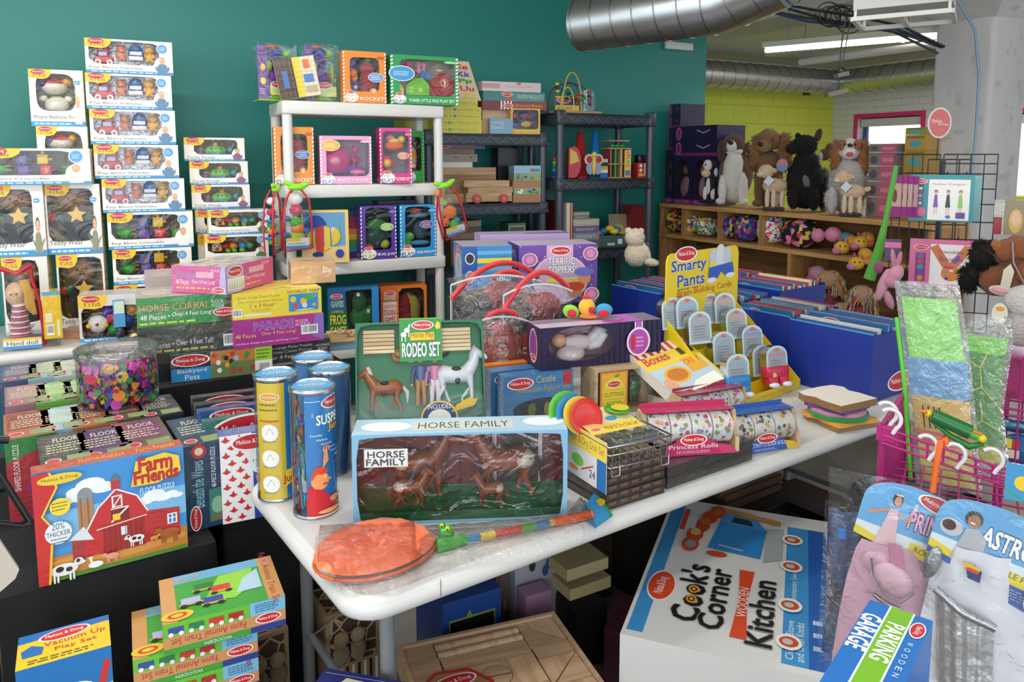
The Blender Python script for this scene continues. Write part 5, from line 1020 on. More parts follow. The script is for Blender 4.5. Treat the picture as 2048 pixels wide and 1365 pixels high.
for i,c in enumerate(['#2a6ab0','#e8e4da','#d8b030','#2a2a34','#c8c8c0']):z=dbox('%s board book in the small pile right of the butterfly toy'%['blue','cream','yellow','black','grey'][i],1200,1216,346-i*7,z,D2c+.1,c,None,d=.1,name='board_book',cat='book',group='board books by the butterfly')
A,k=place(1217,D2c+.09,yb_);r=thing('parking_ramp_toy','wooden toy parking garage with green sides and a ramp','toy',Mx((A.x,A.y,yb_),RAD(20)));w=52*k
for z_ in(0,27,58,73):b=MB();b.box(0 if z_ else 0,0,z_*k,w if z_!=73 else w*.9,.14,z_*k+.008,wood('#c8a070','#9a744c',6,0));b.build('floor_plate',r)
for x,c in((.1,'#a8383a'),(.3,'#2a8a3c'),(.55,'#c89a60'),(.9,'#c89a60')):b=MB();b.box(w*x,.012,.008,w*x+.014,.1,58*k,M(c));b.build('wall_panel',r)
b=MB();b.box(w*.68,-.006,2*k,w*.95,-.0005,56*k,M('#e0b838'));f=Face(b,(w*.68,-.006,2*k),(1,0,0),(0,0,1),w*.27,54*k);f.text('Garage',-.6,.55,1.6,.75,'#3a3a6a',a=90);f.rect(.1,.05,.9,.25,'#4a6aa0');f.logo(.5,.92,.4);b.build('card',r)
for x in(.25,.45,.65):b=MB();b.ell((w*x,.03,62*k+.008),(.022,.02,.014),M('#2f8a4a','plastic'));b.build('toy_car',r)
A,k=place(1270,D2c+.1,yb_);r=thing('blender_pack','red and white pack with black top at the right end of the shelf','pack',Mx((A.x+.03,A.y,yb_),RAD(20)))
b=MB();b.prism([(-.01,0),(26*k,0),(26*k,.1),(-.01,.1)],30*k,M('#c8302c'));f=Face(b,(-.01,0,0),(1,0,0),(0,0,1),26*k+.01,30*k);f.rect(.5,.1,.95,.95,'#e0d8d0');f.dot(.25,.8,.12,'#e8e0d8');f.dot(.25,.5,.12,'#e8e0d8');f.rect(.1,.12,.45,.3,'#e8b040');b.build('carton',r)
b=MB();b.bbox(0,.01,30*k,20*k,.09,46*k,.02,M('#241c20','plastic'));b.build('lid',r)
z=yc_
dbox('dark red upright book at the left end of the lower shelf',1121,1129,402,yc_,D2c+.08,'#6a1c22',lambda F:F['front'].ell(.5,.4,.3,.2,'#9a4a3a'),d=.2,name='picture_book',cat='book')
b_=dbox('upright white book with a red and tan spine',1134,1146,406,yc_,D2c+.04,'#d8d0c0',lambda F:(F['front'].rect(.55,0,.8,1,'#b03a30'),F['front'].rect(.8,0,1,1,'#c8a478')),d=.2,name='picture_book',cat='book')
z=yc_
for i,(yt,c)in enumerate(((480,'#3f4a54'),(466,'#7a8088'),(452,'#5a4a78'),(438,'#a8a08c'),(431,'#6a6258'),(424,'#8a8478'))):z=dbox('flat %s box in the small pile on the lower shelf, %s'%(['slate','grey','violet','cream','brown','pale'][i],['lowest','second','third','fourth','fifth','topmost'][i]),1148,1180+(20 if i<4 else 0),yt,z,D2c+.04,c,lambda F:F['front'].para(.1,.3,.9,.7,2,'#c8c8c0'),d=.18,yaw=RAD(20),group='flat boxes on the lower shelf')
A,k=place(1196,D2c+.02,yc_);r=thing('toy_crate','dark green crate heaped with tools and blocks on the lower shelf','crate',Mx((A.x,A.y,yc_),RAD(18)));w=66*k
b=MB();b.box(0,0,0,w,.2,.012,M('#183c34'));b.box(0,0,0,w,.008,.09,M('#183c34','plastic'));b.box(0,.192,0,w,.2,.09,M('#183c34','plastic'));b.box(0,0,0,.008,.2,.09,M('#183c34','plastic'));b.box(w-.008,0,0,w,.2,.09,M('#183c34','plastic'));f=Face(b,(0,0,0),(1,0,0),(0,0,1),w,.09);f.rect(.35,.2,.6,.4,'#a8b8b0');f.rect(.7,.3,.85,.7,'#c8d0c8');b.build('crate_box',r)
for x,y,z_,s,c in((.12,.08,.1,.035,'#d87a2a'),(.3,.1,.09,.03,'#1f5a9a'),(.45,.12,.11,.03,'#2f7fb8'),(.62,.1,.13,.03,'#d8b828'),(.7,.06,.11,.028,'#d8c030'),(.85,.1,.12,.03,'#2a78b0')):b=MB();b.ell((w*x,y,z_),(s*1.2,s,s*.8),M(c,'plastic'));tag(b.build('plastic_tool',None,r.matrix_basis),'%s plastic toy tool lying in the dark green crate'%{'#d87a2a':'orange','#1f5a9a':'dark blue','#2f7fb8':'blue','#d8b828':'dark yellow','#d8c030':'yellow','#2a78b0':'light blue'}[c],'toy','plastic tools in the crate')
m,w1,h1=wplace(1222,1262,428,yc_,D2c+.26,RAD(18));carton('picture_board','tan picture board leaning behind the green crate','board',m@Matrix.Rotation(RAD(-8),4,'X'),w1,.012,h1,'#8a7f60',lambda F:F['front'].ell(.5,.4,.3,.25,'#b8a83a'))
dbox('dark red box at the right end of the lower shelf',1264,1291,410,yc_,D2c+.2,'#7a1f28',None,d=.12)
def prow(p):
 y,z=p.y,p.z-CAMH;c,s=math.cos(TH),math.sin(TH);return Y0-FOC*(z*c+y*s)/(y*c-z*s)
def fuzz(b,c,r,m,amp=.12,n=20,k=12,rot=None,fr=3.0):
 R=Matrix.Identity(3)if rot is None else Euler([RAD(a)for a in rot]).to_matrix();b0=len(b.v)
 b.ell((0,0,0),(1,1,1),m,n,k);Ti=b.T.inverted();s=Vector(c)*37
 for i in range(b0,len(b.v)):
  v=Ti@Vector(b.v[i]);v*=1+amp*noise.noise(v*fr+s)+amp*.5*noise.noise(v*fr*3+s);v=R@Vector((v.x*r[0],v.y*r[1],v.z*r[2]))+Vector(c);b.v[i]=tuple(b.T@v)
def tufts(b,c,r,m,n,L,rot=None,droop=.6,w_=.1):
 """locks of fur: short tapering strands"""
 for i in range(n):
  z=rnd.uniform(-1,1);a=rnd.random()*2*PI;q=math.sqrt(1-z*z);d=Vector((q*math.cos(a),q*math.sin(a),z))
  p=Vector((c[0]+d.x*r[0],c[1]+d.y*r[1],c[2]+d.z*r[2]))-d*L*.3;t=(d+Vector((rnd.uniform(-.5,.5),rnd.uniform(-.5,.5),-droop))).normalized()*L*rnd.uniform(.7,1.2);s=t.orthogonal().normalized()*L*w_;u=t.cross(s).normalized()*L*w_
  b.add([p+s,p-s*.5+u,p-s*.5-u,p+t],[(0,1,3),(1,2,3),(2,0,3)],m,True)
class Fig:
 head=None
 """a figure laid out in photo-sized units at its real place, facing the viewer side unless turned"""
 def __init__(s,name,label,cat,P,px,group=None,turn=0):
  s.k=P.y/FOC;s.px=px;s.by=prow(P);s.yaw=-math.atan2(P.x,P.y)+turn
  s.r=thing(name,label,cat,Mx(P,s.yaw),group)
 def p(s,x,y,d=0):return((x-s.px)*s.k,d*s.k,(s.by-y)*s.k)
 def part(s,nm,L,fr=3.0,amp=.1,label=None):
  b=MB()
  for e in L:
   x,y,rx,rz,d,ry,c=e[:7];rot=(0,e[7],0)if len(e)>7 else None;kind=e[8]if len(e)>8 else 'fur'
   fuzz(b,s.p(x,y,d),(rx*s.k,ry*s.k,rz*s.k),M(c,kind),amp if kind in('fur','soft')else 0,rot=rot,fr=fr)
   if len(e)>9:tufts(b,s.p(x,y,d),(rx*s.k,ry*s.k,rz*s.k),M(c,kind),e[9],e[10]*s.k)
  o=b.build(nm,s.head if nm in('eye','nose','mouth','muzzle','horn','ear')and s.head else s.r)
  if nm in('head','face'):s.head=o
  if label:o['label']=label
  return o
 def tube(s,nm,L):
  b=MB()
  for pts,r,c,kind in L:b.tube([s.p(*q)for q in pts],[x*s.k for x in r]if isinstance(r,(list,tuple))else r*s.k,M(c,kind),8)
  return b.build(nm,s.r)
def cub(px,off,z):
 p=Pc(px,320,-(CA+off),YAW+PI/2);p=W2(CA+off,min(p.dot(V_),4.84),z);return p
DT=CUZ+.002
EYE='#15110f'
f=Fig('plush_cow','small black and white plush cow sitting left of the dogs','plush toy',cub(1420,.07,DT),1420)
f.part('body',[(1424,368,9,20,0,8,'#26242a'),(1418,372,5,16,-5,5,'#ded9d4')]);f.part('head',[(1416,331,9,11,-4,9,'#e4dfd8'),(1413,347,9,8,-8,8,'#e0c8a4'),(1428,327,7,6,-2,5,'#26242a')]);f.part('eye',[(1412,330,1.6,2,-13,1.5,EYE,0,'plastic')])
f.part('leg',[(1412,388,4.5,15,-3,5,'#e4dfd8'),(1407,402,7,4,-7,6,'#222026')]);f.part('leg',[(1427,386,4.5,16,-2,5,'#e4dfd8'),(1423,402,7,4,-6,6,'#222026')]);f.part('tail',[(1432,345,4,9,4,3,'#cfd3dc')])
f=Fig('plush_dog','brown and white plush dog with a raised muzzle, first in the row','plush toy',cub(1468,.17,DT),1468,'large plush dogs')
f.part('body',[(1472,350,33,48,8,24,'#6a3f22'),(1468,345,21,44,-4,20,'#e4ded6'),(1470,385,26,22,12,26,'#cfc6ba')]);f.part('leg',[(1448,378,9,28,-14,10,'#e8e2da'),(1445,402,10,7,-20,13,'#e8e2da')]);f.part('leg',[(1486,376,10,30,-14,10,'#e8e2da'),(1488,402,10,7,-20,13,'#e8e2da')])
f.part('head',[(1466,290,23,20,0,22,'#5a3320'),(1463,293,11,12,-15,10,'#e8e2da'),(1468,304,17,9,-3,15,'#e4ded6')]);f.part('nose',[(1461,287,5,4.5,-26,4,EYE,0,'plastic')]);f.part('ear',[(1443,303,8,21,-4,8,'#4a2a1c')]);f.part('ear',[(1489,299,6,15,4,8,'#6a3f28',25),(1497,308,5,9,4,6,'#6a3f28')])
f=Fig('plush_dog','tall brown curly plush dog with long wavy ears, second in the row','plush toy',cub(1540,.2,DT),1540,'large plush dogs')
f.part('body',[(1538,358,27,58,6,26,'#6f4a28',0,'fur',300,9),(1535,330,20,22,0,18,'#7a5230')]);f.part('leg',[(1522,375,10,36,-14,11,'#74502c',0,'fur',120,7),(1520,406,11,7,-20,13,'#7a5230')]);f.part('leg',[(1552,375,10,36,-14,11,'#74502c',0,'fur',120,7),(1556,406,11,7,-20,13,'#7a5230')])
f.part('head',[(1535,282,23,22,0,22,'#8a5f36',0,'fur',260,9),(1528,294,14,12,-18,12,'#8f6840')]);f.part('nose',[(1521,290,5,4.5,-31,4,EYE,0,'plastic')]);f.part('eye',[(1543,282,2,2,-21,2,EYE,0,'plastic')])
f.part('ear',[(1512,308,11,34,0,11,'#8f5f30',4,'fur',260,12)]);f.part('ear',[(1567,305,14,38,2,12,'#8f5f30',-6,'fur',300,12)])
f=Fig('plush_dog','big black shaggy plush dog seen from the side, third in the row','plush toy',cub(1612,.19,DT),1612,'large plush dogs')
f.part('body',[(1612,365,36,52,4,30,'#0e0d0f',0,'fur',420,10),(1612,330,25,28,-2,22,'#0e0d0f',0,'fur',200,9),(1650,385,20,30,10,24,'#0e0d0f',0,'fur',160,9)]);f.part('chest_patch',[(1614,362,6,12,-26,5,'#6e6a6a',-20,'fur',60,7)]);f.part('leg',[(1592,395,12,22,-20,13,'#0e0d0f',0,'fur',100,8)]);f.part('leg',[(1630,397,12,22,-20,13,'#0e0d0f',0,'fur',100,8)])
f.part('head',[(1608,292,24,21,0,24,'#100f11',0,'fur',240,9),(1587,298,14,11,-6,14,'#100f11',0,'fur',80,7)]);f.part('ear',[(1633,272,7,13,2,5,'#3a2a24',12)]);f.part('ear',[(1596,275,6,8,0,5,'#141214',-20)])
f=Fig('plush_dog','small brown and white plush dog peeking out behind the black dog','plush toy',cub(1651,.33,DT),1651,'small plush dogs behind')
f.part('body',[(1652,380,14,44,0,12,'#8a7a6c')]);f.part('head',[(1649,310,11,12,0,10,'#6a4028'),(1641,313,6,9,-6,7,'#d8d0c8')]);f.part('ear',[(1657,296,7,9,0,4,'#7a4a30',20)])
f=Fig('plush_dog','white plush dog with ginger ears and an open pink mouth, last in the row','plush toy',cub(1700,.17,DT),1700,'large plush dogs')
f.part('body',[(1698,372,36,56,6,28,'#b9b2ab',0,'fur',500,10),(1670,400,14,25,-8,14,'#c4beb8',0,'fur',160,9)]);f.part('leg',[(1672,400,11,28,-18,12,'#cbc5bf',0,'fur',120,8)]);f.part('leg',[(1715,400,11,26,-8,12,'#c0bab4',0,'fur',120,8)])
f.part('head',[(1698,300,21,22,0,20,'#d9d2cc',0,'fur',160,6),(1698,307,13,12,-16,10,'#e4ded8'),(1686,292,9,12,-8,11,'#9a5a2c',0,'fur',60,5),(1711,293,9,12,-8,11,'#9a5a2c',0,'fur',60,5)]);f.part('nose',[(1699,292,5,4,-26,4,EYE,0,'plastic')]);f.part('mouth',[(1699,310,7,5,-25,4,'#b84a5a',0,'soft')]);f.part('eye',[(1689,290,2,2,-19,2,EYE,0,'plastic')]);f.part('eye',[(1708,290,2,2,-19,2,EYE,0,'plastic')])
f.part('ear',[(1674,314,10,32,2,10,'#a0622e',5,'fur',300,12)]);f.part('ear',[(1724,316,12,36,2,10,'#a0622e',-6,'fur',320,12)])
def lamb(px,base,off,label,tagc,flip=1):
 f=Fig('plush_lamb',label,'plush toy',cub(px,off,DT),px,'cream plush lambs');y0=f.by;s=flip
 c='#dcbf9c';f.part('body',[(px,y0-50,24,15,0,14,'#d9b894',0,'fur',200,4)]);f.part('head',[(px-18*s,y0-78,15,14,-4,12,'#dfc09c',0,'fur',100,4),(px-28*s,y0-73,8,6,-8,7,'#e4cdb0')]);f.part('ear',[(px-4*s,y0-80,8,5,-6,3,'#d9b48c')])
 for dx,d in((-14,-8),(-2,-10),(14,-4),(4,8)):f.part('leg',[(px+dx,y0-24,5,22,d,5,'#e2cba8'),(px+dx-2,y0-4,8,4.5,d-3,7,'#3c2c24')])
 f.part('tail',[(px+26*s,y0-55,8,5,0,4,c,-20)]);b=MB();q=f.p(px-12*s,y0-60,-17);b.push(Matrix.Translation(q)@Matrix.Rotation(RAD(40),4,'Y'));b.box(-7*f.k,0,-8*f.k,7*f.k,.002,8*f.k,M(tagc));b.pop();b.build('tag',f.r);return f
f=lamb(1552,415,.06,'cream plush lamb with a round red and blue tag in front of the brown dog','#b8bcc8')
b=MB();q=f.p(1564,331,-12);b.push(Matrix.Translation(q)@Matrix.Rotation(PI/2,4,'X'));b.prism([(x*11*f.k,y*13*f.k)for x,y in circ(16)],.002,M('#2f5a98'));b.prism([(x*9*f.k,5*f.k+y*6*f.k)for x,y in circ(12)],.001,M('#b03a34'),z0=.002);b.pop();b.build('round_tag',f.r)
lamb(1708,430,.06,'cream plush lamb with a pale square tag in front of the white dog','#c0c8d8')
def dollbox(label,px0,off,px1,D,z0,ytop,doll=None,heart=True,group='purple doll cartons'):
 """lies along the shelf; front faces left towards the viewer"""
 p=cub(px0,off,z0);L=(cub(px1,off,z0)-p).length-.008;h=Pc(px0,ytop,-(CA+off),YAW+PI/2).z-z0;
 def a_(F):
  f=F['front'];f.rect(.0,0,1,.1,'#7a2a6a')
  if doll:f.text('Doll',.2,.02,.8,.08,'#c87ab0')
  else:
   for y in(.25,.75):f.ell(.12,y,.07,.22,'#b85aa0');f.ell(.12,y,.045,.16,'#8a2a6a')
   f.line([(.55,.85),(.7,.75),(.85,.85)],.02,'#a890b8');f.line([(.55,.35),(.7,.25),(.85,.35)],.02,'#a890b8')
 fill=None
 if doll:
  def fill(r,w,d,h):
   b=MB();b.ell((w*.5,.05,h*.72),(.035,.03,.045),M('#2c1a14','soft'));b.ell((w*.5,.035,h*.7),(.026,.02,.034),M('#8a5a40','soft'));b.build('doll_head',r);b=MB();b.ell((w*.5,.045,h*.34),(w*.28,.03,h*.24),M(doll,'soft'));b.ell((w*.55,.02,h*.25),(.012,.006,.018),M('#c83a7a','soft'));b.build('doll_dress',r)
 return carton('doll_carton',label,'doll box',Mx(p,YAW-PI/2),L,D,h-.001,'#22153c',a_,top='#3a2a50',window=(.5,.54,.36,.38,2.5)if doll else None,fill=fill,inner='#4a3040',film=clear(scale=6,strength=.3),group=group),z0+h
_,zq=dollbox('purple doll box with a dark haired doll at the far end of the row',1311,.04,1347,.3,DT,300,'#7a7088')
_,zq1=dollbox('purple doll box in the middle of the three with windows',1347,.04,1386,.3,DT,312,'#a87890')
_,zq2=dollbox('purple doll box behind the plush cow',1386,.04,1416,.3,DT,312,'#9a7a88')
dollbox('plain dark purple carton with pink heart band at the far end, lower',1311,.06,1347,.28,zq,258)
dollbox('top dark purple carton against the end of the teal wall',1311,.07,1360,.25,Pc(1311,258,-(CA+.06),YAW+PI/2).z+.003,212)
dollbox('dark purple carton with two white handles above the doll windows',1347,.06,1434,.28,max(zq1,zq2),254)
def cb(label,px0,px1,off,z0,yt,col,art=None,d=.2,side=None,group=None):
 p=cub(px0,off,z0);q=cub(px1,off,z0);h=Pc(px0,yt,-(CA+off),YAW+PI/2).z-z0;carton('toy_carton',label,'toy box',Mx(p,YAW-PI/2),(q-p).length,d,h-.001,col,art,'wrap',group=group,top=side);return z0+h
z=DT
for i,yt in enumerate((393,362,332,305,288)):
 z=cb('wrapped pink carton in the stack right of the dogs, %s'%['lowest','second','third','fourth','topmost'][i],1737,1792,.17,z,yt,'#7a706a',lambda F:(F['front'].rect(.42,.02,1,.98,'#b0566e'),F['front'].ell(.2,.45,.14,.3,'#5a4a5a'),F['front'].rect(.5,.3,.9,.6,'#c87a8a')),group='wrapped dress-up cartons')
z=DT
for i,(yt,c)in enumerate(((380,'#a87a2a'),(340,'#b0852c'),(300,'#a8802c'),(270,'#b88a30'),(256,'#8a8a3a'))):
 z=cb('mustard yellow carton near the window, %s in its stack'%['lowest','second','third','fourth','topmost'][i],1808,1850,.2,z,yt,c,lambda F:(F['front'].ell(.5,.4,.3,.25,'#4a9aa0'),F['front'].rect(.1,.75,.9,.9,'#7a6a2a')),d=.19,group='mustard cartons by the window')
def cushion(label,px0,px1,off,cols,sc,hz=.095,z=CZ2+.002,name='cushion',turn=0):
 a_,b_=cub(px0,off,z),cub(px1,off,z);c=(a_+b_)/2;L=(b_-a_).length/2
 b=MB();V0=len(b.v);b.ell((0,0,hz),(1,1,1),spots('cushion_cloth_%d'%len(MATS),cols,sc),24,16)
 for i in range(V0,len(b.v)):
  v=Vector(b.v[i])-Vector((0,0,hz));v=Vector([math.copysign(abs(t)**.75,t)for t in v]);v*=1+.08*noise.noise(v*3+Vector((px0,0,0)));b.v[i]=(v.x*L*.9,v.y*.1,hz+v.z*hz*.95)
 return tag(b.build(name,None,Mx(c,YAW-PI/2+turn)),label,'cushion','printed cushions in the cubbies')
K1=['#c83a4a','#e8a030','#3a7a3a','#2a4ab0','#22222a','#d8d030','#a83aa0','#e8e8e8']
cushion('dark cushion with yellow and red dots in the farthest cubby',1322,1362,.13,['#1c1c22','#1c1c22','#e8a030','#c83a4a','#3a8a4a','#2a2a2a','#d8c030','#8a5a2a'],60)
cushion('red and green printed cushion in the second cubby',1369,1404,.13,K1,45,.08);cushion('blue and white printed cushion at the right of the second cubby',1406,1434,.12,['#3a9ab0','#d8e0e0','#3a7a4a','#e8c84a','#2a5a9a','#c85a4a','#f0f0f0','#4ab0a0'],60,.075)
cushion('purple and orange swirl cushion in the third cubby',1446,1482,.13,['#5a2a8a','#e88a2a','#2a2a7a','#e0c03a','#b82a6a','#22222a','#3a7ab0','#7a3aa0'],45,.09);cushion('navy swirl cushion at the right of the third cubby',1484,1520,.12,['#22306a','#5a2a8a','#d8a83a','#3a9a5a','#c83a7a','#22222a','#2a5ab0','#7a3aa0'],40,.1)
cushion('white round cushion with rows of coloured hearts',1527,1574,.14,['#e8e0e0','#e8e0e0','#d83a5a','#e8a030','#5a3a9a','#e8e0e0','#3a7ab0','#e8e4e0'],55,.105);cushion('black round cushion with bright flowers in the long cubby',1575,1640,.12,['#14161c','#14161c','#2a5ab0','#14161c','#c83a3a','#e8c83a','#e88ab0','#14161c'],34,.1)
f=Fig('plush_caterpillar','plush caterpillar with two pink ends lying in the long cubby','plush toy',cub(1672,.1,CZ2+.001),1672)
f.part('pink_end',[(1645,471,13,14,-6,13,'#c87a9a',0,'soft')],amp=.03);f.part('pink_end',[(1673,468,16,15,-8,15,'#d07a9c',0,'soft')],amp=.03);f.part('body',[(1698,476,20,12,-2,12,'#3a90b0',10,'soft'),(1712,482,12,12,0,12,'#9a3a7a',0,'soft')],amp=.03)
f.part('leg',[(1700,490,7,12,-8,6,'#2a7a8a',30,'soft')],amp=.03)
def giraffe(label,pts,px,off,z=CZ2+.001):
 f=Fig('plush_giraffe',label,'plush toy',cub(px,off,z),px,'yellow plush giraffes');(hx,hy),(bx,by_)=pts
 f.part('head',[(hx,hy,15,13,-14,13,'#d8ac24',0,'soft')],amp=.04);f.part('muzzle',[(hx-9,hy+6,9,7,-22,7,'#c8709a',0,'soft')],amp=.03)
 f.part('eye',[(hx-3,hy-4,1.6,1.8,-27,1.5,EYE,0,'plastic')]);f.part('eye',[(hx+6,hy-4,1.6,1.8,-26,1.5,EYE,0,'plastic')])
 f.part('horn',[(hx-4,hy-15,3,7,-12,3,'#b8426a',-10,'soft')],amp=.03);f.part('horn',[(hx+7,hy-14,3,6,-12,3,'#d8702a',14,'soft')],amp=.03);f.part('body',[(bx,by_,14,12,0,12,'#cf9a26',20,'soft'),(bx+4,by_+10,10,8,-6,8,'#c8602a',-20,'soft')],amp=.04);f.part('leg',[(bx-12,by_+12,5,10,-6,5,'#b8426a',25,'soft')],amp=.04)
giraffe('yellow plush giraffe with a pink snout at the left of the giraffes',((1693,494),(1712,482)),1700,.12);giraffe('yellow plush giraffe lying at the upper right in the long cubby',((1730,484),(1742,475)),1735,.16);giraffe('yellow plush giraffe hanging its head over the shelf edge',((1724,526),(1740,508)),1730,.02)
for px in(1688,1710):f=Fig('plush_ball','dark pink plush ball at the back of the long cubby, %s of two'%('left' if px==1688 else 'right'),'plush toy',cub(px,.3,CZ2+.001),px,'pink plush balls');f.part('ball',[(px,f.by-14,12,14,0,12,'#8a3a5a',0,'soft')],amp=.03)
zL=.622
def ragdoll(label,px,off,hy,hair,lift=0):
 f=Fig('rag_doll',label,'doll',cub(px,off,zL),px,'rag dolls in the lower bay')
 f.part('head',[(px,hy,20,19,-8,16,'#b98a68',0,'soft')],amp=.04);f.part('eye',[(px-6,hy-2,3,3,-23,1.5,'#7aa0b8',0,'plastic')]);f.part('eye',[(px+8,hy-2,3,3,-22,1.5,'#7aa0b8',0,'plastic')])
 b=MB();cs=hair
 for i in range(90):
  a=rnd.uniform(-.2,PI+.2);x0=px+17*math.cos(a);y0=hy-14*math.sin(a)-4;L=rnd.uniform(25,55);sx=math.cos(a)*14;P=[f.p(x0+sx*t+3*math.sin(t*9+i),y0+L*t*t-6*t*(1-t),-6-12*math.sin(PI*t*.6)+rnd.uniform(-3,3))for t in(0,.33,.66,1)]
  b.tube(P,1.5*f.k,M(rnd.choice(cs),'soft'),5)
 b.build('yarn_hair',f.r)['label']='yellow, red and white yarn hair'
 yb=f.by;f.part('body',[(px,(yb+hy)/2+6,24,max(20,(yb-hy)/2-4),6,18,'#8a3a4a',0,'soft')],amp=.05)
Hh=['#b89a3a','#8a2a3a','#c8b8a8','#6a8aa0','#8a9a3a','#a83a44','#c8a83a']
ragdoll('yarn-haired rag doll slumped at the left of the lower bay',1672,.12,556,Hh);ragdoll('yarn-haired rag doll with blue eyes at the right of the lower bay',1738,.08,586,Hh);ragdoll('rag doll with yarn hair low in front, mostly behind the book bins',1700,.04,622,Hh)
f=Fig('plush_elephant','pink floral plush with blue ears in the lower bay left of the rag dolls','plush toy',cub(1643,.08,zL),1643)
f.part('head',[(1645,545,17,16,-6,14,'#b07a98',0,'soft'),(1633,556,9,10,-14,8,'#a84a7a',0,'soft')]);f.part('ear',[(1648,563,8,15,-16,4,'#1f4f7a',25,'soft')]);f.part('ear',[(1640,535,14,5,-4,4,'#a83a6a',-10,'soft')]);f.part('body',[(1640,595,24,30,0,18,'#8a4a6a',0,'soft'),(1655,580,12,10,-10,8,'#1f5a86',0,'soft')]);f.part('leg',[(1620,605,16,12,-12,10,'#b04a78',0,'soft')])
f=Fig('plush_toy','dusty pink plush in the dim far bay of the cubby shelf','plush toy',cub(1392,.15,zL),1392);f.part('body',[(1392,f.by-60,26,24,0,20,'#6a4450',0,'soft'),(1390,f.by-20,24,24,0,20,'#5a3a44',0,'soft')])
for i in range(3):
 for j,(c,w_)in enumerate((('#b8b02a',.5),('#a8a024',.5))):
  p=W2(AL-.45-0,cw(2010)-.0-j*.55,0);z0=.75+i*.18
  carton('toy_carton','yellow carton below the second window, %s row, %s one'%(['bottom','middle','top'][i],['left','right'][j]),'box',Mx(W2(AL-.42,cw(2003)-j*.56,z0),YAW-PI/2),.54,.3,.178,c,lambda F:(F['front'].rect(.2,.3,.8,.6,'#7a7a2a'),F['front'].text('Melissa & Doug',.24,.36,.76,.54,'#d8d080')),group='yellow cartons under the window')
b=MB();b.push(Mx(W2(AL-.45,cw(2000),0),YAW-PI/2));b.box(0,0,.71,1.2,.36,.745,M('#c8c4bc','paint'));
for x in(.05,1.15):b.box(x-.03,.02,0,x+.03,.34,.71,M('#b8b4ac','paint'))
b.pop();tag(b.build('low_bench',None),'pale low bench under the second window carrying yellow cartons','bench')
T0=.7412
def tall_tube(label,px,pyb,r_px,ytop,label_face,inner=None,frac=.55,turn=0):
 """clear tube with a printed wrap; px,pyb = nearest bottom point"""
 A=Pz(px,pyb,T0);k=A.y/FOC;R=r_px*k;c=A+Vector((A.x,A.y,0)).normalized()*R;c.z=T0;h=hgt(A,ytop)
 r=thing('puzzle_tube',label,'tube',Mx(c,-math.atan2(c.x,c.y)+turn),'tall clear toy tubes')
 b=MB();b.lathe([(R,0),(R,h)],clear(scale=3,strength=.05,base=.06),32,cap=False);b.build('tube_wall',r)
 b=MB();b.lathe([(R*1.01,h-.012),(R*1.03,h-.01),(R*1.03,h),(R*.97,h+.002),(R*.95,h-.003),(0.001,h-.003)],M('#b8bcc4','metal'),32,cap=False);b.lathe([(R*.93,h-.0025),(.001,h-.0024)],M('#4a98c8'),32,cap=False)
 f=Face(b,(-R,-R,h-.002),(1,0,0),(0,1,0),2*R,2*R);f.text('SUSPEND',.2,.52,.8,.66,'#e8f0f4',.02);f.text('Junior',.3,.36,.72,.5,'#e8c83a',.02);f.para(.25,.7,.75,.8,1,'#c8e0ec');b.build('lid',r)
 b=MB();b.lathe([(R*1.005,0),(R*1.01,.006),(R*.98,.008)],M('#aab0b8','metal'),32);b.build('base_rim',r)
 a0,a1,art=label_face;n=24;q=R*.985;b=MB();V=[];
 b.grid(lambda u,v:(q*math.cos(RAD(a0+(a1-a0)*u)),q*math.sin(RAD(a0+(a1-a0)*u)),.006+(h-.02)*v),n,1,M('#1f86cc'));L=RAD(a1-a0)*q
 i0=len(b.v);f=Face(b,(0,0,.006),(1,0,0),(0,0,1),L,h-.02);f.cut=24;art(f)
 for i in range(i0,len(b.v)):
  x,y,z=b.v[i];a=RAD(a0+(a1-a0)*x/L);rr=q-y;b.v[i]=(rr*math.cos(a),rr*math.sin(a),z)
 b.build('printed_wrap',r)
 if inner:inner(r,R,h)
 return r
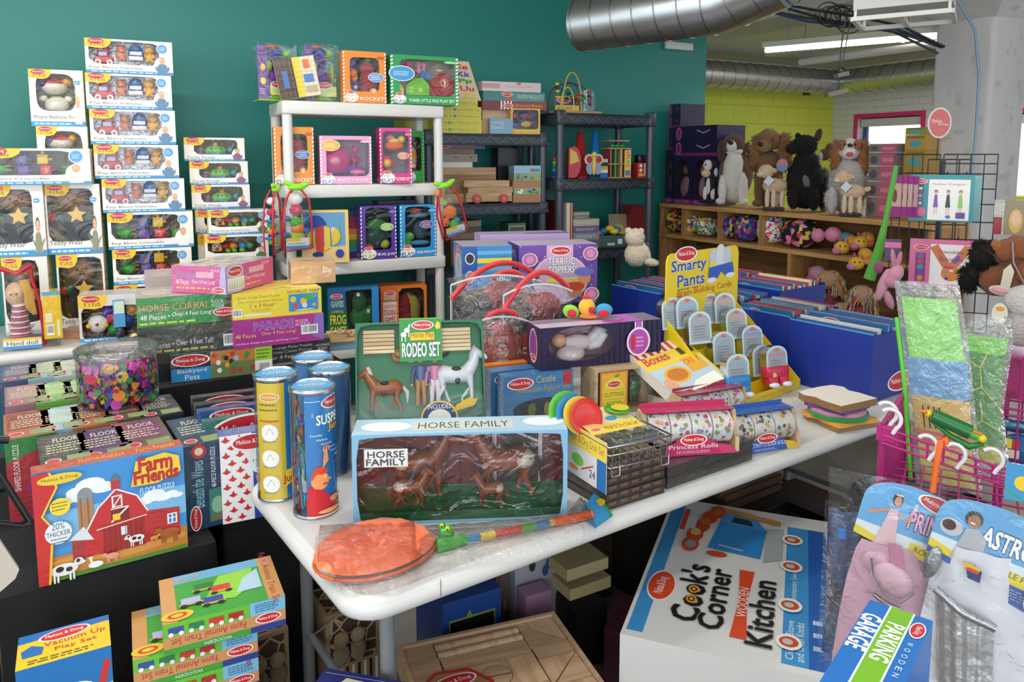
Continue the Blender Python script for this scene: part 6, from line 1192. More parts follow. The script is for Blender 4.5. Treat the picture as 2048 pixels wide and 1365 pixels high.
def susp_art(f):
 f.poly([(0,0),(.06,0),(.1,.3),(0,.4)],'#2a78b8');f.line([(0,.83),(.15,.83),(.15,.86)],.02,'#e0d030');f.logo(.62,.93,.28);f.text('SUSPEND',.22,.76,1.0,.84,'#eef2dc',.03,ol='#2a6a3a',olw=.02);f.text('Junior',.45,.69,.95,.76,'#e8a82a',.03,ol='#b83a20',olw=.03)
 for i,t in enumerate(('Family','Wire','Balancing','Teetering','Hanging','Balance!')):f.text(t,.1+.1*i,.665-.038*i,.32+.1*i,.685-.038*i,'#e8f0f4',.01)
 f.poly([(.02,0),(1,0),(1,.07),(.5,.1),(.3,.22),(.05,.26),(.0,.1)],'#c8202a');f.ell(.26,.3,.17,.075,'#e8955a',16);f.poly([(.1,.3),(.12,.37),(.2,.42),(.36,.41),(.42,.37),(.3,.35),(.2,.36)],'#d0441c');f.ell(.36,.33,.025,.012,'#f4f4f0',8);f.ell(.37,.33,.01,.008,'#222222',6);f.ell(.45,.305,.03,.012,'#e8955a',8);f.ell(.36,.27,.06,.01,'#c83a3a',8)
 f.poly([(.2,.24),(.35,.2),(.5,.14),(.35,.12),(.15,.16)],'#c8202a');f.ell(.55,.13,.12,.03,'#e8955a',10);
 for i in range(4):f.ell(.64+i*.035,.15-i*.008,.035,.01,'#e8955a',8,20)
 f.poly([(.3,.4),(.34,.56),(.4,.56),(.42,.46)],'#e8955a')
 for i in range(3):f.ell(.33+i*.05,.565,.014,.03,'#e8955a',8,-15+15*i)
 f.line([(.5,.44),(.55,.42),(.6,.44),(.65,.42)],.015,'#d03a3a');f.line([(.7,.38),(.66,.3),(.74,.22),(.7,.16),(.78,.12)],.012,'#5a6a80');f.ell(.45,.04,.25,.02,'#e8b070',10);f.rect(0,0,1,.012,'#e8d8c0')
 f.para(.02,.95,.3,.97,1,'#c8e0ec')
def susp_in(r,R,h):
 cs=['#c8302a','#e07a2a','#4a9a3a','#2a90b8','#7a4ab0','#c8b03a']
 for i in range(26):
  b=MB();a=RAD(rnd.uniform(150,240));q=R*rnd.uniform(.5,.85);c=Vector((q*math.cos(a),q*math.sin(a),.02+(h-.06)*i/26));t=rnd.random()*6
  b.tube([c+Vector((0.2*.012*math.cos(x+t),.012*math.cos(x+t),.012*math.sin(x)))for x in[k*.7 for k in range(7)]],.0028,M(cs[i%6],'plastic'),6);b.build('hook_piece',r)
 b=MB();b.tube([(-R*.55,-R*.5,.02),(-R*.7,-R*.4,h*.5),(-R*.5,-R*.6,h*.55),(-R*.4,-R*.55,h*.3)],.003,M('#2a8ab8','plastic'),6);b.build('wire',r)
tall_tube('clear tube with a blue wrap showing a red-haired boy, nearest of the four',632,1040,47,783,(-112,25,susp_art),susp_in)
def yel_art(f):
 f.rect(0,0,.62,1,'#e2c832');f.logo(.3,.88,.2,bg='#e8a83a');f.para(.08,.75,.5,.84,2,'#8a7a20')
 for y in(.58,.36,.14):f.dot(.3,y,.2,'#d8a890');f.dot(.3,y,.18,'#ece6e0');f.para(.15,y-.09,.45,y-.06,1,'#5a8ab0');f.line([(.22,y-.02),(.3,y+.04),(.38,y-.01)],.01,'#8a8ab0')
 f.para(.08,.66,.55,.7,1,'#c8542a');f.poly([(.55,.1),(.8,.16),(.72,.22),(.95,.28),(.6,.25)],'#e8b82a');f.text('Junior',.55,.13,.98,.21,'#a82a20',.03);f.text('SUSPEND',-.2,.5,1.75,.6,'#f0e8a0',.02,a=90)if 0 else f.rect(.78,.3,.9,.95,'#e0d050')
 f.rect(.8,.32,.88,.93,'#1f86cc')
tall_tube('clear tube with its yellow side turned out, left of the nearest tube',560,1005,45,757,(-150,-20,yel_art),None)
for px,pyb,r_,yt,lab in((665,955,42,745,'clear toy tube behind the two front ones, touching the green rodeo box'),(632,925,42,722,'clear toy tube farthest back of the four')):tall_tube(lab,px,pyb,r_,yt,(-150,-20,lambda f:f.rect(.5,.0,1,1,'#2a5a8a')),None)
def horse(b,x,z,s,body,mane,y=.05,flip=1,rear=None,legs=None,saddle=None,up=.0):
 m=M(body,'plastic');X=lambda v:x+flip*v*s
 def L(*p):return[(X(a),y+dy,z+c*s)for a,dy,c in p]
 b.tube(L((-.42,0,.6),(-.3,0,.66),(-.05,0,.62),(.2,0,.63),(.36,0,.7)),[.14*s,.22*s,.2*s,.2*s,.14*s],m,12)
 b.ell((X(-.42),y,z+.6*s),.1*s,m,10,8)
 b.tube(L((.28,0,.7),(.42,0,.9),(.5,0,1.08+up)),[.18*s,.14*s,.1*s],m,10)
 b.tube(L((.46,0,1.12+up),(.6,0,1.04+up),(.72,0,.96+up)),[.11*s,.09*s,.055*s],m,10);b.ell((X(.72),y,z+(.96+up)*s),.046*s,m,8,6)
 for e in(-1,1):b.tube([(X(.46),y+e*.04*s,z+(1.15+up)*s),(X(.45),y+e*.05*s,z+(1.27+up)*s)],[.03*s,.006*s],m,6)
 for(hx,dy,dx,kx_)in legs or((.3,-.07,.05,.04),(.24,.07,-.12,.1),(-.36,-.07,-.1,.05),(-.3,.07,.1,.0)):
  b.tube(L((hx,dy*s*8/8,.6),(hx+kx_,dy*s,.34),(hx+dx,dy*s,.08),(hx+dx+.03,dy*s,.0)),[.11*s,.06*s,.04*s,.055*s],m,8)
 mm=M(mane,'soft');b.tube(L((.36,0,.86),(.42,0,1.05+up),(.47,0,1.2+up),(.55,0,1.16+up)),[.07*s,.1*s,.08*s,.03*s],mm,8)
 b.tube(L((-.5,0,.66),(-.62,0,.5),(-.62,0,.2)),[.04*s,.07*s,.02*s],mm,8)
 if rear:b.ell((X(-.3),y-.04*s,z+.66*s),(.2*s,.225*s,.17*s),M(rear,'plastic'),12,8)
 if saddle:b.ell((X(0),y-.01,z+.76*s),(.14*s,.15*s,.06*s),M(saddle,'plastic'),10,8);b.ell((X(.02),y-.15*s,z+.55*s),(.07*s,.03*s,.16*s),M(saddle,'plastic'),8,6)
A,B=Pz(707,1052,T0),Pz(1134,1036,T0);m,w1=span(A,B);hF=.228
def hf_art(F):
 t=F['top'];t.rect(0,0,1,1,'#a8c8dc');t.ell(.15,.5,.12,.3,'#e4eaf0');t.ell(.9,.6,.1,.3,'#e4eaf0');t.rect(.27,.18,.75,.8,'#c8ccc8');t.text('HORSE FAMILY',.3,.3,.73,.7,'#4a5458',.01)
 F['right'].rect(0,0,1,1,'#9ac0d8')
def hf_fill(r,w,d,h):
 b=MB();f=Face(b,(.004,d-.005,.004),(1,0,0),(0,0,1),w-.008,h-.008);f.rect(0,0,1,1,'#6a1a22');f.rect(.7,.2,.88,.92,'#2a2420');f.line([(.67,.2),(.67,.95),(.9,.95),(.9,.2)],.02,'#c8c8cc');f.line([(.67,.95),(.9,.7)],.012,'#c8c8cc')
 for i in range(18):f.line([(i/18,.2),(i/18,1)],.002,'#4a1016')
 f.rect(0,0,1,.22,'#2a7a4a');b.poly([(.004,.006,.008),(w-.004,.006,.008),(w-.004,d-.006,.05),(.004,d-.006,.05)],M('#256f44'));b.box(.004,.004,.004,w-.004,.006,.028,M('#1f6b3e'));b.build('barn_backdrop',r)
 for nm,x,z,s,fl,rr,y,up in(('toy_stallion',.72,.03,.15,-1,'#d8c8b8',.09,.0),('toy_mare',.3,.035,.14,1,'#d8c4b4',.1,.0),('toy_foal',.26,.022,.085,1,'#dccabc',.05,0),('toy_foal',.64,.022,.07,-1,'#d0b8a8',.045,0)):
  b=MB();horse(b,w*x,z,s,'#8f4a30','#221815' if nm!='toy_foal' else '#7a3a26',y=y*.9,flip=fl,rear=rr,up=up);
  for q in range(10):b.ell((w*x-fl*s*rnd.uniform(.18,.42),y*.9-s*.215,z+s*rnd.uniform(.58,.76)),s*.022,M('#8f4a30','plastic'),6,4)
  b.build(nm,r)
 b=MB();f=Face(b,(w*.055,.001,h*.64),(1,0,0),(0,0,1),w*.2,h*.2,e=.0003);f.rect(0,0,1,1,'#c8c8c8');f.rect(.02,.04,.98,.96,'#d8d8d8');f.text('HORSE',.08,.52,.92,.88,'#3a3f40',.03);f.text('FAMILY',.05,.1,.95,.46,'#3a3f40',.03);b.build('title_label',r)
 b=MB();f=Face(b,(w*.36,-.0005,h*.24),(1,0,0),(0,0,1),w*.2,h*.42,e=.0002)
 for i,t in enumerate(('PLEASE REMOVE','BAG BEFORE','GIVING TO BABY')):f.text(t,-.42+.3*i-.2,.45,.48+.3*i+.3,.52,'#3a2a2a',.01,a=90)
 b.build('warning_print',r)
carton('horse_family_box','blue window box with a brown horse family and red barn, front of the table','toy box',m,w1,.11,hF,'#7aaccc',hf_art,'print',top='#a8c8dc',window=(.5,.5,.48,.475,16),fill=hf_fill,inner='#6a1a22',film=clear(scale=11,strength=.75,base=.05,gain=.8,rough=.04))
A,B=Pz(712,962,T0),Pz(978,945,T0);m,w1=span(A,B);lean=RAD(-19)
m=m@Matrix.Rotation(lean,4,'X');hR=.44
def rod_art(F):
 F['left'].rect(0,0,1,1,'#24402c');F['left'].para(.2,.1,.8,.9,14,'#a8683a');F['top'].rect(0,0,1,1,'#1f6a44')
def rod_fill(r,w,d,h):
 g=M('#1f7048','plastic');b=MB();b.box(.006,.035,.006,w-.006,.04,h-.006,g);b.build('insert_tray',r)
 for i in range(6):
  for x0,x1 in((.06,.3),(.66,.9)):b=MB();b.box(w*x0,.012,h*.955-.0115*(i+1),w*x1,.034,h*.955-.0115*i-.002,wood('#dcc8a0','#b89a6a',8,0));b.build('fence_rail',r)
 b=MB();horse(b,w*.22,h*.42,.105,'#9a5a30','#d8ccc0',y=.03,flip=-1,saddle='#2a2020');b.build('toy_horse',r)['label']='brown toy horse with a black saddle'
 b=MB();horse(b,w*.78,h*.46,.125,'#d0d4da','#b8bcc4',y=.03,flip=1,saddle='#3f2a24',up=.05);b.build('toy_horse',r)['label']='white toy horse with a brown saddle'
 for x,s_,l_,hat,nm in((.5,'#4a5a8a','#a87a44','#b8925a','cowboy_figure'),(.61,'#c87a98','#d8ccd4','#c8b07a','cowgirl_figure')):
  b=MB();z=h*.44;X=w*x;b.tube([(X,.025,z+.075),(X,.025,z+.115)],[.014,.017],M(s_,'plastic'),10);b.ell((X,.022,z+.137),(.011,.011,.013),M('#c89878','plastic'));b.ell((X,.024,z+.146),(.012,.012,.008),M(hat,'plastic'))
  for e in(-1,1):b.tube([(X+e*.007,.025,z+.078),(X+e*.009,.024,z+.04),(X+e*.01,.026,z+.004)],[.011,.008,.007],M(l_,'plastic'),8);b.tube([(X+e*.016,.025,z+.113),(X+e*.024,.022,z+.09),(X+e*.026,.018,z+.065)],[.006,.0055,.004],M(s_,'plastic'),8);b.ell((X+e*.026,.016,z+.062),.005,M('#c89878','plastic'),6,5)
  b.build(nm,r)
 for x,c in((.33,'#8a6238'),(.43,'#b8c4d4')):b=MB();b.ell((w*x,.02,h*.78),(.022,.006,.022),M(c,'plastic'));b.ell((w*x,.012,h*.785),(.012,.01,.012),M(c,'plastic'));b.build('toy_hat',r)
 b=MB();b.ell((w*.68,.03,h*.8),(.02,.012,.018),M('#3f2a24','plastic'));b.build('toy_saddle',r)
 b=MB();f=Face(b,(w*.34,-.004,h*.735),(1,0,0),(0,0,1),w*.33,h*.285,e=.0002);b.box(w*.34,-.0035,h*.735,w*.67,0,h*1.02,M('#2a8a3a'));f.rect(0,.98,1,1,'#7ab83a');f.logo(.55,.83,.24,0);f.rect(.25,.48,.82,.66,'#e8b82a');f.text('Horse Play',.28,.5,.8,.68,'#5a3a14',.01);f.text('RODEO SET',.06,.1,.95,.42,'#eef0ee',.04,ol='#1f3a6a',olw=.04);f.poly([(.84,.8),(.9,.92),(.97,.86),(.96,.74),(.88,.72)],'#e8c03a')
 for x,y in((.1,.62),(.18,.72)):f.ell(x,y,.07,.06,'#e8e4e0',10);f.rect(x-.05,y-.16,x-.03,y,'#e8e4e0');f.rect(x+.03,y-.16,x+.05,y,'#e8e4e0');f.ell(x+.05,y+.09,.025,.06,'#e8e4e0',8,-20)
 b.build('title_card',r)
 b=MB();f=Face(b,(w*.5,-.001,h*.37),(1,0,0),(0,0,1),w*.45,h*.12,e=.0003);f.ell(.3,-.1,.32,.95,'#e8c040',24);f.ell(.3,-.1,.29,.86,'#24407a',24);f.text('INCLUDES',.1,.42,.5,.66,'#f0f0e8',.02);f.ell(.3,-.1,.2,.5,'#e8e4d8',20);f.poly([(.5,.2),(.9,.5),(.98,.9),(.9,.85),(.84,.98),(.6,.6)],'#d8b030');b.build('included_badge',r)
carton('rodeo_set_box','green window box with horses, cowboys and wooden rails, leaning behind the horse box','toy box',m,w1,.05,hR,'#1c6644',rod_art,left='#24402c',window=(.5,.66,.485,.325,14),fill=rod_fill,inner='#1c6644',film=clear(scale=4,strength=.12,base=.02,gain=.35))
def pt(px,py,z=T0):return Pz(px,py,z)
A=pt(640,1130);r=thing('butterfly_net','orange butterfly net with a frog handle in a clear bag at the table corner','toy',Mx((0,0,0)))
O_=lambda px,py,up=0:tuple(pt(px,py,T0+up))
ce=pt(755,1112);ex=pt(872,1095)-ce;ey=pt(740,1170)-ce;ey2=pt(745,1060)-ce
b=MB();rim=[(ce+ex*math.cos(t)*(1 if math.cos(t)>0 else 1.02)+(ey if math.sin(t)>0 else-ey2*-1)*math.sin(t)*(1 if math.sin(t)>0 else-1)+Vector((0,0,.012)))for t in[2*PI*i/40 for i in range(40)]]
b.tube(rim,.004,M('#d8601a','plastic'),6,closed=True);b.build('rim',r)
def netf(u,v):
 t=2*PI*u;q=rim[int(u*40)%40]-ce;rr=1-v;return tuple(ce+q*rr+Vector((0,0,.011+.05*v*(1-v)*2.2+(.012*noise.noise(Vector((math.cos(t)*3*rr,math.sin(t)*3*rr,1)))+.006*noise.noise(Vector((math.cos(t)*9*rr,math.sin(t)*9*rr,5))))*min(1,v*4))))
b=MB();b.grid(netf,40,14,M('#ee6c2a','satin'));b.build('net_cloth',r)
def hp(px,py,up=.014):return pt(px,py)+Vector((0,0,up))
b=MB();g=M('#3fae32','plastic');b.tube([hp(873,1103),hp(900,1098),hp(932,1090)],[.017,.014,.011],g,12);b.ell(hp(892,1088,.024),(.02,.016,.014),g)
b.build('frog_head',r)
b=MB()
for px,py in((884,1080),(896,1086)):b.ell(hp(px,py,.036),.0075,g,10,8);b.ell(hp(px,py+1,.037)+Vector((0,-.005,0)),.005,M('#e8d83a','plastic'),8,6);b.ell(hp(px,py+1,.037)+Vector((0,-.009,.001)),.0025,M('#222'[0:1]+'222222','plastic'),6,5)
b.build('frog_eyes',r)
seg=[(932,1090,960,1086,'#3f86b8'),(960,1086,989,1080,'#e8cc3a'),(989,1080,1043,1069,'#d84a34'),(1043,1069,1070,1063,'#5ab03a'),(1070,1063,1098,1057,'#3a80b8'),(1098,1057,1108,1055,'#e8b83a'),(1108,1055,1183,1040,'#e85f20')]
for x0,y0,x1,y1,c in seg:
 b=MB();b.cyl(hp(x0,y0),hp(x1,y1),.0085 if x1<1150 else.011,M(c,'plastic'),12);b.build('handle_section',r)
b=MB();q=[hp(1158,1030,.004),hp(1192,1003,.03),hp(1226,1040,.012),hp(1190,1058,.002)];n=(q[1]-q[0]).cross(q[3]-q[0]).normalized();n=n if n.z>0 else-n
if((q[1]-q[0]).cross(q[3]-q[0])).z>0:q=[q[0],q[1],q[2],q[3]]
b.poly(q,M('#3f98cc'));b.poly([p-n*.0015 for p in q[::-1]],M('#3f98cc'));cc=(q[0]+q[1]+q[2]+q[3])/4;cs_=q[1]*.45+q[2]*.25+cc*.3
u_=(q[2]-q[1]).normalized();v_=n.cross(u_);b.poly([cs_+u_*x*.014+v_*y*.014+n*.0006 for x,y in circ(12)],M('#e8b820'));b.poly([q[1]+n*.0005,q[2]+n*.0005,q[2]*.9+q[3]*.1+n*.0005,q[1]*.9+q[0]*.1+n*.0005],M('#3a9a3a'));b.poly([cc+(q[0]-q[1])*.2+u_*x*.015+v_*y*.006+n*.0007 for x,y in circ(12)],M('#c8302a'));b.build('header_card',r)
low=[(628,1150),(690,1190),(790,1190),(880,1150),(980,1125),(1080,1108),(1165,1085),(1195,1062)];upp=[(632,1075),(700,1062),(790,1060),(880,1058),(980,1054),(1080,1046),(1130,1040),(1160,1000)]
def bagf(u,v):
 i=min(6,int(u*7));t=u*7-i;a=pt(*low[i]).lerp(pt(*low[i+1]),t);c=pt(*upp[i]).lerp(pt(*upp[i+1]),t);p=a.lerp(c,v)
 h=(.055 if u<.35 else.034)*math.sin(PI*v)**.5*(1 if.02<u<.98 else.3);return tuple(p+Vector((0,0,.002+h+.008*noise.noise(Vector((u*26,v*7,0)))*math.sin(PI*v))))
b=MB();b.grid(bagf,90,20,clear(scale=38,strength=1.0,base=.05,gain=.8,rough=.05,dist=.012));b.build('clear_bag',r)
def tray_stack(label,n,A,w_,d_,yaw,t):
 for i in range(n):
  m=Mx((A.x,A.y,T0+i*t),yaw+RAD(rnd.uniform(-1,1)));r=thing('wooden_tray',label%['bottom','second','third','fourth','fifth','topmost'][i if i<n-1 else 5],'tray',m,'dark wrapped trays of wooden pieces')
  b=MB();b.box(0,0,0,w_,d_,.003,M('#1c1714'));b.box(0,0,.003,w_,.008,t-.001,M('#3a2c22','wrap'));b.box(0,d_-.008,.003,w_,d_,t-.001,M('#241c18','wrap'));b.box(0,.008,.003,.008,d_-.008,t-.001,M('#2a211c','wrap'));b.box(w_-.008,.008,.003,w_,d_-.008,t-.001,M('#1c1815','wrap'));f=Face(b,(0,0,0),(1,0,0),(0,0,1),w_,t)
  for k in range(5):f.rect(.04+k*.19,.45,.16+k*.19,.85,'#6a5442')
  f=Face(b,(0,d_,0),(0,-1,0),(0,0,1),d_,t)
  for k in range(4):f.rect(.06+k*.24,.45,.2+k*.24,.8,'#4a3a2e')
  b.build('tray',r);b=MB()
  if i==n-1:
   for a in range(4):
    for c in range(4):b.box(.015+a*(w_-.03)/4,.015+c*(d_-.03)/4,.004,.01+(a+1)*(w_-.03)/4,.01+(c+1)*(d_-.03)/4,t-.004,M(['#a8865a','#7a8a4a','#b89a6a','#8a6a44'][(a+c)%4]))
   b.build('wooden_pieces',r)
A=Pz(1213,1022,T0);tray_stack('flat black tray of wooden pieces under the dish rack, %s of the stack',6,A,.2,.27,RAD(32),.021)
Bk=A+Vector((math.cos(RAD(33)),math.sin(RAD(33)),0))*.215
for i in range(2):tag(carton('black_box','long flat black wrapped box beside the tray stack, %s one'%('lower' if i==0 else 'upper'),'box',Mx((Bk.x,Bk.y+.01,T0+i*.031),RAD(35)),.36,.17,.03,'#34332f',None,'wrap'),group='long black boxes')
zr=T0+6*.021+.001;A=Pz(1218,958,zr);m=Mx((A.x,A.y,zr),RAD(28));k=A.y/FOC
r=thing('dish_rack_set','toy chrome dish rack with a red plate and a printed card, on the dark trays','toy set',m);mt=M('#c4c8ce','metal');w_,d_,h_=.19,.2,.075
def rect_loop(x0,y0,x1,y1,z,rr,b):b.tube([(x0,y0,z),(x1,y0,z),(x1,y1,z),(x0,y1,z)],rr,mt,6,closed=True)
b=MB();rect_loop(0,0,w_,d_,h_,.0028,b);rect_loop(.004,.004,w_-.004,d_-.004,h_-.022,.002,b);rect_loop(.01,.01,w_-.01,d_-.01,.018,.002,b);b.build('rim_wire',r)
for i in range(9):
 x=.012+i*(w_-.024)/8;b=MB();b.tube([(x,0,h_),(x,.008,.018),(x,d_-.008,.018),(x,d_,h_)],.0013,mt,5);b.build('cross_wire',r)
for x in(.02,w_-.02):
 for y in(.0,d_):b=MB();b.tube([(x-.012,y,.03),(x-.012,y,.002),(x+.012,y,.002),(x+.012,y,.03)],.0018,mt,5);b.build('foot',r)
b=MB();b.box(.03,.02,h_-.012,w_-.005,.08,h_-.004,M('#b8bcc0','metal'));b.bbox(.035,.025,h_-.02,w_-.01,.078,h_+.004,.01,clear(scale=20,strength=.6,base=.15));b.build('cutlery_tray',r)
b=MB();b.box(-.0012,.01,-.045,.0,d_-.01,h_+.01,M('#e8e0c8'));f=Face(b,(-.0012,d_-.01,-.045),(0,-1,0),(0,0,1),d_-.02,h_+.055);f.rect(0,0,1,1,'#d8d4d0');f.rect(0,.6,1,1,'#e8c84a');f.rect(.78,0,1,.6,'#2a68a8');f.text('Wash & Dry Dish Set',.04,.66,.95,.86,'#b8742a',.02);f.ell(.3,.35,.15,.12,'#7ab83a');f.ell(.2,.15,.12,.05,'#e88a3a');f.line([(.4,.2),(.7,.4)],.02,'#c8342a');f.text('24',.6,.15,.74,.3,'#2a3a6a');b.build('side_card',r)
b=MB();b.push(Matrix.Translation((.01,.085,h_+.002))@Matrix.Rotation(RAD(10),4,'X'));b.box(0,0,0,w_-.03,.12,.0012,M('#d8c89a'));f=Face(b,(0,0,.0012),(1,0,0),(0,1,0),w_-.03,.12);f.rect(0,0,1,.34,'#e0c84a');f.logo(.14,.17,.1);f.text('Wash & Dry Dish Set',.3,.05,.95,.25,'#a8562a',.02)
for x,y,c in((.2,.55,'#5aa83a'),(.4,.7,'#c8502a'),(.6,.5,'#3a88b8'),(.5,.85,'#e8b83a'),(.25,.8,'#b8c8d0'),(.8,.6,'#d8d0b0')):f.ell(x,y,.11,.09,c,12)
b.pop();b.build('top_card',r)
for i,(c,s)in enumerate((('#5ab83a',1.12),('#2a80b8',1.06),('#e0b83a',1.0),('#c8302c',.96))):
 b=MB();R=.05*s;b.push(Matrix.Translation((-.0+.008*i,.2-.018*i,h_+.028))@Matrix.Rotation(RAD(68),4,'X'));b.lathe([(R*.55,0),(R*.62,.002),(R,.012),(R*.98,.014),(R*.6,.006),(.001,.005)],M(c,'plastic'),28,cap=False);b.pop();b.build('plate',r)['label']=['green','blue','yellow','red'][i]+' toy plate'
for x,y,c in((.145,.17,'#4ab02a'),(.15,.165,'#e0c83a')):b=MB();b.push(Matrix.Translation((x,y,h_+(.02 if c[1]=='4' else.026))));b.lathe([(.02,0),(.034,.004),(.036,.006),(.015,.004)]if c[1]=='4' else[(.01,0),(.024,.003),(.024,.005)],M(c,'plastic'),20);b.pop();b.build('cup',r)
def stickers(label,bl,br,z,n,body,sh,pal,dep=.1,hh=.1,title='Sticker',card=True):
 m,w1=span(Pz(*bl,z),Pz(*br,z));r=thing('sticker_dispenser',label,'sticker roll',m,'wooden sticker roll dispensers');wm=wood('#d8bf96','#b8946a',7,2)
 for x in(0,w1-.012):b=MB();b.push(Matrix.Translation((x,0,0))@Matrix.Rotation(PI/2,4,'Z')@Matrix.Rotation(PI/2,4,'X'));b.prism([(0,0),(dep,0),(dep,hh*.7),(dep*.7,hh*1.02),(dep*.3,hh*.98),(dep*.1,hh*.4),(0,hh*.35)],.012,wm);b.pop();b.build('end_panel',r)
 b=MB();b.box(.012,.01,0,w1-.012,dep,.006,wm);b.build('base',r)
 R=hh*.42;sw=(w1-.03)/n
 for i in range(n):
  x0=.015+i*sw;b=MB();b.cyl((x0+.001,dep*.52,hh*.55),(x0+sw-.003,dep*.52,hh*.55),R,M('#dedad6','wrap'),28)
  for q in range(26):
   a=RAD(rnd.uniform(100,290));s=rnd.uniform(.004,.008);cx=x0+rnd.uniform(.15,.85)*sw;t=Vector((0,math.cos(a),math.sin(a)));u=Vector((1,0,0));v=t.cross(u);c0=Vector((cx,dep*.52,hh*.55))+t*(R+.0004);b.poly([c0+u*x*s+v*y*s for x,y in circ(rnd.choice([4,8,8]))][::1],M(rnd.choice(pal)))
  b.build('sticker_roll',r)
 b=MB();b.grid(lambda u,v:(w1*u,dep*.52-R*1.12*math.cos(RAD(-20+120*v)),hh*.55+R*1.12*math.sin(RAD(-20+120*v))),16,8,clear(scale=24,strength=.7,base=.06));b.build('film',r)
 b=MB();b.box(.01,dep*.8,hh*.98,w1-.01,dep*.82,hh*1.12,M(body));b.box(.006,dep*.3,hh*1.0,w1-.006,dep*.85,hh*1.02,M(body,'wrap'));b.build('back_card',r)
 if card:
  b=MB();P=[(.0,0),(w1*.98,0),(w1*.9,hh*.2),(w1*.72,hh*.28),(w1*.66,hh*.42),(w1*.5,hh*.5),(w1*.34,hh*.42),(w1*.28,hh*.28),(w1*.08,hh*.2)];b.push(Matrix.Translation((0,-.004,0))@Matrix.Rotation(PI/2,4,'X'));b.prism(P,.002,M(sh));b.pop();f=Face(b,(0,-.0062,0),(1,0,0),(0,0,1),w1,hh*.5);f.poly([(.2,.02),(.8,.02),(.74,.6),(.6,.9),(.4,.9),(.26,.6)],body);f.logo(.5,.78,.13);f.text(title,.24,.34,.76,.56,'#e8e4f0',.02);f.para(.32,.1,.68,.26,2,'#c8c0e0');b.build('front_card',r)
 return r
PK=['#c84a8a','#8a5ab0','#e07aa0','#6a98a8','#d8b060','#b83a6a','#7a9a5a'];BLK=['#3a3a44','#2a5a98','#c85a3a','#8a6a4a','#3a8a6a','#d8a83a']
zb3s=T0+.0625
stickers('pink sticker roll dispenser with four rolls, front, on the black boxes',(1290,916),(1478,903),zb3s,4,'#b8285a','#c83a6a',PK,hh=.115,title='Princess Rolls')
stickers('blue sticker roll dispenser with three rolls, right of the pink one',(1460,915),(1600,893),T0,3,'#2a5aa8','#e0b83a',BLK,hh=.115,title='ACTIVITY STICKER ROLL')
stickers('pink sticker roll dispenser at the back, beside the wooden crate',(1368,858),(1500,834),T0,4,'#a03058','#c83a6a',PK,hh=.1,card=False)
A=Pz(1668,866,T0);k=A.y/FOC;cxy=A+Vector((.06,.1,0));zz=T0
bread=[(-.5,-.5),(.5,-.5),(.53,-.1),(.46,.1),(.56,.3),(.5,.5),(.2,.54),(-.2,.54),(-.5,.5),(-.56,.3),(-.46,.1),(-.53,-.1)]
for nm,col,sz,th,lab,rim_,rot in(('felt_bread','#d8c8a8',.165,.016,'cream felt bread slice at the bottom of the felt sandwich','#8a6a44',20),('felt_cheese','#e89a2a',.17,.012,'orange felt cheese slice in the felt sandwich',None,24),('felt_lettuce','#1f8a3c',.175,.014,'green felt lettuce leaf in the felt sandwich',None,30),('felt_ham','#c88aa4',.165,.011,'pink felt ham slice in the felt sandwich',None,22),('felt_onion','#6a3a88',.15,.013,'purple felt layer in the felt sandwich',None,35),('felt_bread','#e6dccb',.175,.024,'cream felt bread slice with brown crust on top of the felt sandwich','#8a6238',28)):
 b=MB();P=circ(28)if nm in('felt_lettuce','felt_ham')else bread;sc=sz*(.55 if P is not bread else 1)
 P=[(x*sc*(1+.03*math.sin(i*2.1)),y*sc)for i,(x,y)in enumerate(P)];b.prism(P,th,M(col,'soft'),side=M(rim_ or col,'soft'));
 o=b.build(nm,None,Mx((cxy.x,cxy.y,zz),RAD(rot)));tag(o,lab,'felt food','felt sandwich layers');zz+=th+.0008
 cxy=cxy+Vector((rnd.uniform(-.006,.004),rnd.uniform(-.004,.006),0))
yaw_s=RAD(42);FR=Pz(1600,775,T0);ax=Vector((math.cos(yaw_s),math.sin(yaw_s),0));ay=Vector((-ax.y,ax.x,0));D_=.29;W_=.49
m=Mx(FR-ax*W_,yaw_s)
r=thing('card_display','yellow card display for tins with blue lettering and a tall header','display',m);y_=M('#e6c81e')
HB=.54
b=MB();b.box(0,0,0,W_,D_,.004,y_);b.box(0,0,.004,W_,.004,.035,y_);f=Face(b,(0,0,0),(1,0,0),(0,0,1),W_,.035);f.text('Parent and Teacher Approved',.1,.3,.9,.7,'#b88a2a',.01)
for x in(0,W_-.004):b.push(Matrix.Translation((x,0,0))@Matrix.Rotation(PI/2,4,'Z')@Matrix.Rotation(PI/2,4,'X'));b.prism([(0.004,.004),(D_,.004),(D_,.3),(0.004,.035)],.004,y_);b.pop()
for i in range(3):b.box(.004,.07+i*.065,.004,W_-.004,.075+i*.065,.05+i*.065,y_)
b.build('tray',r)
b=MB();P=[(0,0),(W_,0),(W_,HB-.04)]+[(W_-.03+.03*math.cos(t),HB-.03+.03*math.sin(t))for t in(0,.8,PI/2)]+[(.03+.03*math.cos(t),HB-.03+.03*math.sin(t))for t in(PI/2,2.3,PI)]
b.push(Matrix.Translation((0,D_+.005,0))@Matrix.Rotation(PI/2,4,'X'));b.prism(P,.005,y_);b.pop();f=Face(b,(0,D_-.0002,0),(1,0,0),(0,0,1),W_,HB)
f.logo(.25,.985,.13);f.text('Smarty',.06,.845,.52,.945,'#2a52a8',.03,ol='#f0ecd8',olw=.03);f.text('Pants',.14,.755,.5,.84,'#2a52a8',.03,ol='#f0ecd8',olw=.03);f.text('Preschool - Grade 5',.15,.73,.45,.745,'#4a4a2a',0);f.text('Brain-Building Cards',.14,.675,.9,.735,'#c85a2a',.02)
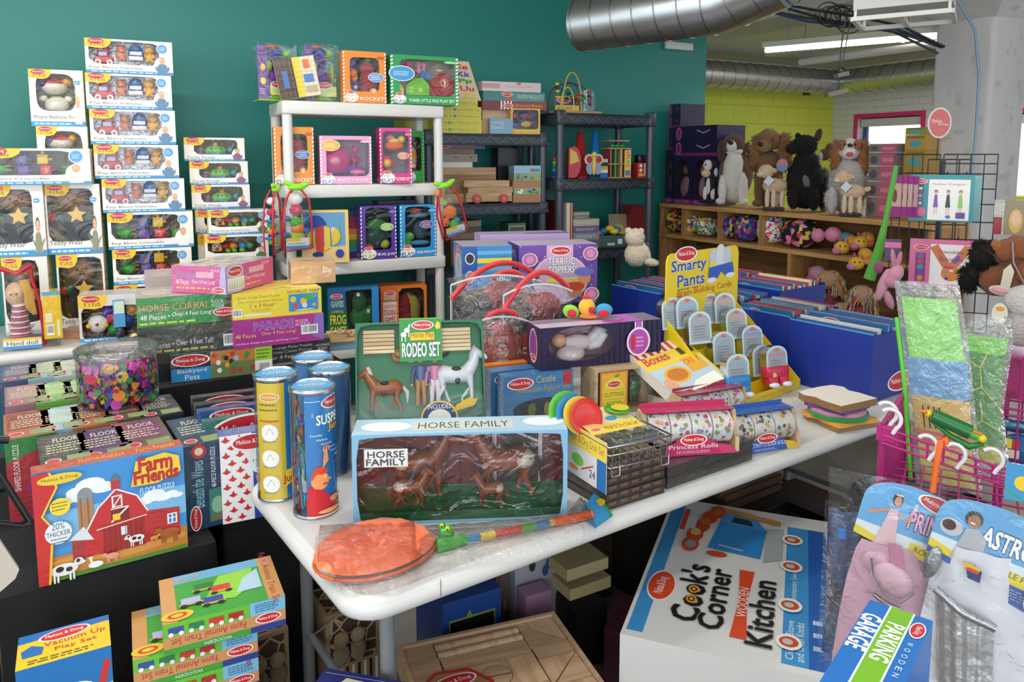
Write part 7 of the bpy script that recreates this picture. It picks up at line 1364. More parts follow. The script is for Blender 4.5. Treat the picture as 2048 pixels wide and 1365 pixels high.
for x,y,c in((.62,.9,'#c8ccd4'),(.72,.93,'#d8dce4'),(.82,.9,'#c8ccd8')):f.ell(x,y+.06,.055,.035,c,14);f.rect(x-.055,y-.06,x+.055,y+.06,c)
f.poly([(.56,.86),(.9,.88),(.93,.8),(.8,.78),(.74,.82),(.68,.77),(.55,.79)],'#2a5ab8');f.ell(.6,.765,.07,.02,'#e4e4ea',12);f.ell(.87,.78,.07,.02,'#e4e4ea',12);f.rect(.57,.87,.66,.9,'#e8d83a')
b.build('header_board',r)
def tin_at(label,px,pyb,y,txt,pants=None,w=.1,h=.12,t=.035):
 p=Pc(px,pyb,ay.dot(FR)+y,yaw_s);mm_=Mx(p,RAD(22),RAD(-8))@Matrix.Translation((-w/2,0,0));q=thing('card_tin',label,'tin',mm_,'tins in the yellow display');b=MB();sil=M('#c4c6c4','metal')
 P=[(0,0),(w,0),(w,h*.65)]+[(w/2+w/2*math.cos(a),h*.65+h*.35*math.sin(a)**.8 if 0<a<PI else h*.65)for a in[PI*i/12 for i in range(1,12)]]+[(0,h*.65)]
 P2=[(w/2+(a-w/2)*.82,h*.48+(c-h*.48)*.84)for a,c in P]
 b.push(Matrix.Translation((0,t,0))@Matrix.Rotation(PI/2,4,'X'));b.prism(P,t,M('#b9d2d8','plastic'),side=sil);b.prism(P2,.0015,M('#9aa0a4','print'),z0=t);b.pop();f=Face(b,(0,-.0017,0),(1,0,0),(0,0,1),w,h);f.logo(.5,.88,.14,ring=None);f.text('SmartyPants',.12,.64,.9,.77,txt,.03,ol='#dfe6e8',olw=.03);f.para(.2,.15,.8,.58,5,'#6a7a8a');b.build('tin_box',q)
 if pants:
  b=MB();c1,c2=pants;p=M(c1,'plastic');b.bbox(-.004,-.008,.0,w+.004,t+.002,.042,.012,p)
  for e in(.25,.75):b.bbox(w*e-.022,-.012,-.03,w*e+.022,t,.004,.01,p)
  b.build('plastic_pants',q);b=MB();f=Face(b,(w*.18,-.0085,-.005),(1,0,0),(0,0,1),.02,.026,e=.0004);f.ell(.5,.5,.5,.5,'#e8b83a');f.text(c2,.35,.3,.65,.7,'#f4f0e0',.03);b.build('badge',q)
  for e in(.2,.8):b=MB();b.ell((w*e,-.014,-.026),(.022,.018,.01),M('#dce4ec','plastic'));b.build('shoe',q)
 return q
for a_ in(('tin with pale blue lettering at the top left of the tins',1377,657,.235,'#4aa8d8'),('tin half hidden behind the top left tin',1348,659,.27,'#8a9aa0'),('tin with orange lettering at the top right of the tins',1452,646,.235,'#e07a3a'),('tin half hidden behind the top right tin',1424,648,.27,'#c8a080'),('tin with orange lettering below the top right tin',1475,678,.175,'#e07a3a'),('left pale tin in the third row, half behind the grocery box',1402,688,.175,'#8a9aa0'),('tin with blue lettering, right of the middle row',1507,712,.12,'#3a80c8'),('tin with blue lettering above the blue pants',1450,728,.12,'#3a9ac8'),('tin tucked right behind the one in red pants',1528,752,.07,'#c83a7a')):tin_at(*a_)
tin_at('tin in blue plastic pants, front left of the yellow display',1478,776,.012,'#3a9ad0',('#2a80c0','1'));tin_at('tin in red plastic pants, front right of the yellow display',1556,755,.01,'#c83a7a',('#c8284a','K'))
def groc(F):
 t=F['top'];t.rect(0,0,1,1,'#e8c83a');t.rect(0,.82,1,1,'#e8e0d8')
 for i in range(8):t.poly([(.02+i*.125,.82),(.08+i*.125,.82),(.08+i*.125,1),(.02+i*.125,1)],'#c83a2a')
 t.text('Boxes',.06,.66,.5,.82,'#c8302a',.03,ol='#f0e4b0',olw=.02);t.rect(.0,0.05,.95,.55,'#b8ccd8');t.ell(.35,.35,.22,.16,'#e8b03a');t.ell(.35,.35,.17,.12,'#c87a2a');t.rect(.6,.3,.92,.6,'#e0a83a');t.text('CRISPY',.62,.46,.9,.56,'#c84a2a',.02);t.ell(.12,.2,.1,.14,'#d8a888');t.poly([(.3,.0),(.9,0),(.9,.2),(.5,.15)],'#f0ece0');t.rect(.7,.66,.95,.8,'#3a3028')
 f=F['front'];f.rect(0,0,1,1,'#e8e0d4')
 for i in range(12):f.rect(i/12,.84,i/12+.045,1,'#c8302a');f.rect(i/12,0,i/12+.045,.12,'#c8302a')
 f.rect(.1,.2,.97,.78,'#2a4a98');f.rect(.12,.24,.96,.74,'#e8c84a');f.text('Grocery Boxes',.15,.3,.93,.7,'#b83a20',.03);f.poly([(0,.15),(.08,.15),(.1,.8),(0,.8)],'#2a4a98');F['right'].rect(0,0,1,1,'#e0d8d0')
A=Pz(1368,826,T0);yg=RAD(36)
r2_=carton('grocery_box','lower striped grocery box lying against the yellow display','toy box',Mx((A.x-.06,A.y+.0,T0),yg),.19,.2,.045,'#e8e0d4',groc,group='striped grocery boxes')
tag(carton('grocery_box','red, white and yellow grocery box lying tilted on the lower one','toy box',Mx((A.x-.06,A.y-.09,T0+.05),yg)@Matrix.Rotation(RAD(25),4,'X')@Matrix.Rotation(RAD(-8),4,'Y'),.26,.25,.042,'#e8e0d4',groc),group='striped grocery boxes')
ZC=T0+.165
A=Pz(1190,832,T0);m=Mx(A,RAD(20));wm=wood('#c9b290','#a88a62',6,0)
r=thing('cutting_food_crate','wooden crate with an apple-shaped card and wrapped play food','toy set',m);w_,d_,h_=.315,.12,.163
for nm,bx in(('bottom_panel',(0,0,0,w_,d_,.008)),('top_panel',(0,0,h_-.01,w_,d_,h_)),('side_panel',(0,0,.008,.01,d_,h_-.01)),('side_panel',(w_-.01,0,.008,w_,d_,h_-.01)),('back_panel',(.01,d_-.006,.008,w_-.01,d_,h_-.01))):b=MB();b.box(*bx,wm);b.build(nm,r)
b=MB();b.box(.018,-.003,.004,.125,0,h_-.012,M('#e0883a'));f=Face(b,(.018,-.003,.004),(1,0,0),(0,0,1),.107,h_-.016);f.rect(.06,.04,.94,.96,'#e8b040');f.ell(.5,.46,.42,.4,'#ecd23a',20);f.logo(.5,.7,.24);f.text('CUTTING',.14,.4,.86,.5,'#4a7a2a',0);f.text('FOOD',.24,.16,.8,.28,'#4a7a2a',0);f.line([(.12,.56),(.88,.56)],.01,'#c8a02a');f.line([(.12,.33),(.88,.33)],.01,'#c8a02a');f.ell(.6,.9,.1,.03,'#5a9a3a',10,20);b.build('card',r)
b=MB();b.ell((.175,.06,.07),(.03,.035,.045),M('#2f6a3c','wrap'),rot=(0,30,0));b.build('green_food',r);b=MB();b.bbox(.2,.03,.01,.27,.08,.115,.02,M('#b8a080','wrap'));b.build('wooden_food',r)
b=MB();b.grid(lambda u,v:(.14+.15*u,.01-.02*math.sin(PI*u)*math.sin(PI*v),.02+.12*v),10,8,clear(scale=30,strength=.8,base=.06));b.build('film',r)
def castle(F):
 f=F['front'];f.logo(.24,.82,.17);f.text('Castle',.46,.8,.74,.95,'#c8b86a',0);f.text('Wooden Figure Set',.2,.58,.95,.74,'#a89a5a',0);f.ell(.55,.24,.42,.23,'#16283a',20);f.ell(.4,.24,.06,.15,'#5a6a3a',8);f.ell(.62,.22,.05,.16,'#8a7a3a',8);f.rect(.85,.7,.97,1,'#b02a34');f.rect(.72,.3,.8,.42,'#e0cc2a');F['left'].para(.2,.2,.8,.9,6,'#6a8ab0')
cy0=RAD(22);A=Pc(1006,320,0+Pz(1006,850,T0).dot(Vector((-math.sin(cy0),math.cos(cy0),0))),cy0);A.z=T0
for i,(dx,dy,lab)in enumerate(((0,0,'blue castle figure set box in front, with a yellow price tag'),(-.045,.062,'blue castle figure set box just behind the front one'))):
 p=A+Vector((dx,dy,0));carton('figure_set_box',lab,'toy box',Mx(p,cy0),.262,.055,.163,'#3a78ac',castle,'wrap',left='#3a6a98',group='blue castle figure sets')
p=A+Vector((-.1,.128,0));carton('toy_carton','orange box standing behind the blue castle sets, left','box',Mx(p,cy0),.2,.04,.163,'#d87a1e',None,'wrap')
pA,pB=Pz(1080,742,ZC),Pz(1320,718,ZC);m,w1=span(pA,pB);w1=.475;hD=.148
def dollart(F):
 f=F['front']
 for i in range(22):
  x=i/22+.01
  if x>.61 or x<.05:f.rect(x,0,x+.01,1,'#160c2c')
  else:t_=.42*math.sqrt(max(0,1-((x-.33)/.275)**2));f.rect(x,0,x+.01,max(.05,.54-t_),'#160c2c')
 for i in range(12):
  for j in range(3):x,y=.03+i/12,.12+j*.3;abs(x-.33)>.3 and[f.ell(x+.008*math.cos(q),y+.03*math.sin(q),.005,.02,'#3f2a88',6)for q in(0,2.1,4.2)]
 f.rect(.76,0,.83,1,'#e0d4e0');f.rect(.77,0,.82,1,'#b85ac0')
 f.ell(.795,.5,.1,.36,'#e8dce8',22);f.ell(.795,.5,.085,.31,'#b04aa8',22);f.ell(.75,.5,.02,.2,'#c8283c',12);f.para(.775,.35,.85,.65,3,'#e0b0dc')
 t=F['top'];t.rect(.72,0,.84,1,'#c070c0');t.rect(0,0,.7,.5,'#c8b4c8');t.ell(.62,.2,.1,.2,'#c050a0')
 l=F['left'];l.rect(0,0,1,1,'#241838');l.ell(.5,.5,.3,.42,'#d8c4d8',20);l.ell(.5,.5,.26,.38,'#8a3a88',20);l.logo(.5,.22,.2)
def dfill(r,w,d,h):
 b=MB();b.ell((w*.19,.05,h*.6),(.028,.028,.026),M('#d8a888','plastic'));b.build('doll_head',r)
 b=MB();b.tube([(w*.24,.05,h*.55),(w*.33,.05,h*.52),(w*.45,.05,h*.5)],[.016,.03,.022],M('#d8cccc','soft'),12);b.ell((w*.27,.03,h*.28),(.055,.03,.03),M('#d4c8c8','satin'));b.build('doll_dress',r)
 b=MB();b.tube([(w*.42,.045,h*.5),(w*.5,.05,h*.72),(w*.58,.05,h*.86)],[.016,.018,.02],M('#d8d8dc','satin'),10);b.tube([(w*.42,.04,h*.42),(w*.5,.04,h*.45),(w*.56,.045,h*.7)],[.016,.018,.018],M('#dcdce0','satin'),10);b.build('doll_legs',r)
carton('doll_box','dark purple doll box lying on the castle sets and crate, doll seen through its window','doll box',m,w1,.13,hD,'#20143e',dollart,window=(.33,.56,.265,.42,2.2),fill=dfill,inner='#c8a8b8',film=clear(scale=8,strength=.5,base=.04),top='#8a7a90')
zt_=ZC+hD+.002;f=Fig('clown_toy','yellow-faced clown baby toy with red nose on the doll box','toy',Vector((pB.x-.27,pB.y+.0,zt_)),1128)
f.k=f.r.location.y/FOC;f.px=1024+FOC*f.r.location.x/f.r.location.y
x0=f.px-0;y0=f.by
f.part('face',[(x0,y0-24,17,18,0,14,'#e8b02a',0,'soft')],amp=.02);f.part('nose',[(x0+10,y0-20,7,7,-14,6,'#b01f2a',0,'soft')],amp=.02);f.part('hat',[(x0-1,y0-44,8,5,0,6,'#c8202a',0,'soft')],amp=.02)
f.part('wing',[(x0-32,y0-14,17,14,-2,6,'#8ac83a',20,'soft'),(x0-30,y0-11,10,9,-7,3,'#c8242a',10,'soft')],amp=.03);f.part('wing',[(x0+34,y0-18,18,14,-2,6,'#3a98c8',-10,'soft'),(x0+34,y0-12,12,8,-7,3,'#c8242a',0,'soft')],amp=.03);f.part('collar',[(x0+4,y0-5,20,6,0,12,'#e87a28',0,'soft')],amp=.03)
def bag(label,px0,px1,pyb,ytop,dep,z0,card=None,redarc=True,handle=None,yaw=RAD(16)):
 A=Pz(px0,pyb,z0);n=Vector((-math.sin(yaw),math.cos(yaw),0));B=Pc(px1,320,n.dot(A),yaw);w=(Vector((B.x,B.y,0))-Vector((A.x,A.y,0))).length;h=hgt(A,ytop);r=thing('costume_bag',label,'bag',Mx(A,yaw),'clear dress-up bags with red trim')
 b=MB();b.grid(lambda u,v:(w*u,dep*.2-dep*.35*math.sin(PI*u)*math.sin(PI*v*.9),h*v*(1-.08*(2*u-1)**2)),20,16,clear(scale=16,strength=.9,base=.07,gain=.8,haze=.05));b.grid(lambda u,v:(w*u,dep*(.2+.8*v),h*(1-.08*(2*u-1)**2)+.01*noise.noise(Vector((u*6,v*4,px0)))),20,6,clear(scale=16,strength=.9,base=.07,gain=.8,haze=.05));b.build('clear_vinyl',r)
 b=MB();P=[(w*t,dep*.15,h*(1.0-.08*(2*t-1)**2))for t in[i/14 for i in range(15)]];b.tube(P,.005,M('#c0c4c8','plastic'),6);b.tube([(0,dep*.15,0)]+P[:1],.004,M('#c0c4c8','plastic'),6)
 if redarc:b.tube([(w*t,dep*(.1+.5*t),h*(.55+.55*math.sin(PI*(.15+t*.6))))for t in[i/16 for i in range(17)]],.012,M('#c8222c','satin'),8)
 b.build('trim',r)
 b=MB();b.box(.01,dep*.35,.004,w-.01,dep*.9,h*.8,M('#231a1c','satin'));b.ell((w*.6,dep*.5,h*.78),(w*.3,dep*.3,h*.14),M('#a01c28','satin'));b.ell((w*.3,dep*.5,h*.74),(w*.22,dep*.3,h*.12),M('#4a3a20','satin'));b.build('folded_costume',r)
 if handle:b=MB();b.tube([(w*handle+.06*math.cos(a),dep*.2,h*.95+.035*math.sin(a))for a in[PI*i/10 for i in range(11)]],.011,M('#c8202c','satin'),8);b.build('handle',r)
 if card:
  b=MB();b.box(w*.1,dep*.1,h*.3,w*.98,dep*.12,h*.78,M('#b8402e'));f=Face(b,(w*.1,dep*.1,h*.3),(1,0,0),(0,0,1),w*.88,h*.48);f.rect(0,0,1,.1,'#a82a20');f.rect(0,0,.05,1,'#d8d0c8');f.text('ACTION',.72,.5,1.2,.68,'#eae4dc',.03)if 0 else f.text('AC',.78,.52,.98,.68,'#eae4dc',.03);f.poly([(.12,0),(.88,0),(.74,.36),(.6,.48),(.4,.48),(.26,.36)],'#b01c24');f.poly([(.26,0),(.7,0),(.66,.3),(.58,.42),(.42,.42),(.32,.3)],'#d4ccd4');f.ell(.49,.66,.14,.2,'#3a241a',14);f.ell(.49,.62,.125,.18,'#c89a78',14);f.rect(.36,.62,.62,.72,'#c0202a');f.ell(.43,.67,.03,.03,'#e0d0c0',8);f.ell(.55,.67,.03,.03,'#e0d0c0',8);f.ell(.49,.52,.04,.012,'#8a4a40',8);b.build('photo_card',r)['label']='photo card of a child in a red mask and cape'
 return r
bag('clear costume bag with a masked hero card, left of the doll box',946,1062,812,640,.16,T0,card=True,redarc=False,handle=.55)
ZB=T0
bag('big clear costume bag with a wide red zip, behind the hero card bag',905,1090,772,556,.2,ZB,handle=.62,yaw=RAD(10))
bag('clear costume bag with a red edge in front of the blue and purple hat boxes',1010,1150,800,575,.1,ZB,yaw=RAD(20))
def abc(F):
 f=F['front'];f.rect(0,0,.3,1,'#2a5aa8');f.rect(.32,.0,1,1,'#3a88c8');f.rect(.3,.72,1,.8,'#e8d83a');f.rect(.3,.86,1,.92,'#6ab0d8');f.rect(.3,.6,1,.66,'#6ab0d8');f.text('ABC',.8,.46,1.1,.56,'#e8ece8',.03,a=90)if 0 else f.text('ABC!',.62,.42,.98,.52,'#e8ece8',.04,ol='#2a2a3a')
 for y,c in((.8,'#24343a'),(.5,'#d8904a'),(.2,'#8a4a3a')):f.ell(.15,y,.1,.1,'#e8e4dc',14);f.ell(.15,y,.08,.08,c,14)
 l=F['left'];l.rect(0,0,1,1,'#3a78b0');l.ell(.55,.5,.38,.42,'#b8bcc8',20);l.text('ABC',.42,.6,.68,.8,'#4a4a5a',.02);l.rect(.3,.26,.8,.34,'#d8c83a');l.ell(.12,.75,.1,.1,'#d8603a',12);l.ell(.12,.2,.1,.12,'#2a3a5a',12);l.logo(.55,.9,.18);l.poly([(.25,0),(.35,.4),(.42,.4),(.45,0)],'#8a5a3a');F['top'].rect(0,0,1,1,'#a8a8b8')
def topp(F):
 f=F['front']
 for i in range(60):f.dot(rnd.random(),rnd.random(),.012,rnd.choice(['#e8e0f0','#c870b0','#8aa0d8','#d8a0d8']),8)
 f.rect(.34,.76,.68,1,'#d8a8d0');f.ell(.52,.42,.36,.42,'#e0b8dc',26);f.ell(.52,.42,.33,.39,'#c8a8cc',26);f.logo(.52,.9,.12);f.text('TERRIFIC',.36,.66,.7,.78,'#f0eef0',.04,ol='#3a2a34',olw=.04);f.text('TOPPERS!',.36,.52,.72,.64,'#f0eef0',.04,ol='#3a2a34',olw=.04);f.text('5 DRESS-UP HATS',.38,.45,.7,.49,'#8a5a90',.01);f.rect(.34,.36,.76,.42,'#e0cc3a');f.text('COLLECTION',.5,.37,.72,.41,'#5a4a6a',.01)
 f.ell(.82,.42,.09,.12,'#c88a5a',12);f.ell(.82,.53,.13,.08,'#6a6ac0',14);f.rect(.74,.5,.9,.56,'#6a6ac0');f.ell(.7,.2,.1,.12,'#a87a5a',12);f.ell(.7,.28,.13,.08,'#b83a2a',14)
 for cx,cy in((.13,.76),(.9,.84),(.92,.14)):f.ell(cx,cy,.1,.12,'#e8d8a0',16);f.ell(cx,cy,.085,.105,'#b870b8',16);f.ell(cx,cy,.05,.07,'#e090c0',12)
 F['top'].rect(0,0,1,1,'#c8b8cc');F['left'].rect(0,0,1,1,'#5a3a88');F['left'].ell(.5,.7,.3,.2,'#c8b8d8')
ZS=.745;Yt=3.42
def at_y(px,Y,z):return Vector(((px-1024)/FOC*Y,Y,z))
zb4=CAMH-(612-320)*Yt/FOC
p=at_y(1038,Yt,ZS);yT=RAD(13)
carton('support_carton','dark carton under the purple hat box, nearly hidden','box',Mx(p+Vector((-.30,.03,0)),yT),.66,.22,zb4-ZS-.001,'#2c2838')
p.z=zb4;hT=hgt(p,492);carton('hat_box','purple polka dot dress-up hat box in front of the blue bins','toy box',Mx(p,yT),.375,.22,hT,'#6f4aa8',topp,top='#c8b8cc')
p=at_y(924,Yt-.07,zb4);carton('hat_box','blue striped alphabet toy box left of the purple hat box','toy box',Mx(p,yT),.225,.26,hgt(p,494),'#3a88c8',abc,top='#a8a8b8')
carton('hat_box','pale lilac box behind the purple hat box, only its top edge showing','toy box',Mx(at_y(960,Yt+.30,ZS),yT),.46,.16,hT+zb4-ZS+.02,'#b8a0c8',lambda F:F['top'].rect(.5,0,1,.3,'#7a5ab0'))
p=at_y(652,2.95,ZS-.16)
blue=M('#16318f','print');edge=M('#4a88c0')
def bin_(label,plab,u0,v0,v1,zt,pads,logo=False,du=.34,z0=T0):
 m=TM@Matrix.Translation((u0,v0,z0));r=thing('book_bin',label,'book bin',m,'blue cardboard book bins');H=zt-z0;L=v1-v0
 b=MB();t=.004;b.box(0,0,0,du,L,t,blue);b.box(0,0,t,t,L,H,blue);b.box(du-t,0,t,du,L,H*1.0,blue)
 for y in(0,L-t):b.box(t,y,t,du-t,y+t,H*.97,blue)
 b.box(-.0005,0,H-.006,t+.0005,L,H+.0005,edge)
 if logo:f=Face(b,(t,0,0),(1,0,0),(0,0,1),du,H);f.logo(.6,.2,.25)
 b.build('bin',r)
 x=.012
 for i in range(11):
  c=pads[i%len(pads)];hh=H*rnd.uniform(.97,1.04)+.004;q=MB();q.push(Matrix.Translation((x,.008,t+.002))@Matrix.Rotation(RAD(3),4,'Y'));q.box(0,0,0,.013,L-.02,hh,M(c,'wrap'),top=M(rnd.choice([c,c,'#e0dcd0','#6a90b8']),'wrap'));f=Face(q,(0,L-.02,0),(0,-1,0),(0,0,1),L-.02,hh);f.rect(0,.82,1,1,c if i%3 else '#2a5f94')
  f.logo(.3,.91,.12,asp=.3);f.rect(.05,.05,.95,.78,'#c4c8c8');f.line([(.1,.6),(.25,.72),(.4,.55),(.55,.72),(.7,.58),(.9,.7)],.02,'#2a2a2c');f.pop if 0 else None;q.pop();
  o=q.build('activity_pad',None,m);tag(o,None,'activity pad','activity pads in the blue bins');o['label']='wrapped activity pad in the '+plab;x+=.0275
 return r
b1=bin_('near blue bin at the right end of the front table','bin nearest the felt sandwich',2.075,.12,.47,1.0,['#3a6aa8','#c8c8c0','#2a4a88','#5a88b8'],logo=True)
bin_('second blue bin, half behind the felt sandwich','second bin from the front',2.085,.475,.755,1.005,['#a8a8a0','#5a7a98','#b8403a','#d8d0c0'])
bin_('blue bin behind the yellow card display','bin behind the yellow display',2.06,.79,1.12,1.015,['#c8c4bc','#5a88b0','#3a5a98','#b04a4a'],z0=ZS)
bin_('blue bin between the card display and the purple hat box','bin beside the purple hat box',2.02,1.125,1.46,1.01,['#a83a5a','#b8506a','#3a6aa8','#c8c8d0'],z0=ZS,du=.4)
def bin2(label,plab,u0,v0,v1,zt,z0,pads):return bin_(label,plab,u0,v0,v1,zt,pads,du=.36,z0=z0)
bin2('rear blue bin of yellow and red striped pads behind the others','right rear bin',2.47,.80,1.12,1.03,ZS,['#e0cc9a','#b0406a','#e8d8a8'])
bin2('rear blue bin below the white teddy','rear bin below the white teddy',2.47,1.13,1.46,1.03,ZS,['#e0cc9a','#b0406a','#e8d8a8'])
A=Py(1278,522,3.98);f=Fig('teddy','cream fluffy teddy sitting on the rear blue bin, seen from behind','plush toy',Vector((A.x,A.y,1.075)),1278)
o_=f.by-522;cr='#dccdb4'
f.part('body',[(1272,500+o_,24,24,0,18,cr,0,'fur',300,5)]);f.part('head',[(1269,466+o_,20,19,0,18,cr,0,'fur',260,5)]);f.part('ear',[(1256,452+o_,7,7,0,4,cr,0,'fur',60,4)]);f.part('ear',[(1281,452+o_,6,6,0,4,cr,0,'fur',60,4)]);f.part('arm',[(1292,492+o_,7,18,-4,7,cr,-25,'fur',120,4)]);f.part('leg',[(1302,514+o_,16,8,-4,8,cr,10,'fur',120,4)])
BK=M('#15161a','plastic')
def fig(name,label,cat,px,py,Y,group=None,turn=0):
 return Fig(name,label,cat,Py(px,py,Y),px,group,turn)
f=fig('spinner_rack','black wire grid rack with hanging craft packs in front of the column','rack',1870,560,3.45)
b=MB();P=f.p(1870,320);Q=f.p(1870,560);zf=-f.r.location.z;b.cyl((P[0],0,zf),P,.012,BK,10);b.tube([(P[0]+.3*math.cos(a),.3*math.sin(a),zf+.012)for a in[2*PI*i/20 for i in range(20)]],.012,BK,6,closed=True);b.bar((P[0]-.3,0,zf+.012),(P[0]+.3,0,zf+.012),.02,.02,BK);b.build('post',f.r)
for nm,xs,ys,d0,d1 in(('front_grid',[1872,1895,1918,1941,1963],[308,326,346,375,405,440,475,510,545,580,620,660],-14,-4),('left_grid',[1785,1800,1818,1836,1866],[308,345,385,420,460,500,540,580,620],-2,-14),('rear_grid',[1845,1875,1900,1920],[318,360,400,450,500,550,600],30,40)):
 b=MB();D=lambda x:d0+(d1-d0)*(x-xs[0])/(xs[-1]-xs[0])
 for x in xs:b.tube([f.p(x,ys[0],D(x)),f.p(x,ys[-1],D(x))],.0028,BK,5)
 for y in ys:b.tube([f.p(xs[0],y,D(xs[0])),f.p(xs[-1],y,D(xs[-1]))],.0028,BK,5)
 b.build(nm,f.r)
for x,y in((1880,350),(1912,350),(1868,476),(1905,476)):b=MB();b.tube([f.p(x,y,-10),f.p(x,y-4,-30),f.p(x,y-8,-34)],.0025,BK,5);b.build('hook',f.r)
def card(label,x0,y0,x1,y1,Y,art,col,n=1,cat='craft pack',group=None,name='craft_pack',th=3.5,turn=0):
 g=fig(name,label,cat,(x0+x1)/2,y1,Y,group,turn);q=MB();w_,h_=(x1-x0)*g.k,(y1-y0)*g.k;q.box(-w_/2,0,0,w_/2,th*g.k,h_,M(col,'wrap'));art(Face(q,(-w_/2,0,0),(1,0,0),(0,0,1),w_,h_,'print'));q.build('pack_card',g.r);return g
def fash(F):
 F.rect(0,0,1,1,'#1f8a92');F.rect(.08,.06,.22,.8,'#2a4a5a');[F.rect(.12,.2+i*.08,.2,.25+i*.08,c)for i,c in enumerate(('#c84a7a','#7a4aa0','#d8d8d8','#5a6ab0','#c8a0b8','#a83a5a','#e8e0e8'))];F.ell(.2,.2,.07,.1,'#d85a88',12);F.logo(.17,.86,.1);F.rect(.3,.03,.94,.9,'#e8e6e0');F.text('Fashion Designer',.36,.76,.88,.83,'#b83a6a',.02)
 for x,c,c2 in((.42,'#7a4aa0','#4a2a2a'),(.61,'#2a2a2a','#8a2a2a'),(.8,'#8ac04a','#a82a3a')):F.ell(x,.64,.03,.04,c2,10);F.ell(x,.63,.02,.025,'#d8a888',8);F.poly([(x-.04,.3),(x+.04,.3),(x+.02,.58),(x-.02,.58)],c);F.line([(x-.015,.3),(x-.02,.15)],.012,'#d8a888');F.line([(x+.015,.3),(x+.02,.15)],.012,'#d8a888')
 F.rect(.74,.07,.88,.2,'#5a3a90');F.ell(.62,.1,.04,.04,'#4a6ab0',8)
def frnd(F):
 F.rect(0,0,1,1,'#d86a9c');F.rect(.1,.08,.26,.7,'#7a3a6a');[F.dot(.18,.15+i*.12,.05,c)for i,c in enumerate(('#d8843a','#7a3aa0','#2a9aa0','#c83a5a','#8a5ab0'))];F.logo(.18,.82,.11);F.rect(.33,.04,.97,.9,'#ece4e2');F.line([(.38,.86),(.66,.3)],.14,'#c8763a');F.line([(.92,.86),(.64,.36)],.14,'#cf7e40');F.ell(.66,.28,.15,.17,'#cf7e40',14);F.line([(.78,.66),(.7,.5)],.06,'#7a5ab0');F.line([(.56,.42),(.7,.4)],.05,'#c83a6a');F.text('Friendship',.46,.68,.86,.78,'#6a4a8a',.01);F.text('Bracelets',.48,.54,.84,.64,'#6a4a8a',.01);F.ell(.6,.17,.03,.035,'#5a3a98',8);F.rect(.64,.32,.7,.37,'#e0d8d8')
for i in range(3):card('pack of fashion drawing cards behind the front one, %s'%['second','third','rearmost'][i],1826+i,351,1940+i*4,441,3.375+.01*i,lambda F:F.rect(0,0,1,1,'#7fb8ba'),'#a8c8c8',group='fashion drawing packs')
card('teal and white fashion drawing pack with three sketched girls',1823,350,1935,443,3.36,fash,'#1f8a92');card('pink friendship bracelet pack with crossed painted hands',1822,478,1935,572,3.38,frnd,'#d86a9c')
for i in range(4):card('thin magenta pack hanging edge-on left of the teal pack, %s from the left'%['first','second','third','fourth'][i],1774+i*11,350+i,1800+i*11,434,3.44-i*.012,lambda F:(F.rect(0,0,1,1,'#8f2a78'),F.rect(.2,.25,1,.8,'#b8a090'),F.ell(.5,.5,.2,.16,'#7a3a2a')),'#a03a88',group='magenta packs',turn=-.5)
card('small blue and red book hanging at the right edge of the rack',1938,350,1958,412,3.55,lambda F:(F.rect(0,.5,1,1,'#3a6ab0'),F.ell(.5,.3,.3,.3,'#c89a7a',12)),'#a83a6a')
f=fig('round_sign','round red sign with white lettering on a stick above the wire rack','sign',1875,300,3.46,turn=.55)
b=MB();c=Vector(f.p(1875,247,0));b.push(Matrix.Translation(c)@Matrix.Rotation(PI/2,4,'X'));b.prism([(x*24*f.k,y*30*f.k)for x,y in circ(28)],.004,M('#d8cccc'));b.prism([(x*21*f.k,y*27*f.k)for x,y in circ(28)],.0006,M('#c8605a'),z0=.004);b.pop();F=Face(b,c+Vector((-20*f.k,-.0047,-27*f.k)),(1,0,0),(0,0,1),40*f.k,54*f.k);F.text('Melissa',.1,.5,.6,.64,'#e8dcd8',.01,a=0);F.text('& Doug',.45,.38,.92,.5,'#e8dcd8',.01);b.build('sign_disc',f.r)
b=MB();b.cyl(f.p(1875,276),f.p(1875,318),.003,BK,6);b.build('stick',f.r)
f=fig('plush_stick','long thin green plush hanging at the left of the wire rack','plush toy',1760,560,3.35);g='#4f9e2c'
f.tube('body',[([(1778,330,0),(1776,345,0),(1764,440,0),(1755,500,0),(1740,560,0)],[4,5,5,9,11],g,'soft')])
f=fig('plush_pony_pack','pink zebra-striped plush pony on a dark card, left of the wire rack','plush toy',1780,600,3.2)
b=MB();w_=15*f.k;b.box(-w_,.0,f.p(0,520)[2],w_,.003,f.p(0,476)[2],M('#3a2a48'));F=Face(b,(-w_,0,f.p(0,520)[2]),(1,0,0),(0,0,1),2*w_,44*f.k);F.rect(0,.6,1,.85,'#c85a98');b.build('card',f.r)
f.part('head',[(1788,545,14,18,-4,10,'#c88a9c',20,'soft'),(1780,562,14,12,-6,9,'#b87a8e',30,'soft')]);f.part('ear',[(1782,515,5,20,-2,4,'#b8788e',-10,'soft')]);f.part('ear',[(1792,518,5,18,-2,4,'#b8788e',10,'soft')]);f.part('body',[(1766,570,10,35,-2,8,'#c08898',15,'soft'),(1778,600,8,20,-2,8,'#b07a8c',-20,'soft')]);f.part('mane',[(1756,535,9,12,0,6,'#8a3a6a',0,'soft')])
MG='#a01f6a'
f=fig('pink_wire_stand','magenta wire stand at the right photo edge with mixed toys','rack',2030,950,2.35)
b=MB();zf=-f.r.location.z
for x in(1999,2028,2057,2086,2115):b.tube([f.p(x,700),f.p(x,945)],.003,M(MG,'plastic'),6);b.tube([f.p(x+6,700,120),f.p(x+6,945,120)],.003,M(MG,'plastic'),6)
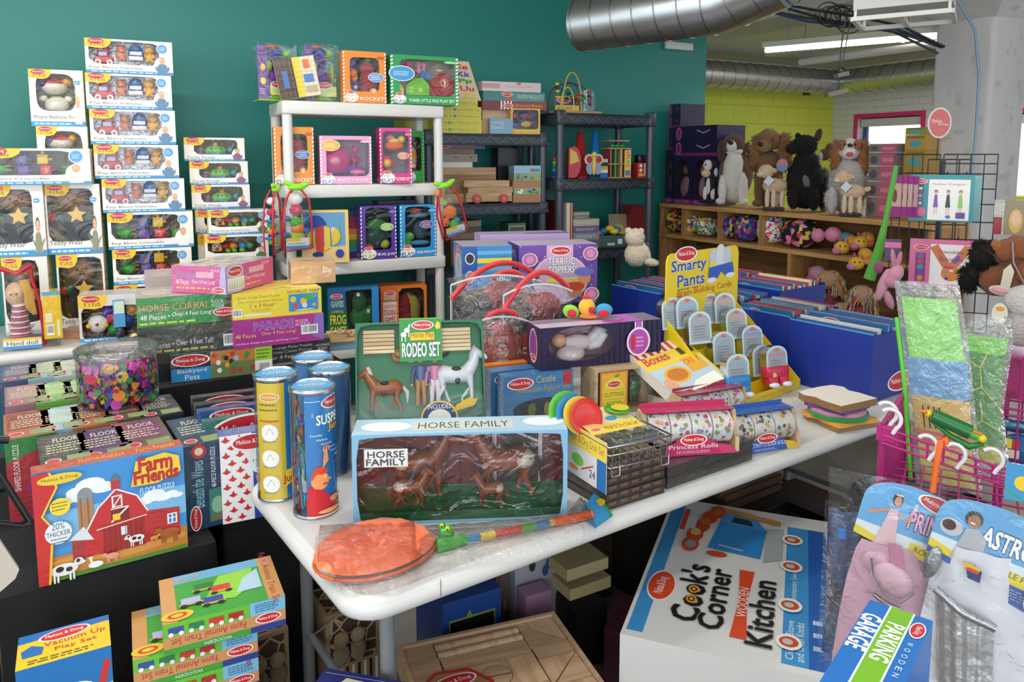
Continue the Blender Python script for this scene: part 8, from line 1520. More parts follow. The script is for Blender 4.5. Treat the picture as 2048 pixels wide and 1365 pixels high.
for y in(702,812,826,945):
 b.tube([f.p(1999,y),f.p(2115,y)],.0045,M(MG,'plastic'),6);b.tube([f.p(1999,y),f.p(2005,y,120)],.004,M(MG,'plastic'),6);b.tube([f.p(2005,y,120),f.p(2121,y,120)],.004,M(MG,'plastic'),6)
b.build('wire_cage',f.r)
for x,d in((1999,0),(2115,0),(2005,120),(2121,120)):b=MB();P=f.p(x,700,d);b.cyl((P[0],P[1],zf),P,.008,M(MG,'plastic'),8);b.build('post',f.r)
b=MB();P,Q=f.p(1999,946),f.p(2121,946,120);b.box(P[0],P[1],P[2]-.01,Q[0],Q[1],P[2],M(MG,'plastic'));b.build('floor_plate',f.r)
b=MB();P,Q=f.p(2001,700,2),f.p(2119,700,118);b.box(P[0],P[1],P[2]-.004,Q[0],Q[1],P[2],M(MG,'plastic'));b.build('top_plate',f.r)
card('flat magenta pack inside the pink wire stand',2012,716,2060,800,2.42,lambda F:(F.rect(0,0,1,1,'#9a2460'),F.ell(.2,.1,.3,.1,'#8a1c50',10)),'#9a2460');card('white and yellow sticker card behind the magenta pack',1990,690,2030,780,2.5,lambda F:(F.rect(0,0,1,1,'#d8d0d0'),F.rect(.7,.2,1,.9,'#e0cc3a'),F.ell(.3,.5,.12,.1,'#5a3a90',8),F.ell(.5,.7,.1,.08,'#2a2a3a',8)),'#c8c0c0')
f=fig('plastic_toy_bag','blue and clear plastic toy bag low in the pink wire stand','bag',2035,905,2.45);f.part('toys',[(2030,850,40,14,0,14,'#5a8ab0',0,'foil'),(2040,900,40,34,4,14,'#1f5f9c',0,'satin')]);b=MB();F=Face(b,f.p(2004,912,-24),(1,0,0),(0,0,1),34*f.k,40*f.k);F.rect(0,0,1,.45,'#d8ccb8');F.rect(0,.5,.6,1,'#e0d03a');F.rect(.6,.5,1,1,'#b83a30');b.build('price_cards',f.r)
f=fig('plush_horse','brown plush horse with black mane and white tag at the right edge','plush toy',2010,592,2.75);hb='#8a4c22'
f.part('body',[(2000,560,42,34,4,30,'#7f4622',0,'fur',200,5),(2030,540,44,44,12,30,'#7f4622')]);f.part('head',[(2020,500,40,30,0,26,hb,-25),(2050,540,26,30,-10,20,'#9a5a2a')]);f.part('ear',[(1990,490,10,13,-12,6,'#a05f2c',-20,'fur')]);f.part('mane',[(1968,510,22,30,-4,16,'#15120f',35,'fur',500,16),(1945,560,16,28,-4,14,'#15120f',25,'fur',400,16)]);f.tube('bridle',[([(1975,500,-18),(2000,520,-32),(2030,510,-34),(2060,520,-30)],2,'#3a2018','plastic'),([(2016,480,-24),(2020,520,-36),(2040,560,-30)],2,'#8a7a78','plastic')])
b=MB();b.push(Matrix.Translation(f.p(2012,545,-42))@Matrix.Rotation(PI/2,4,'X')@Matrix.Rotation(RAD(-8),4,'Z'));b.prism([(-8*f.k,-28*f.k),(8*f.k,-28*f.k),(9*f.k,10*f.k),(0,24*f.k),(-9*f.k,10*f.k)],.002,M('#c8bfa8'));b.pop();b.build('tag',f.r)
f=fig('plush_rabbit','white plush rabbit with a pink-lined ear below the brown horse','plush toy',2050,700,2.4);wr='#c9c2bd'
f.part('body',[(2050,650,50,46,6,36,'#b8b0ab',0,'fur',400,5)]);f.part('head',[(2042,600,36,34,-6,28,wr,0,'fur',200,4)]);f.part('ear',[(2002,581,22,10,-8,5,wr,8),(2000,580,15,6,-13,3,'#c8848c',8,'soft')])
b=MB();b.push(Matrix.Translation(f.p(2003,625,-30))@Matrix.Rotation(PI/2,4,'X'));b.prism([(x*14*f.k,y*22*f.k)for x,y in circ(16)],.002,M('#cdc8b4'));b.prism([(x*8*f.k,10*f.k+y*5*f.k)for x,y in circ(10)],.001,M('#d8882a'),z0=.002);b.pop();b.build('tag',f.r)
card('toy doll pack with a red frame behind the plush horse',1990,400,2048,470,3.1,lambda F:(F.rect(.3,0,1,1,'#8a7a5a'),F.ell(.65,.4,.2,.35,'#c8a04a',12),F.ell(.65,.45,.14,.22,'#d8a888',12),F.rect(0,0,.25,.5,'#8a1f2a')),'#a8a49a')
def netbag(label,outl,bands,Y,extra=None,haze=.12):
 """outl: list of (row, x left, x right)"""
 px=outl[-1][1];f=fig('bagged_net_toy',label,'toy',px,outl[-1][0],Y,'bagged net toys')
 def row(y):
  for(a,l0,r0),(b_,l1,r1)in zip(outl,outl[1:]):
   if a<=y<=b_:t=(y-a)/(b_-a);return l0+(l1-l0)*t,r0+(r1-r0)*t
  return outl[-1][1:]
 for nm,y0,y1,ins,c,kind in bands:
  b=MB();b.grid(lambda u,v:f.p((lambda lr:lr[0]+ins+(lr[1]-lr[0]-2*ins)*u)(row(y0+(y1-y0)*v)),y0+(y1-y0)*v,3-9*math.sin(PI*u)**.6+5*noise.noise(Vector((u*5,v*5,y0)))),14,12,M(c,kind));b.build(nm,f.r)
 if extra:extra(f)
 b=MB();ya,yb=outl[0][0],outl[-1][0]
 for s in(-1,1):b.grid(lambda u,v:f.p((lambda lr:lr[0]+(lr[1]-lr[0])*u)(row(ya+(yb-ya)*v)),ya+(yb-ya)*v,s*(4+11*math.sin(PI*u)**.5)+(3 if s<0 else 4)*noise.noise(Vector((u*7,v*11,s)))),18,36,clear(scale=26,strength=.9,base=.06,gain=.7,haze=haze,dist=.012))
 b.build('clear_bag',f.r);return f
def ex1(f):
 f.tube('handle',[([(1778,620,-4),(1800,760,-4),(1822,960,-4)],4,'#58c030','plastic')]);b=MB()
 for i in range(4):b.push(Matrix.Translation(f.p(1838+i*10,815,-19))@Matrix.Rotation(PI/2,4,'X')@Matrix.Rotation(RAD(8),4,'Z'));b.box(-1.2*f.k,-24*f.k,0,1.2*f.k,22*f.k,.0006,M('#4a3a20'));b.pop()
 b.build('warning_print',f.r)
netbag('tall clear bag with a green net and blue and yellow cloth, standing in the basket',[(545,1770,1886),(700,1795,1915),(850,1815,1935),(965,1832,1950)],[('green_net',575,700,10,'#76c83c','satin'),('blue_cloth',700,778,6,'#3a86b8','satin'),('yellow_cloth',778,850,8,'#cfa83c','satin'),('red_cloth',850,880,10,'#c8502a','satin'),('yellow_net',880,960,12,'#c8c03a','satin')],1.95,ex1)
def ex2(f):
 b=MB()
 for P in([(1915,700),(1945,720),(1950,760),(1985,800)],[(1945,720),(1955,690)],[(1950,760),(1925,775)],[(1935,850),(1955,830),(1985,845)],[(1955,830),(1950,790)]):b.tube([f.p(x,y,-8)for x,y in P],1.5*f.k,M('#c8c83a','soft'),6)
 b.build('shell_lines',f.r)
netbag('clear bag with a green turtle net, right of the taller bag',[(612,1925,1992),(660,1908,1998),(800,1925,1990),(950,1945,2012)],[('green_net',655,690,8,'#76c83c','satin'),('turtle_cloth',690,880,6,'#3f8a34','satin'),('yellow_trim',880,915,14,'#b8b040','satin')],2.2,ex2,.1)
f=fig('crocodile_grabber','green plastic grabber with yellow ball ends and orange beaks on the basket rim','toy',1905,890,1.78)
f.tube('barrel',[([(1866,834,0),(1935,858,0)],[15,16],'#1f6a34','plastic')]);f.tube('neck',[([(1935,858,0),(1950,864,0)],[13,10],'#4fb02c','plastic')]);f.part('ball',[(1955,866,9,9,-2,9,'#d8c81f',0,'plastic')],amp=0);f.part('ball',[(1858,832,8,8,2,8,'#d8c81f',0,'plastic')],amp=0)
f.tube('beak',[([(1955,856,-6),(1938,852,-10)],[3,3.5],'#e06a1f','plastic')]);f.tube('beak',[([(1856,828,-2),(1842,828,-2)],[5,2],'#e8742a','plastic')]);f.tube('trigger',[([(1866,848,0),(1900,872,0),(1935,888,0),(1958,878,0),(1950,872,0)],[3,6,8,5,3],'#217a30','plastic')])
f=fig('pink_wire_basket','magenta wire basket hung with costume packs in the right foreground','basket',1900,960,1.72);m_=M('#a8206e','plastic')
b=MB();b.box(*f.p(1757,902,0),*[a for a in f.p(1792,868,26)],m_);o=b.build('corner_block',f.r)
C0,C1,C2,C3=(1768,868,2),(2055,948,-70),(1768,868,26),(1812,850,190)
b=MB()
for dy in(0,17,34):b.tube([f.p(1768,872+dy,2),f.p(2090,930+dy,-20)],.0035,m_,6)
for t in[i/11 for i in range(12)]:b.tube([f.p(1768+322*t,872+58*t,2-22*t),f.p(1768+322*t,908+58*t,2-22*t)],.003,m_,6)
b.build('front_rim',f.r);b=MB()
for i in range(10):t=i/9;b.tube([f.p(1772+26*t,866-24*t,20+220*t),f.p(1772+26*t,1090-40*t,20+220*t)],.0025,m_,5)
b.tube([f.p(1768,866,4),f.p(1800,840,250)],.005,m_,6);b.build('side_wires',f.r)
b=MB();zf=-f.r.location.z
for x,d in((1768,10),(2088,-10),(1800,240),(2100,240)):P=f.p(x,900,d);b.cyl((P[0],P[1],zf),P,.008,m_,8)
o=b.build('legs',f.r);o.name='leg_frame'
b=MB();P,Q=f.p(1775,1010,0),f.p(2095,1010,240);[b.tube([(P[0]+(Q[0]-P[0])*i/9,P[1],P[2]),(P[0]+(Q[0]-P[0])*i/9,Q[1],P[2])],.0025,m_,5)for i in range(10)];[b.tube([(P[0],P[1]+(Q[1]-P[1])*i/5,P[2]),(Q[0],P[1]+(Q[1]-P[1])*i/5,P[2])],.0025,m_,5)for i in range(6)];b.build('basket_floor',f.r)
wh='#d4d0d0'
def hanger(label,x,y,Y,c=wh,s=1,full=True):
 g=fig('hanger_hook',label,'hanger',x,y+30,Y,'white hanger hooks' if c==wh else None);P=[(x-4*s,y+34,0)]+[(x-2*s+20*s*math.cos(a)-8*s,y+4-22*math.sin(a),0)for a in[-.9+i*.36 for i in range(12)]];g.tube('hook',[(P[:1]+P[1:][:10],4.2,c,'plastic')])
hanger('white hanger hook over the pink corner block, nearer one',1790,835,1.70);hanger('white hanger hook over the pink corner block, farther one',1782,822,1.80);hanger('white hanger hook left of the orange strap',1862,888,1.66);hanger('white hanger hook right of the orange strap',1918,905,1.64);hanger('white hanger hook at the right on the basket rim',1993,915,1.62)
f=fig('orange_strap','orange plastic strap hanging over the basket rim between two costumes','strap',1872,985,1.58);f.tube('strap',[([(1866,986,0),(1869,930,0),(1874,875,0),(1882,865,3),(1884,880,8)],6,'#e0641f','plastic')])
def costume(label,x0,x1,y0,Y,art,garment,bagpts):
 f=fig('costume_pack',label,'costume',(x0+x1)/2,1365,Y,'hanging costume packs');n=22
 hd=MB();w_=(x1-x0)*f.k;h_=155*f.k;z0=f.p(0,y0+155)[2];P=[(0,.1),(0,.55)]+[(.5-.5*math.cos(PI*i/n)if 1 else 0,.55+.45*math.sin(PI*i/n)**.6)for i in range(1,n)]+[(1,.55),(1,-.12),(.5,-.08),(.3,.08)]
 T=Matrix.Translation((-w_/2,0,z0))@Matrix.Rotation(RAD(11),4,'Y');hd.push(T);hd.push(Matrix.Rotation(PI/2,4,'X'));hd.prism([(x*w_,y*h_)for x,y in P],.0015,M('#cfdfe8','wrap'));hd.pop();art(Face(hd,(0,-.0018,0),(1,0,0),(0,0,1),w_,h_,'wrap'),P);hd.pop();hd.build('header_card',f.r)
 garment(f);b=MB()
 b.grid(lambda u,v:f.p(bagpts[0]+(bagpts[1]-bagpts[0])*u+(1-v)*20*(u-.5),bagpts[2]+(bagpts[3]-bagpts[2])*v,-14-20*math.sin(PI*u)**.5*math.sin(PI*(.2+.8*v)*.9)+8*noise.noise(Vector((u*5,v*6,x0)))),26,40,clear(scale=13,strength=.55,base=.03,gain=.45,haze=.02,dist=.015));b.build('clear_bag',f.r);return f
def pr_art(F,P):
 F.poly([(0,.55)]+P[2:-4]+[(1,.55),(1,.3),(0,.3)],'#5fa6d8');F.poly([(0,.3),(1,.3),(1,.0),(.5,0),(0,.12)],'#d8dfe0');F.poly([(0,.1),(0,.22),(.4,.1),(1,.05),(1,-.1)],'#dcc832');F.poly([(.5,-.08),(.4,.08),(1,.02),(1,-.12)],'#a86aa0');F.logo(.72,.86,.2,-8);F.text('PRINCESS',.48,.42,1.06,.68,'#e0a8c8',.05,ol='#3a2a38',olw=.05);F.poly([(.55,.1),(1.0,.04),(1.0,.2),(.55,.24)],'#e0cc32');F.text('ROLE PLAY',.6,.11,.98,.19,'#4a3a3a',.02,a=-4)
 F.poly([(.2,-.05),(.44,-.05),(.38,.5),(.36,.62),(.28,.62),(.27,.5)],'#d8b4bc');F.line([(.28,.6),(.08,.46)],.035,'#c8907a');F.line([(.37,.58),(.47,.5),(.5,.62)],.03,'#c8907a');F.ell(.33,.76,.05,.1,'#4a3028',12);F.ell(.335,.74,.035,.075,'#c8907a',12);F.rect(.3,.82,.37,.85,'#c8ccd4');F.ell(.51,.74,.02,.06,'#c8ccd4',8)
def dress(f):
 b=MB();pk=M('#c49aae','satin');b.grid(lambda u,v:f.p(1770+(u-.5)*(120+130*v**.7*(1-.25*v)),1060+330*v,4-14*math.sin(PI*u)+7*math.sin(u*26)*v*.6),40,16,pk);b.build('dress_skirt',f.r);b=MB();b.grid(lambda u,v:f.p(1762+26*u+14*v,1050+100*v,-14-4*math.sin(PI*u)),6,8,M('#b87a98','satin'));b.build('bodice',f.r)
 f.part('puff',[(1772,1128,42,34,-14,12,'#c9a4b4',25,'satin'),(1740,1100,28,24,-8,10,'#bd95a8',-20,'satin')],amp=.15);b=MB()
 P=[(1732,1085),(1738,1120),(1760,1155),(1790,1170),(1815,1140)];b.tube([f.p(x,y,-27)for x,y in P],2.2*f.k,M('#9a9498','foil'),6)
 b.tube([f.p(x,y,-24)for x,y in((1740,1165),(1765,1180),(1790,1185))],5*f.k,M('#9a9498','foil'),6);b.build('silver_trim',f.r);b=MB();b.box(*f.p(1664,1065,-10),*f.p(1680,1042,-8),M('#2a6ab8'));b.build('blue_tag',f.r)
costume('pink princess costume in a clear bag with a blue header card',1690,1885,905,1.62,pr_art,dress,(1650,1850,905,1380))
def as_art(F,P):
 F.poly([(0,.55)]+P[2:-4]+[(1,.55),(1,.3),(0,.3)],'#5c9fd0');F.poly([(0,.32),(1,.32),(1,.0),(.5,0),(0,.14)],'#d0dce4');F.poly([(0,.1),(0,.24),(.4,.1),(1,.04),(1,-.1)],'#dcc832');F.poly([(.0,.02),(.0,.12),(.3,.02),(.3,-.06)],'#2f5aa0');F.poly([(.4,-.08),(.35,.06),(1,.0),(1,-.3),(.6,-.2)],'#34589c');F.logo(.88,.82,.16,-8);F.text('ASTRONAUT',.4,.4,1.22,.66,'#e8ecf0',.05,ol='#2a3468',olw=.05,a=-3);F.poly([(.5,.1),(1.1,.0),(1.1,.14),(.5,.24)],'#dccb32');F.text('ROLE PLAY SET',.58,.1,1.1,.19,'#3a4a4a',.02,a=-5);F.para(.6,-.18,1.0,-.02,4,'#9ab0d0')
 F.poly([(.2,.06),(.46,.06),(.44,.5),(.36,.6),(.26,.56)],'#a8acb4');F.ell(.3,.72,.075,.12,'#2a1c18',12);F.ell(.305,.69,.055,.095,'#9a6a50',12);F.ell(.3,.66,.025,.015,'#e8e0d8',6);F.ell(.14,.5,.1,.13,'#b8bcc4',14);F.ell(.12,.52,.06,.08,'#4a3028',12)
def suit(f):
 b=MB();b.grid(lambda u,v:f.p(1950+(u-.5)*(170+90*v),1070+330*v,6-16*math.sin(PI*u)+4*math.sin(u*17+v*3)),30,16,M('#cfd0d8','satin'));b.build('white_suit',f.r);b=MB();b.grid(lambda u,v:f.p(1865+16*v+112*u-10*v*u,1165+215*v+45*u,-22-16*math.sin(PI*u)+2*math.sin(u*30)),26,12,M('#c4c6cc','foil'));b.build('silver_sleeve',f.r);b=MB();b.tube([f.p(1866,1166,-28),f.p(1920,1196,-42),f.p(1978,1216,-30)],9*f.k,M('#a0a2a8','foil'),8);b.build('silver_cuff',f.r)
 f.part('shoulder_fold',[(1856,1120,16,40,-6,10,'#9a9ca2',15,'foil')],amp=.1);b=MB();F=Face(b,f.p(1912,1130,-24),(1,0,0),(0,0,1),56*f.k,50*f.k,e=.0006);F.poly([(.2,.1),(.6,0),(.65,.5),(.4,.75),(.15,.5)],'#23366e');F.ell(.3,.62,.3,.13,'#d8b02a',12,-15);F.ell(.35,.48,.24,.09,'#c8402a',12,-10);b.build('shuttle_patch',f.r);b=MB();F=Face(b,f.p(2022,1178,-24),(1,0,0),(0,0,1),60*f.k,60*f.k,e=.0006);F.ell(.5,.5,.5,.5,'#b8bcc8',18);F.rect(.1,.62,.95,.82,'#2a3a6a');F.text('SPACE',.15,.66,.6,.78,'#d8dce4',.02);F.rect(.1,.3,.55,.58,'#5a6a9a');F.rect(.2,.14,.8,.24,'#b03a3a');b.build('round_patch',f.r)
costume('white and silver astronaut costume in a clear bag with a blue header card',1842,2062,945,1.5,as_art,suit,(1846,2100,960,1385))
card('blue header card with a yellow sun at the right photo edge',2012,925,2075,1005,1.42,lambda F:(F.rect(0,0,1,1,'#3a88b8'),F.ell(.5,.5,.25,.2,'#dcb828',14),F.line([(0,.3),(.6,0)],.05,'#2f9a3a')),'#3a88b8',cat='card',name='header_card')
zc_=.4;FLc=Pz(1240,1268,zc_);yk=RAD(-21);m=Mx((FLc.x,FLc.y,.225),yk);w_,d_,h_=.535,.86,.175
def cook(F):
 for k in('front','left','right'):F[k].rect(0,0,1,1,'#d2d2d0')
 t=F['top'];t.rect(0,0,1,1,'#dcdcda');t.rect(.02,.03,.1,.97,'#3a90cc');t.rect(.74,.03,.96,.9,'#3a90cc');t.rect(.86,.03,.96,.9,'#1f5fae');t.text('Clicking Stove',.62,.14,.94,.17,'#e0ecf4',.01,a=90);t.text('and Oven Knobs',.66,.14,.98,.165,'#e0ecf4',.01,a=90);t.text('Contemporary Swiveling',.6,.46,.98,.485,'#e0ecf4',.01,a=90);t.para(.88,.1,.94,.3,3,'#c8dcf0')
 t.ell(.115,.31,.075,.1,'#e8e8e8',24);t.ell(.115,.31,.068,.088,'#d8481f',24);t.text('Melissa & Doug',.03,.29,.2,.33,'#f0ece8',.01,a=90)
 def rt(s,cx,cy,L,H):t.text(s,cx-L/2,cy-H/2,cx+L/2,cy+H/2,'#141414',.035,ol='#9a9a98',olw=.035,a=90)
 k=d_/w_
 rt("Cook's",.27,.31,.56,.09);rt('Corner',.4,.3,.58,.075);rt('Kitchen',.635,.27,.6,.075)
 for y in(.26,.32):t.ell(.285,y,.028,.024,'#e0962a',16);t.ell(.285,y,.018,.015,'#141414',12);t.ell(.285,y,.011,.009,'#e0962a',10)
 t.poly([(.5,.1),(.58,.1),(.56,.3),(.58,.5),(.5,.5),(.52,.3)],'#d8481f');t.text('WOODEN',.4,.285,.68,.315,'#f0ece8',.02,a=90)
 t.poly([(.3,.62),(.6,.6),(.62,.82),(.34,.84)],'#2a88cc');t.poly([(.34,.84),(.62,.82),(.56,.9),(.34,.92)],'#3f98d4');t.poly([(.4,.85),(.54,.84),(.52,.89),(.42,.9)],'#22333c');t.poly([(.62,.58),(.72,.62),(.72,.86),(.62,.84)],'#a8b0b0');t.line([(.36,.65),(.5,.635)],.014,'#c8ccc8');t.poly([(.3,.94),(.7,.88),(.7,.92),(.3,.98)],'#c8924a');t.ell(.36,.58,.06,.02,'#d8481f',12)
 for x,y in((.2,.62),(.21,.7),(.235,.78),(.27,.86),(.31,.92)):t.ell(x,y,.05,.055,'#c8482a',16)
 for x,y,c in((.2,.62,'#8a9098'),(.21,.72,'#d8c070'),(.25,.82,'#b8702a'),(.31,.92,'#b8702a')):t.ell(x,y,.032,.03,c,14)
 t.rect(.12,.74,.2,.86,'#c8ccd0');t.rect(.11,.72,.14,.9,'#c8482a')
 for y in(.13,.33,.58,.78):t.ell(.77,y,.06,.04,'#e8ece8',18);t.ell(.77,y,.045,.027,'#c8481f',14);t.ell(.765,y,.025,.015,'#b8c0bc',12)
carton('kitchen_box','large white and blue toy kitchen box lying face up on the floor stack','toy box',m,w_,d_,h_,'#d2d2d0',cook)
carton('plain_carton','plain white carton under the toy kitchen box','box',Mx((FLc.x+.02,FLc.y+.01,0),yk),w_-.03,d_-.03,.224,'#c4c4c0')
zg=.84;P1,P2=Pz(1740,1200,zg),Pz(1866,1243,zg);yv=math.atan2((P2-P1).y,(P2-P1).x);wG=(P2-P1).length;dG=.3;vv=Vector((-math.sin(yv),math.cos(yv),0));o_=P1-vv*dG
def gar(F):
 t=F['top'];t.rect(0,0,1,1,'#1f6fc0');t.rect(.35,0,.72,1,'#7ab82a');t.rect(.7,0,.73,1,'#e8ece8');t.rect(.33,0,.36,1,'#e8ece8');t.text('GARAGE',-.55,.56,.85+.05,.8,'#eef0f2',.05,a=-90)if 0 else t.text('GARAGE',-.4,.6,.75,.7,'#eef0f2',.05,a=-90);t.text('PARKING',-.05,.58,1.15,.67,'#eef0f2',.05,a=-90);t.ell(.86,.84,.12,.09,'#e8e8e8',20);t.ell(.86,.84,.1,.078,'#c8202c',20);t.text('Melissa & Doug',.72,.82,1.0,.86,'#f4f0ee',.01,a=-90)
 for i,c in enumerate('WOODEN'):t.text(c,.8,.66-i*.065,.9,.69-i*.065,'#e0ecf8',.02,a=-90)
 l=F['left'];l.rect(0,0,1,1,'#d0d0cc');l.rect(.1,.6,.3,1,'#2a88cc')
carton('garage_box','blue and green parking garage toy box in the right foreground','toy box',Mx((o_.x,o_.y,zg-.12),yv),wG,dG,.12,'#1f6fc0',gar)
carton('plain_carton','plain brown carton under the parking garage box','box',Mx((o_.x,o_.y,0),yv),wG,dG,zg-.121,'#a8845c')
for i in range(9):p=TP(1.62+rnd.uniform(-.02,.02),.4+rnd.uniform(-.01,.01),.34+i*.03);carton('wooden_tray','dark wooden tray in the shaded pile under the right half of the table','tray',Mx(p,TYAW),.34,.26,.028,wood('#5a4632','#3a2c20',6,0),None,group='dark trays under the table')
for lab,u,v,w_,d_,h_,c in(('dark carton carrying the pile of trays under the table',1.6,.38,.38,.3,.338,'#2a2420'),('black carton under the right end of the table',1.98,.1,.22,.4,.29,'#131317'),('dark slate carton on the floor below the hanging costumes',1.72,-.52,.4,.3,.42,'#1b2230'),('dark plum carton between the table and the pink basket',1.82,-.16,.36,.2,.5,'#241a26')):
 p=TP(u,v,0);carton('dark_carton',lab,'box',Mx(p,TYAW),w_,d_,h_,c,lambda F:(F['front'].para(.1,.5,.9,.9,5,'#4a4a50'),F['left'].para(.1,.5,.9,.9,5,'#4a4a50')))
for i,(px,c)in enumerate(((1672,'#2a4a7a'),(1888,'#a83a2a'),(1900,'#2a6a3a'))):
 g=fig('costume_pack','%s costume hanging behind the princess and astronaut packs'%['blue and clear','red','green'][i],'costume',px,1330,1.78,'hanging costume packs');b=MB();b.grid(lambda u,v:g.p(px+(u-.5)*60,985+320*v,8*math.sin(u*9+v*4)),14,10,M(c,'satin'));b.build('cloth',g.r);b=MB();b.grid(lambda u,v:g.p(px+(u-.5)*74,960+360*v,-14-6*math.sin(PI*u)),10,16,clear(scale=16,strength=.7,base=.05));b.build('clear_bag',g.r)
def on(px,py,z):return Pz(px,py,z)
def train(F):
 t=F['top'];t.rect(0,0,1,1,'#3f9a38');t.rect(0,0,.12,1,'#c8955c');t.rect(.86,0,1,1,'#c8955c');t.rect(.12,.8,.86,1,'#6aa8c8');t.text('Farm Animal Train Set',.45,.46,1.4,.54,'#a83230',.01,a=-90);t.logo(.93,.9,.05,-90);t.ell(.24,.9,.1,.06,'#c8a060',16);t.ell(.24,.9,.08,.045,'#6aa8c8',14)
 t.poly([(.35,.3),(.6,.2),(.75,.4),(.8,.8),(.5,.78)],'#8ac83a');t.poly([(.62,.3),(.84,.3),(.84,.75),(.7,.6)],'#a8c8d8');t.ell(.12,.12,.13,.1,'#e0b82a',20);t.ell(.12,.12,.08,.06,'#c83a2a',16);t.ell(.12,.12,.05,.035,'#e8c03a',12)
 for x,y,c in((.36,.62,'#2f7a3a'),(.5,.5,'#c8402a'),(.42,.28,'#3a4a98'),(.24,.36,'#a8b0d8')):t.rect(x-.08,y-.06,x+.08,y+.06,c);t.rect(x-.1,y-.1,x+.1,y-.06,'#c8a03a');t.ell(x-.06,y-.1,.03,.03,'#22222a',10);t.ell(x+.06,y-.1,.03,.03,'#22222a',10)
 f=F['front'];f.rect(0,0,1,1,'#3f9a38');f.rect(0,.52,.7,1,'#6ab83a');f.rect(.7,.56,1,1,'#7ab8d8');f.rect(0,.2,1,.56,'#c8905a');f.rect(.7,0,1,.2,'#2f3f8a');f.text('Farm Animal Train Set',.06,.26,.66,.48,'#b02a30',.01,a=180);f.text('WOODEN',.32,.04,.54,.15,'#e0e8e0',.02,a=180);f.logo(.85,.4,.1);f.para(.74,.64,.96,.94,4,'#3a5a7a')
 for x,c in((.1,'#3a4a98'),(.26,'#2f7a4a'),(.42,'#c83a2a'),(.58,'#b02a2a')):f.rect(x-.06,.66,x+.06,.86,c);f.dot(x-.04,.64,.02,'#e8e8e8');f.dot(x+.04,.64,.02,'#e8e8e8')
 F['left'].rect(0,0,1,1,'#c8c0a0');F['left'].rect(0,.5,1,1,'#4a9a4a')
tz=.6;A,B=on(325,1252,tz),on(570,1191,tz);yt_=math.atan2((B-A).y,(B-A).x);wt=(B-A).length;hh=.075
yt_=RAD(27)
for i in range(3):
 p=A+(Vector((0,0,0))if i==0 else Vector((-.065,-.012,0)));p=Vector((p.x,p.y,tz-hh*(i+1)))
 carton('train_set_box',['top farm train set box with an orange track end, on the stack','farm train set box in the middle, shifted to the left under the top one','lowest farm train set box, its lettering at the bottom of the photo'][i],'toy box',Mx(p,yt_),wt,.205,hh-.001,'#3f9a38',train,group='farm train set boxes')
carton('plain_carton','brown carton carrying the farm train boxes, below the photo edge','box',Mx((A.x-.065,A.y-.012,0),yt_),wt,.2,tz-3*hh-.001,'#8a6a48')
def vac(F):
 t=F['top'];t.rect(0,0,1,1,'#e2bf28');t.poly([(0,.75),(1,.82),(1,1),(0,1)],'#1f6ab0');t.logo(.5,.78,.26,4);t.text('Vacuum Up',.28,.46,.95,.64,'#b0322a',.02,a=3);t.text('Play Set',.4,.28,.85,.42,'#b0322a',.02,a=3);t.para(.12,.06,.92,.2,2,'#4a4a2a');t.poly([(.06,.3),(.04,.5),(.15,.62),(.28,.5),(.26,.3)],'#2a68b0')
 f=F['front'];f.rect(0,0,1,1,'#e0c45a');f.rect(0,.72,1,1,'#1f72b8');f.logo(.5,.72,.28,3);f.text('Vacuum Up',.2,.4,.95,.58,'#b0322a',.02);f.line([(.75,.4),(.95,.9)],.08,'#c8342c');F['right'].rect(0,0,1,1,'#1f72b8')
A,B=on(30,1345,.57),on(222,1292,.57);m,w1=span((A.x,A.y,.2),(B.x,B.y,.2))
carton('vacuum_set_box','yellow and blue vacuum play set box at the lower left corner','toy box',Mx((A.x,A.y,.27),RAD(30)),w1,.13,.3,'#e0c45a',vac);carton('plain_carton','brown carton under the vacuum play set box','box',Mx((A.x,A.y,0),RAD(30)),w1,.13,.269,'#8a6a48')
def cell():
 m,nt,N,L,p=nodes('giraffe_print');p.inputs['Roughness'].default_value=.6;tc=N.new('ShaderNodeTexCoord');v=N.new('ShaderNodeTexVoronoi');v.feature='DISTANCE_TO_EDGE';v.inputs['Scale'].default_value=24;r=N.new('ShaderNodeValToRGB');r.color_ramp.interpolation='CONSTANT';r.color_ramp.elements[0].color=lin('#a08a6c');r.color_ramp.elements[1].position=.06;r.color_ramp.elements[1].color=lin('#3f2820');L.new(tc.outputs['Object'],v.inputs['Vector']);L.new(v.outputs['Distance'],r.inputs[0]);L.new(r.outputs[0],p.inputs['Base Color']);return m
GM=cell();rim_=M('#8d7658','paint')
for lab,x,y in(('giraffe-print box of small plush under the left end of the table, right one',614,1255),('giraffe-print box of small plush under the table, left one behind the trains',520,1285)):
 z=.36;A=on(x,y,z);rt_='right' in lab;A+=U*(.055 if rt_ else-.045)+V_*.02;r=thing('animal_print_box',lab,'box',Mx(A-Vector((0,0,A.z)),RAD(33)),'giraffe print boxes');w_,d_,h_=(.16 if rt_ else.125),.15,z
 b=MB();b.box(0,0,0,w_,d_,h_,rim_,top=rim_);b.box(.012,.012,h_,w_-.012,d_-.012,h_+.001,GM);b.box(.012,-.001,h_-.16,w_-.012,0,h_-.012,GM);F=Face(b,(.0,-.0002,0),(1,0,0),(0,0,1),w_,h_-.17)
 for i in range(9):F.poly([(i/9,0),(i/9+.05,0),(i/9+.07,1),(i/9+.02,1)],'#1c1a1a' if i%2 else '#c8c4bc')
 b.build('box_body',r)
 for px_ in(.04,.09):b=MB();fuzz(b,(px_,-.012,h_-.075),(.022,.014,.022),M('#8f7a58','fur'));fuzz(b,(px_,-.012,h_-.12),(.024,.016,.03),M('#7a6a4c','fur'));b.build('small_plush',r)
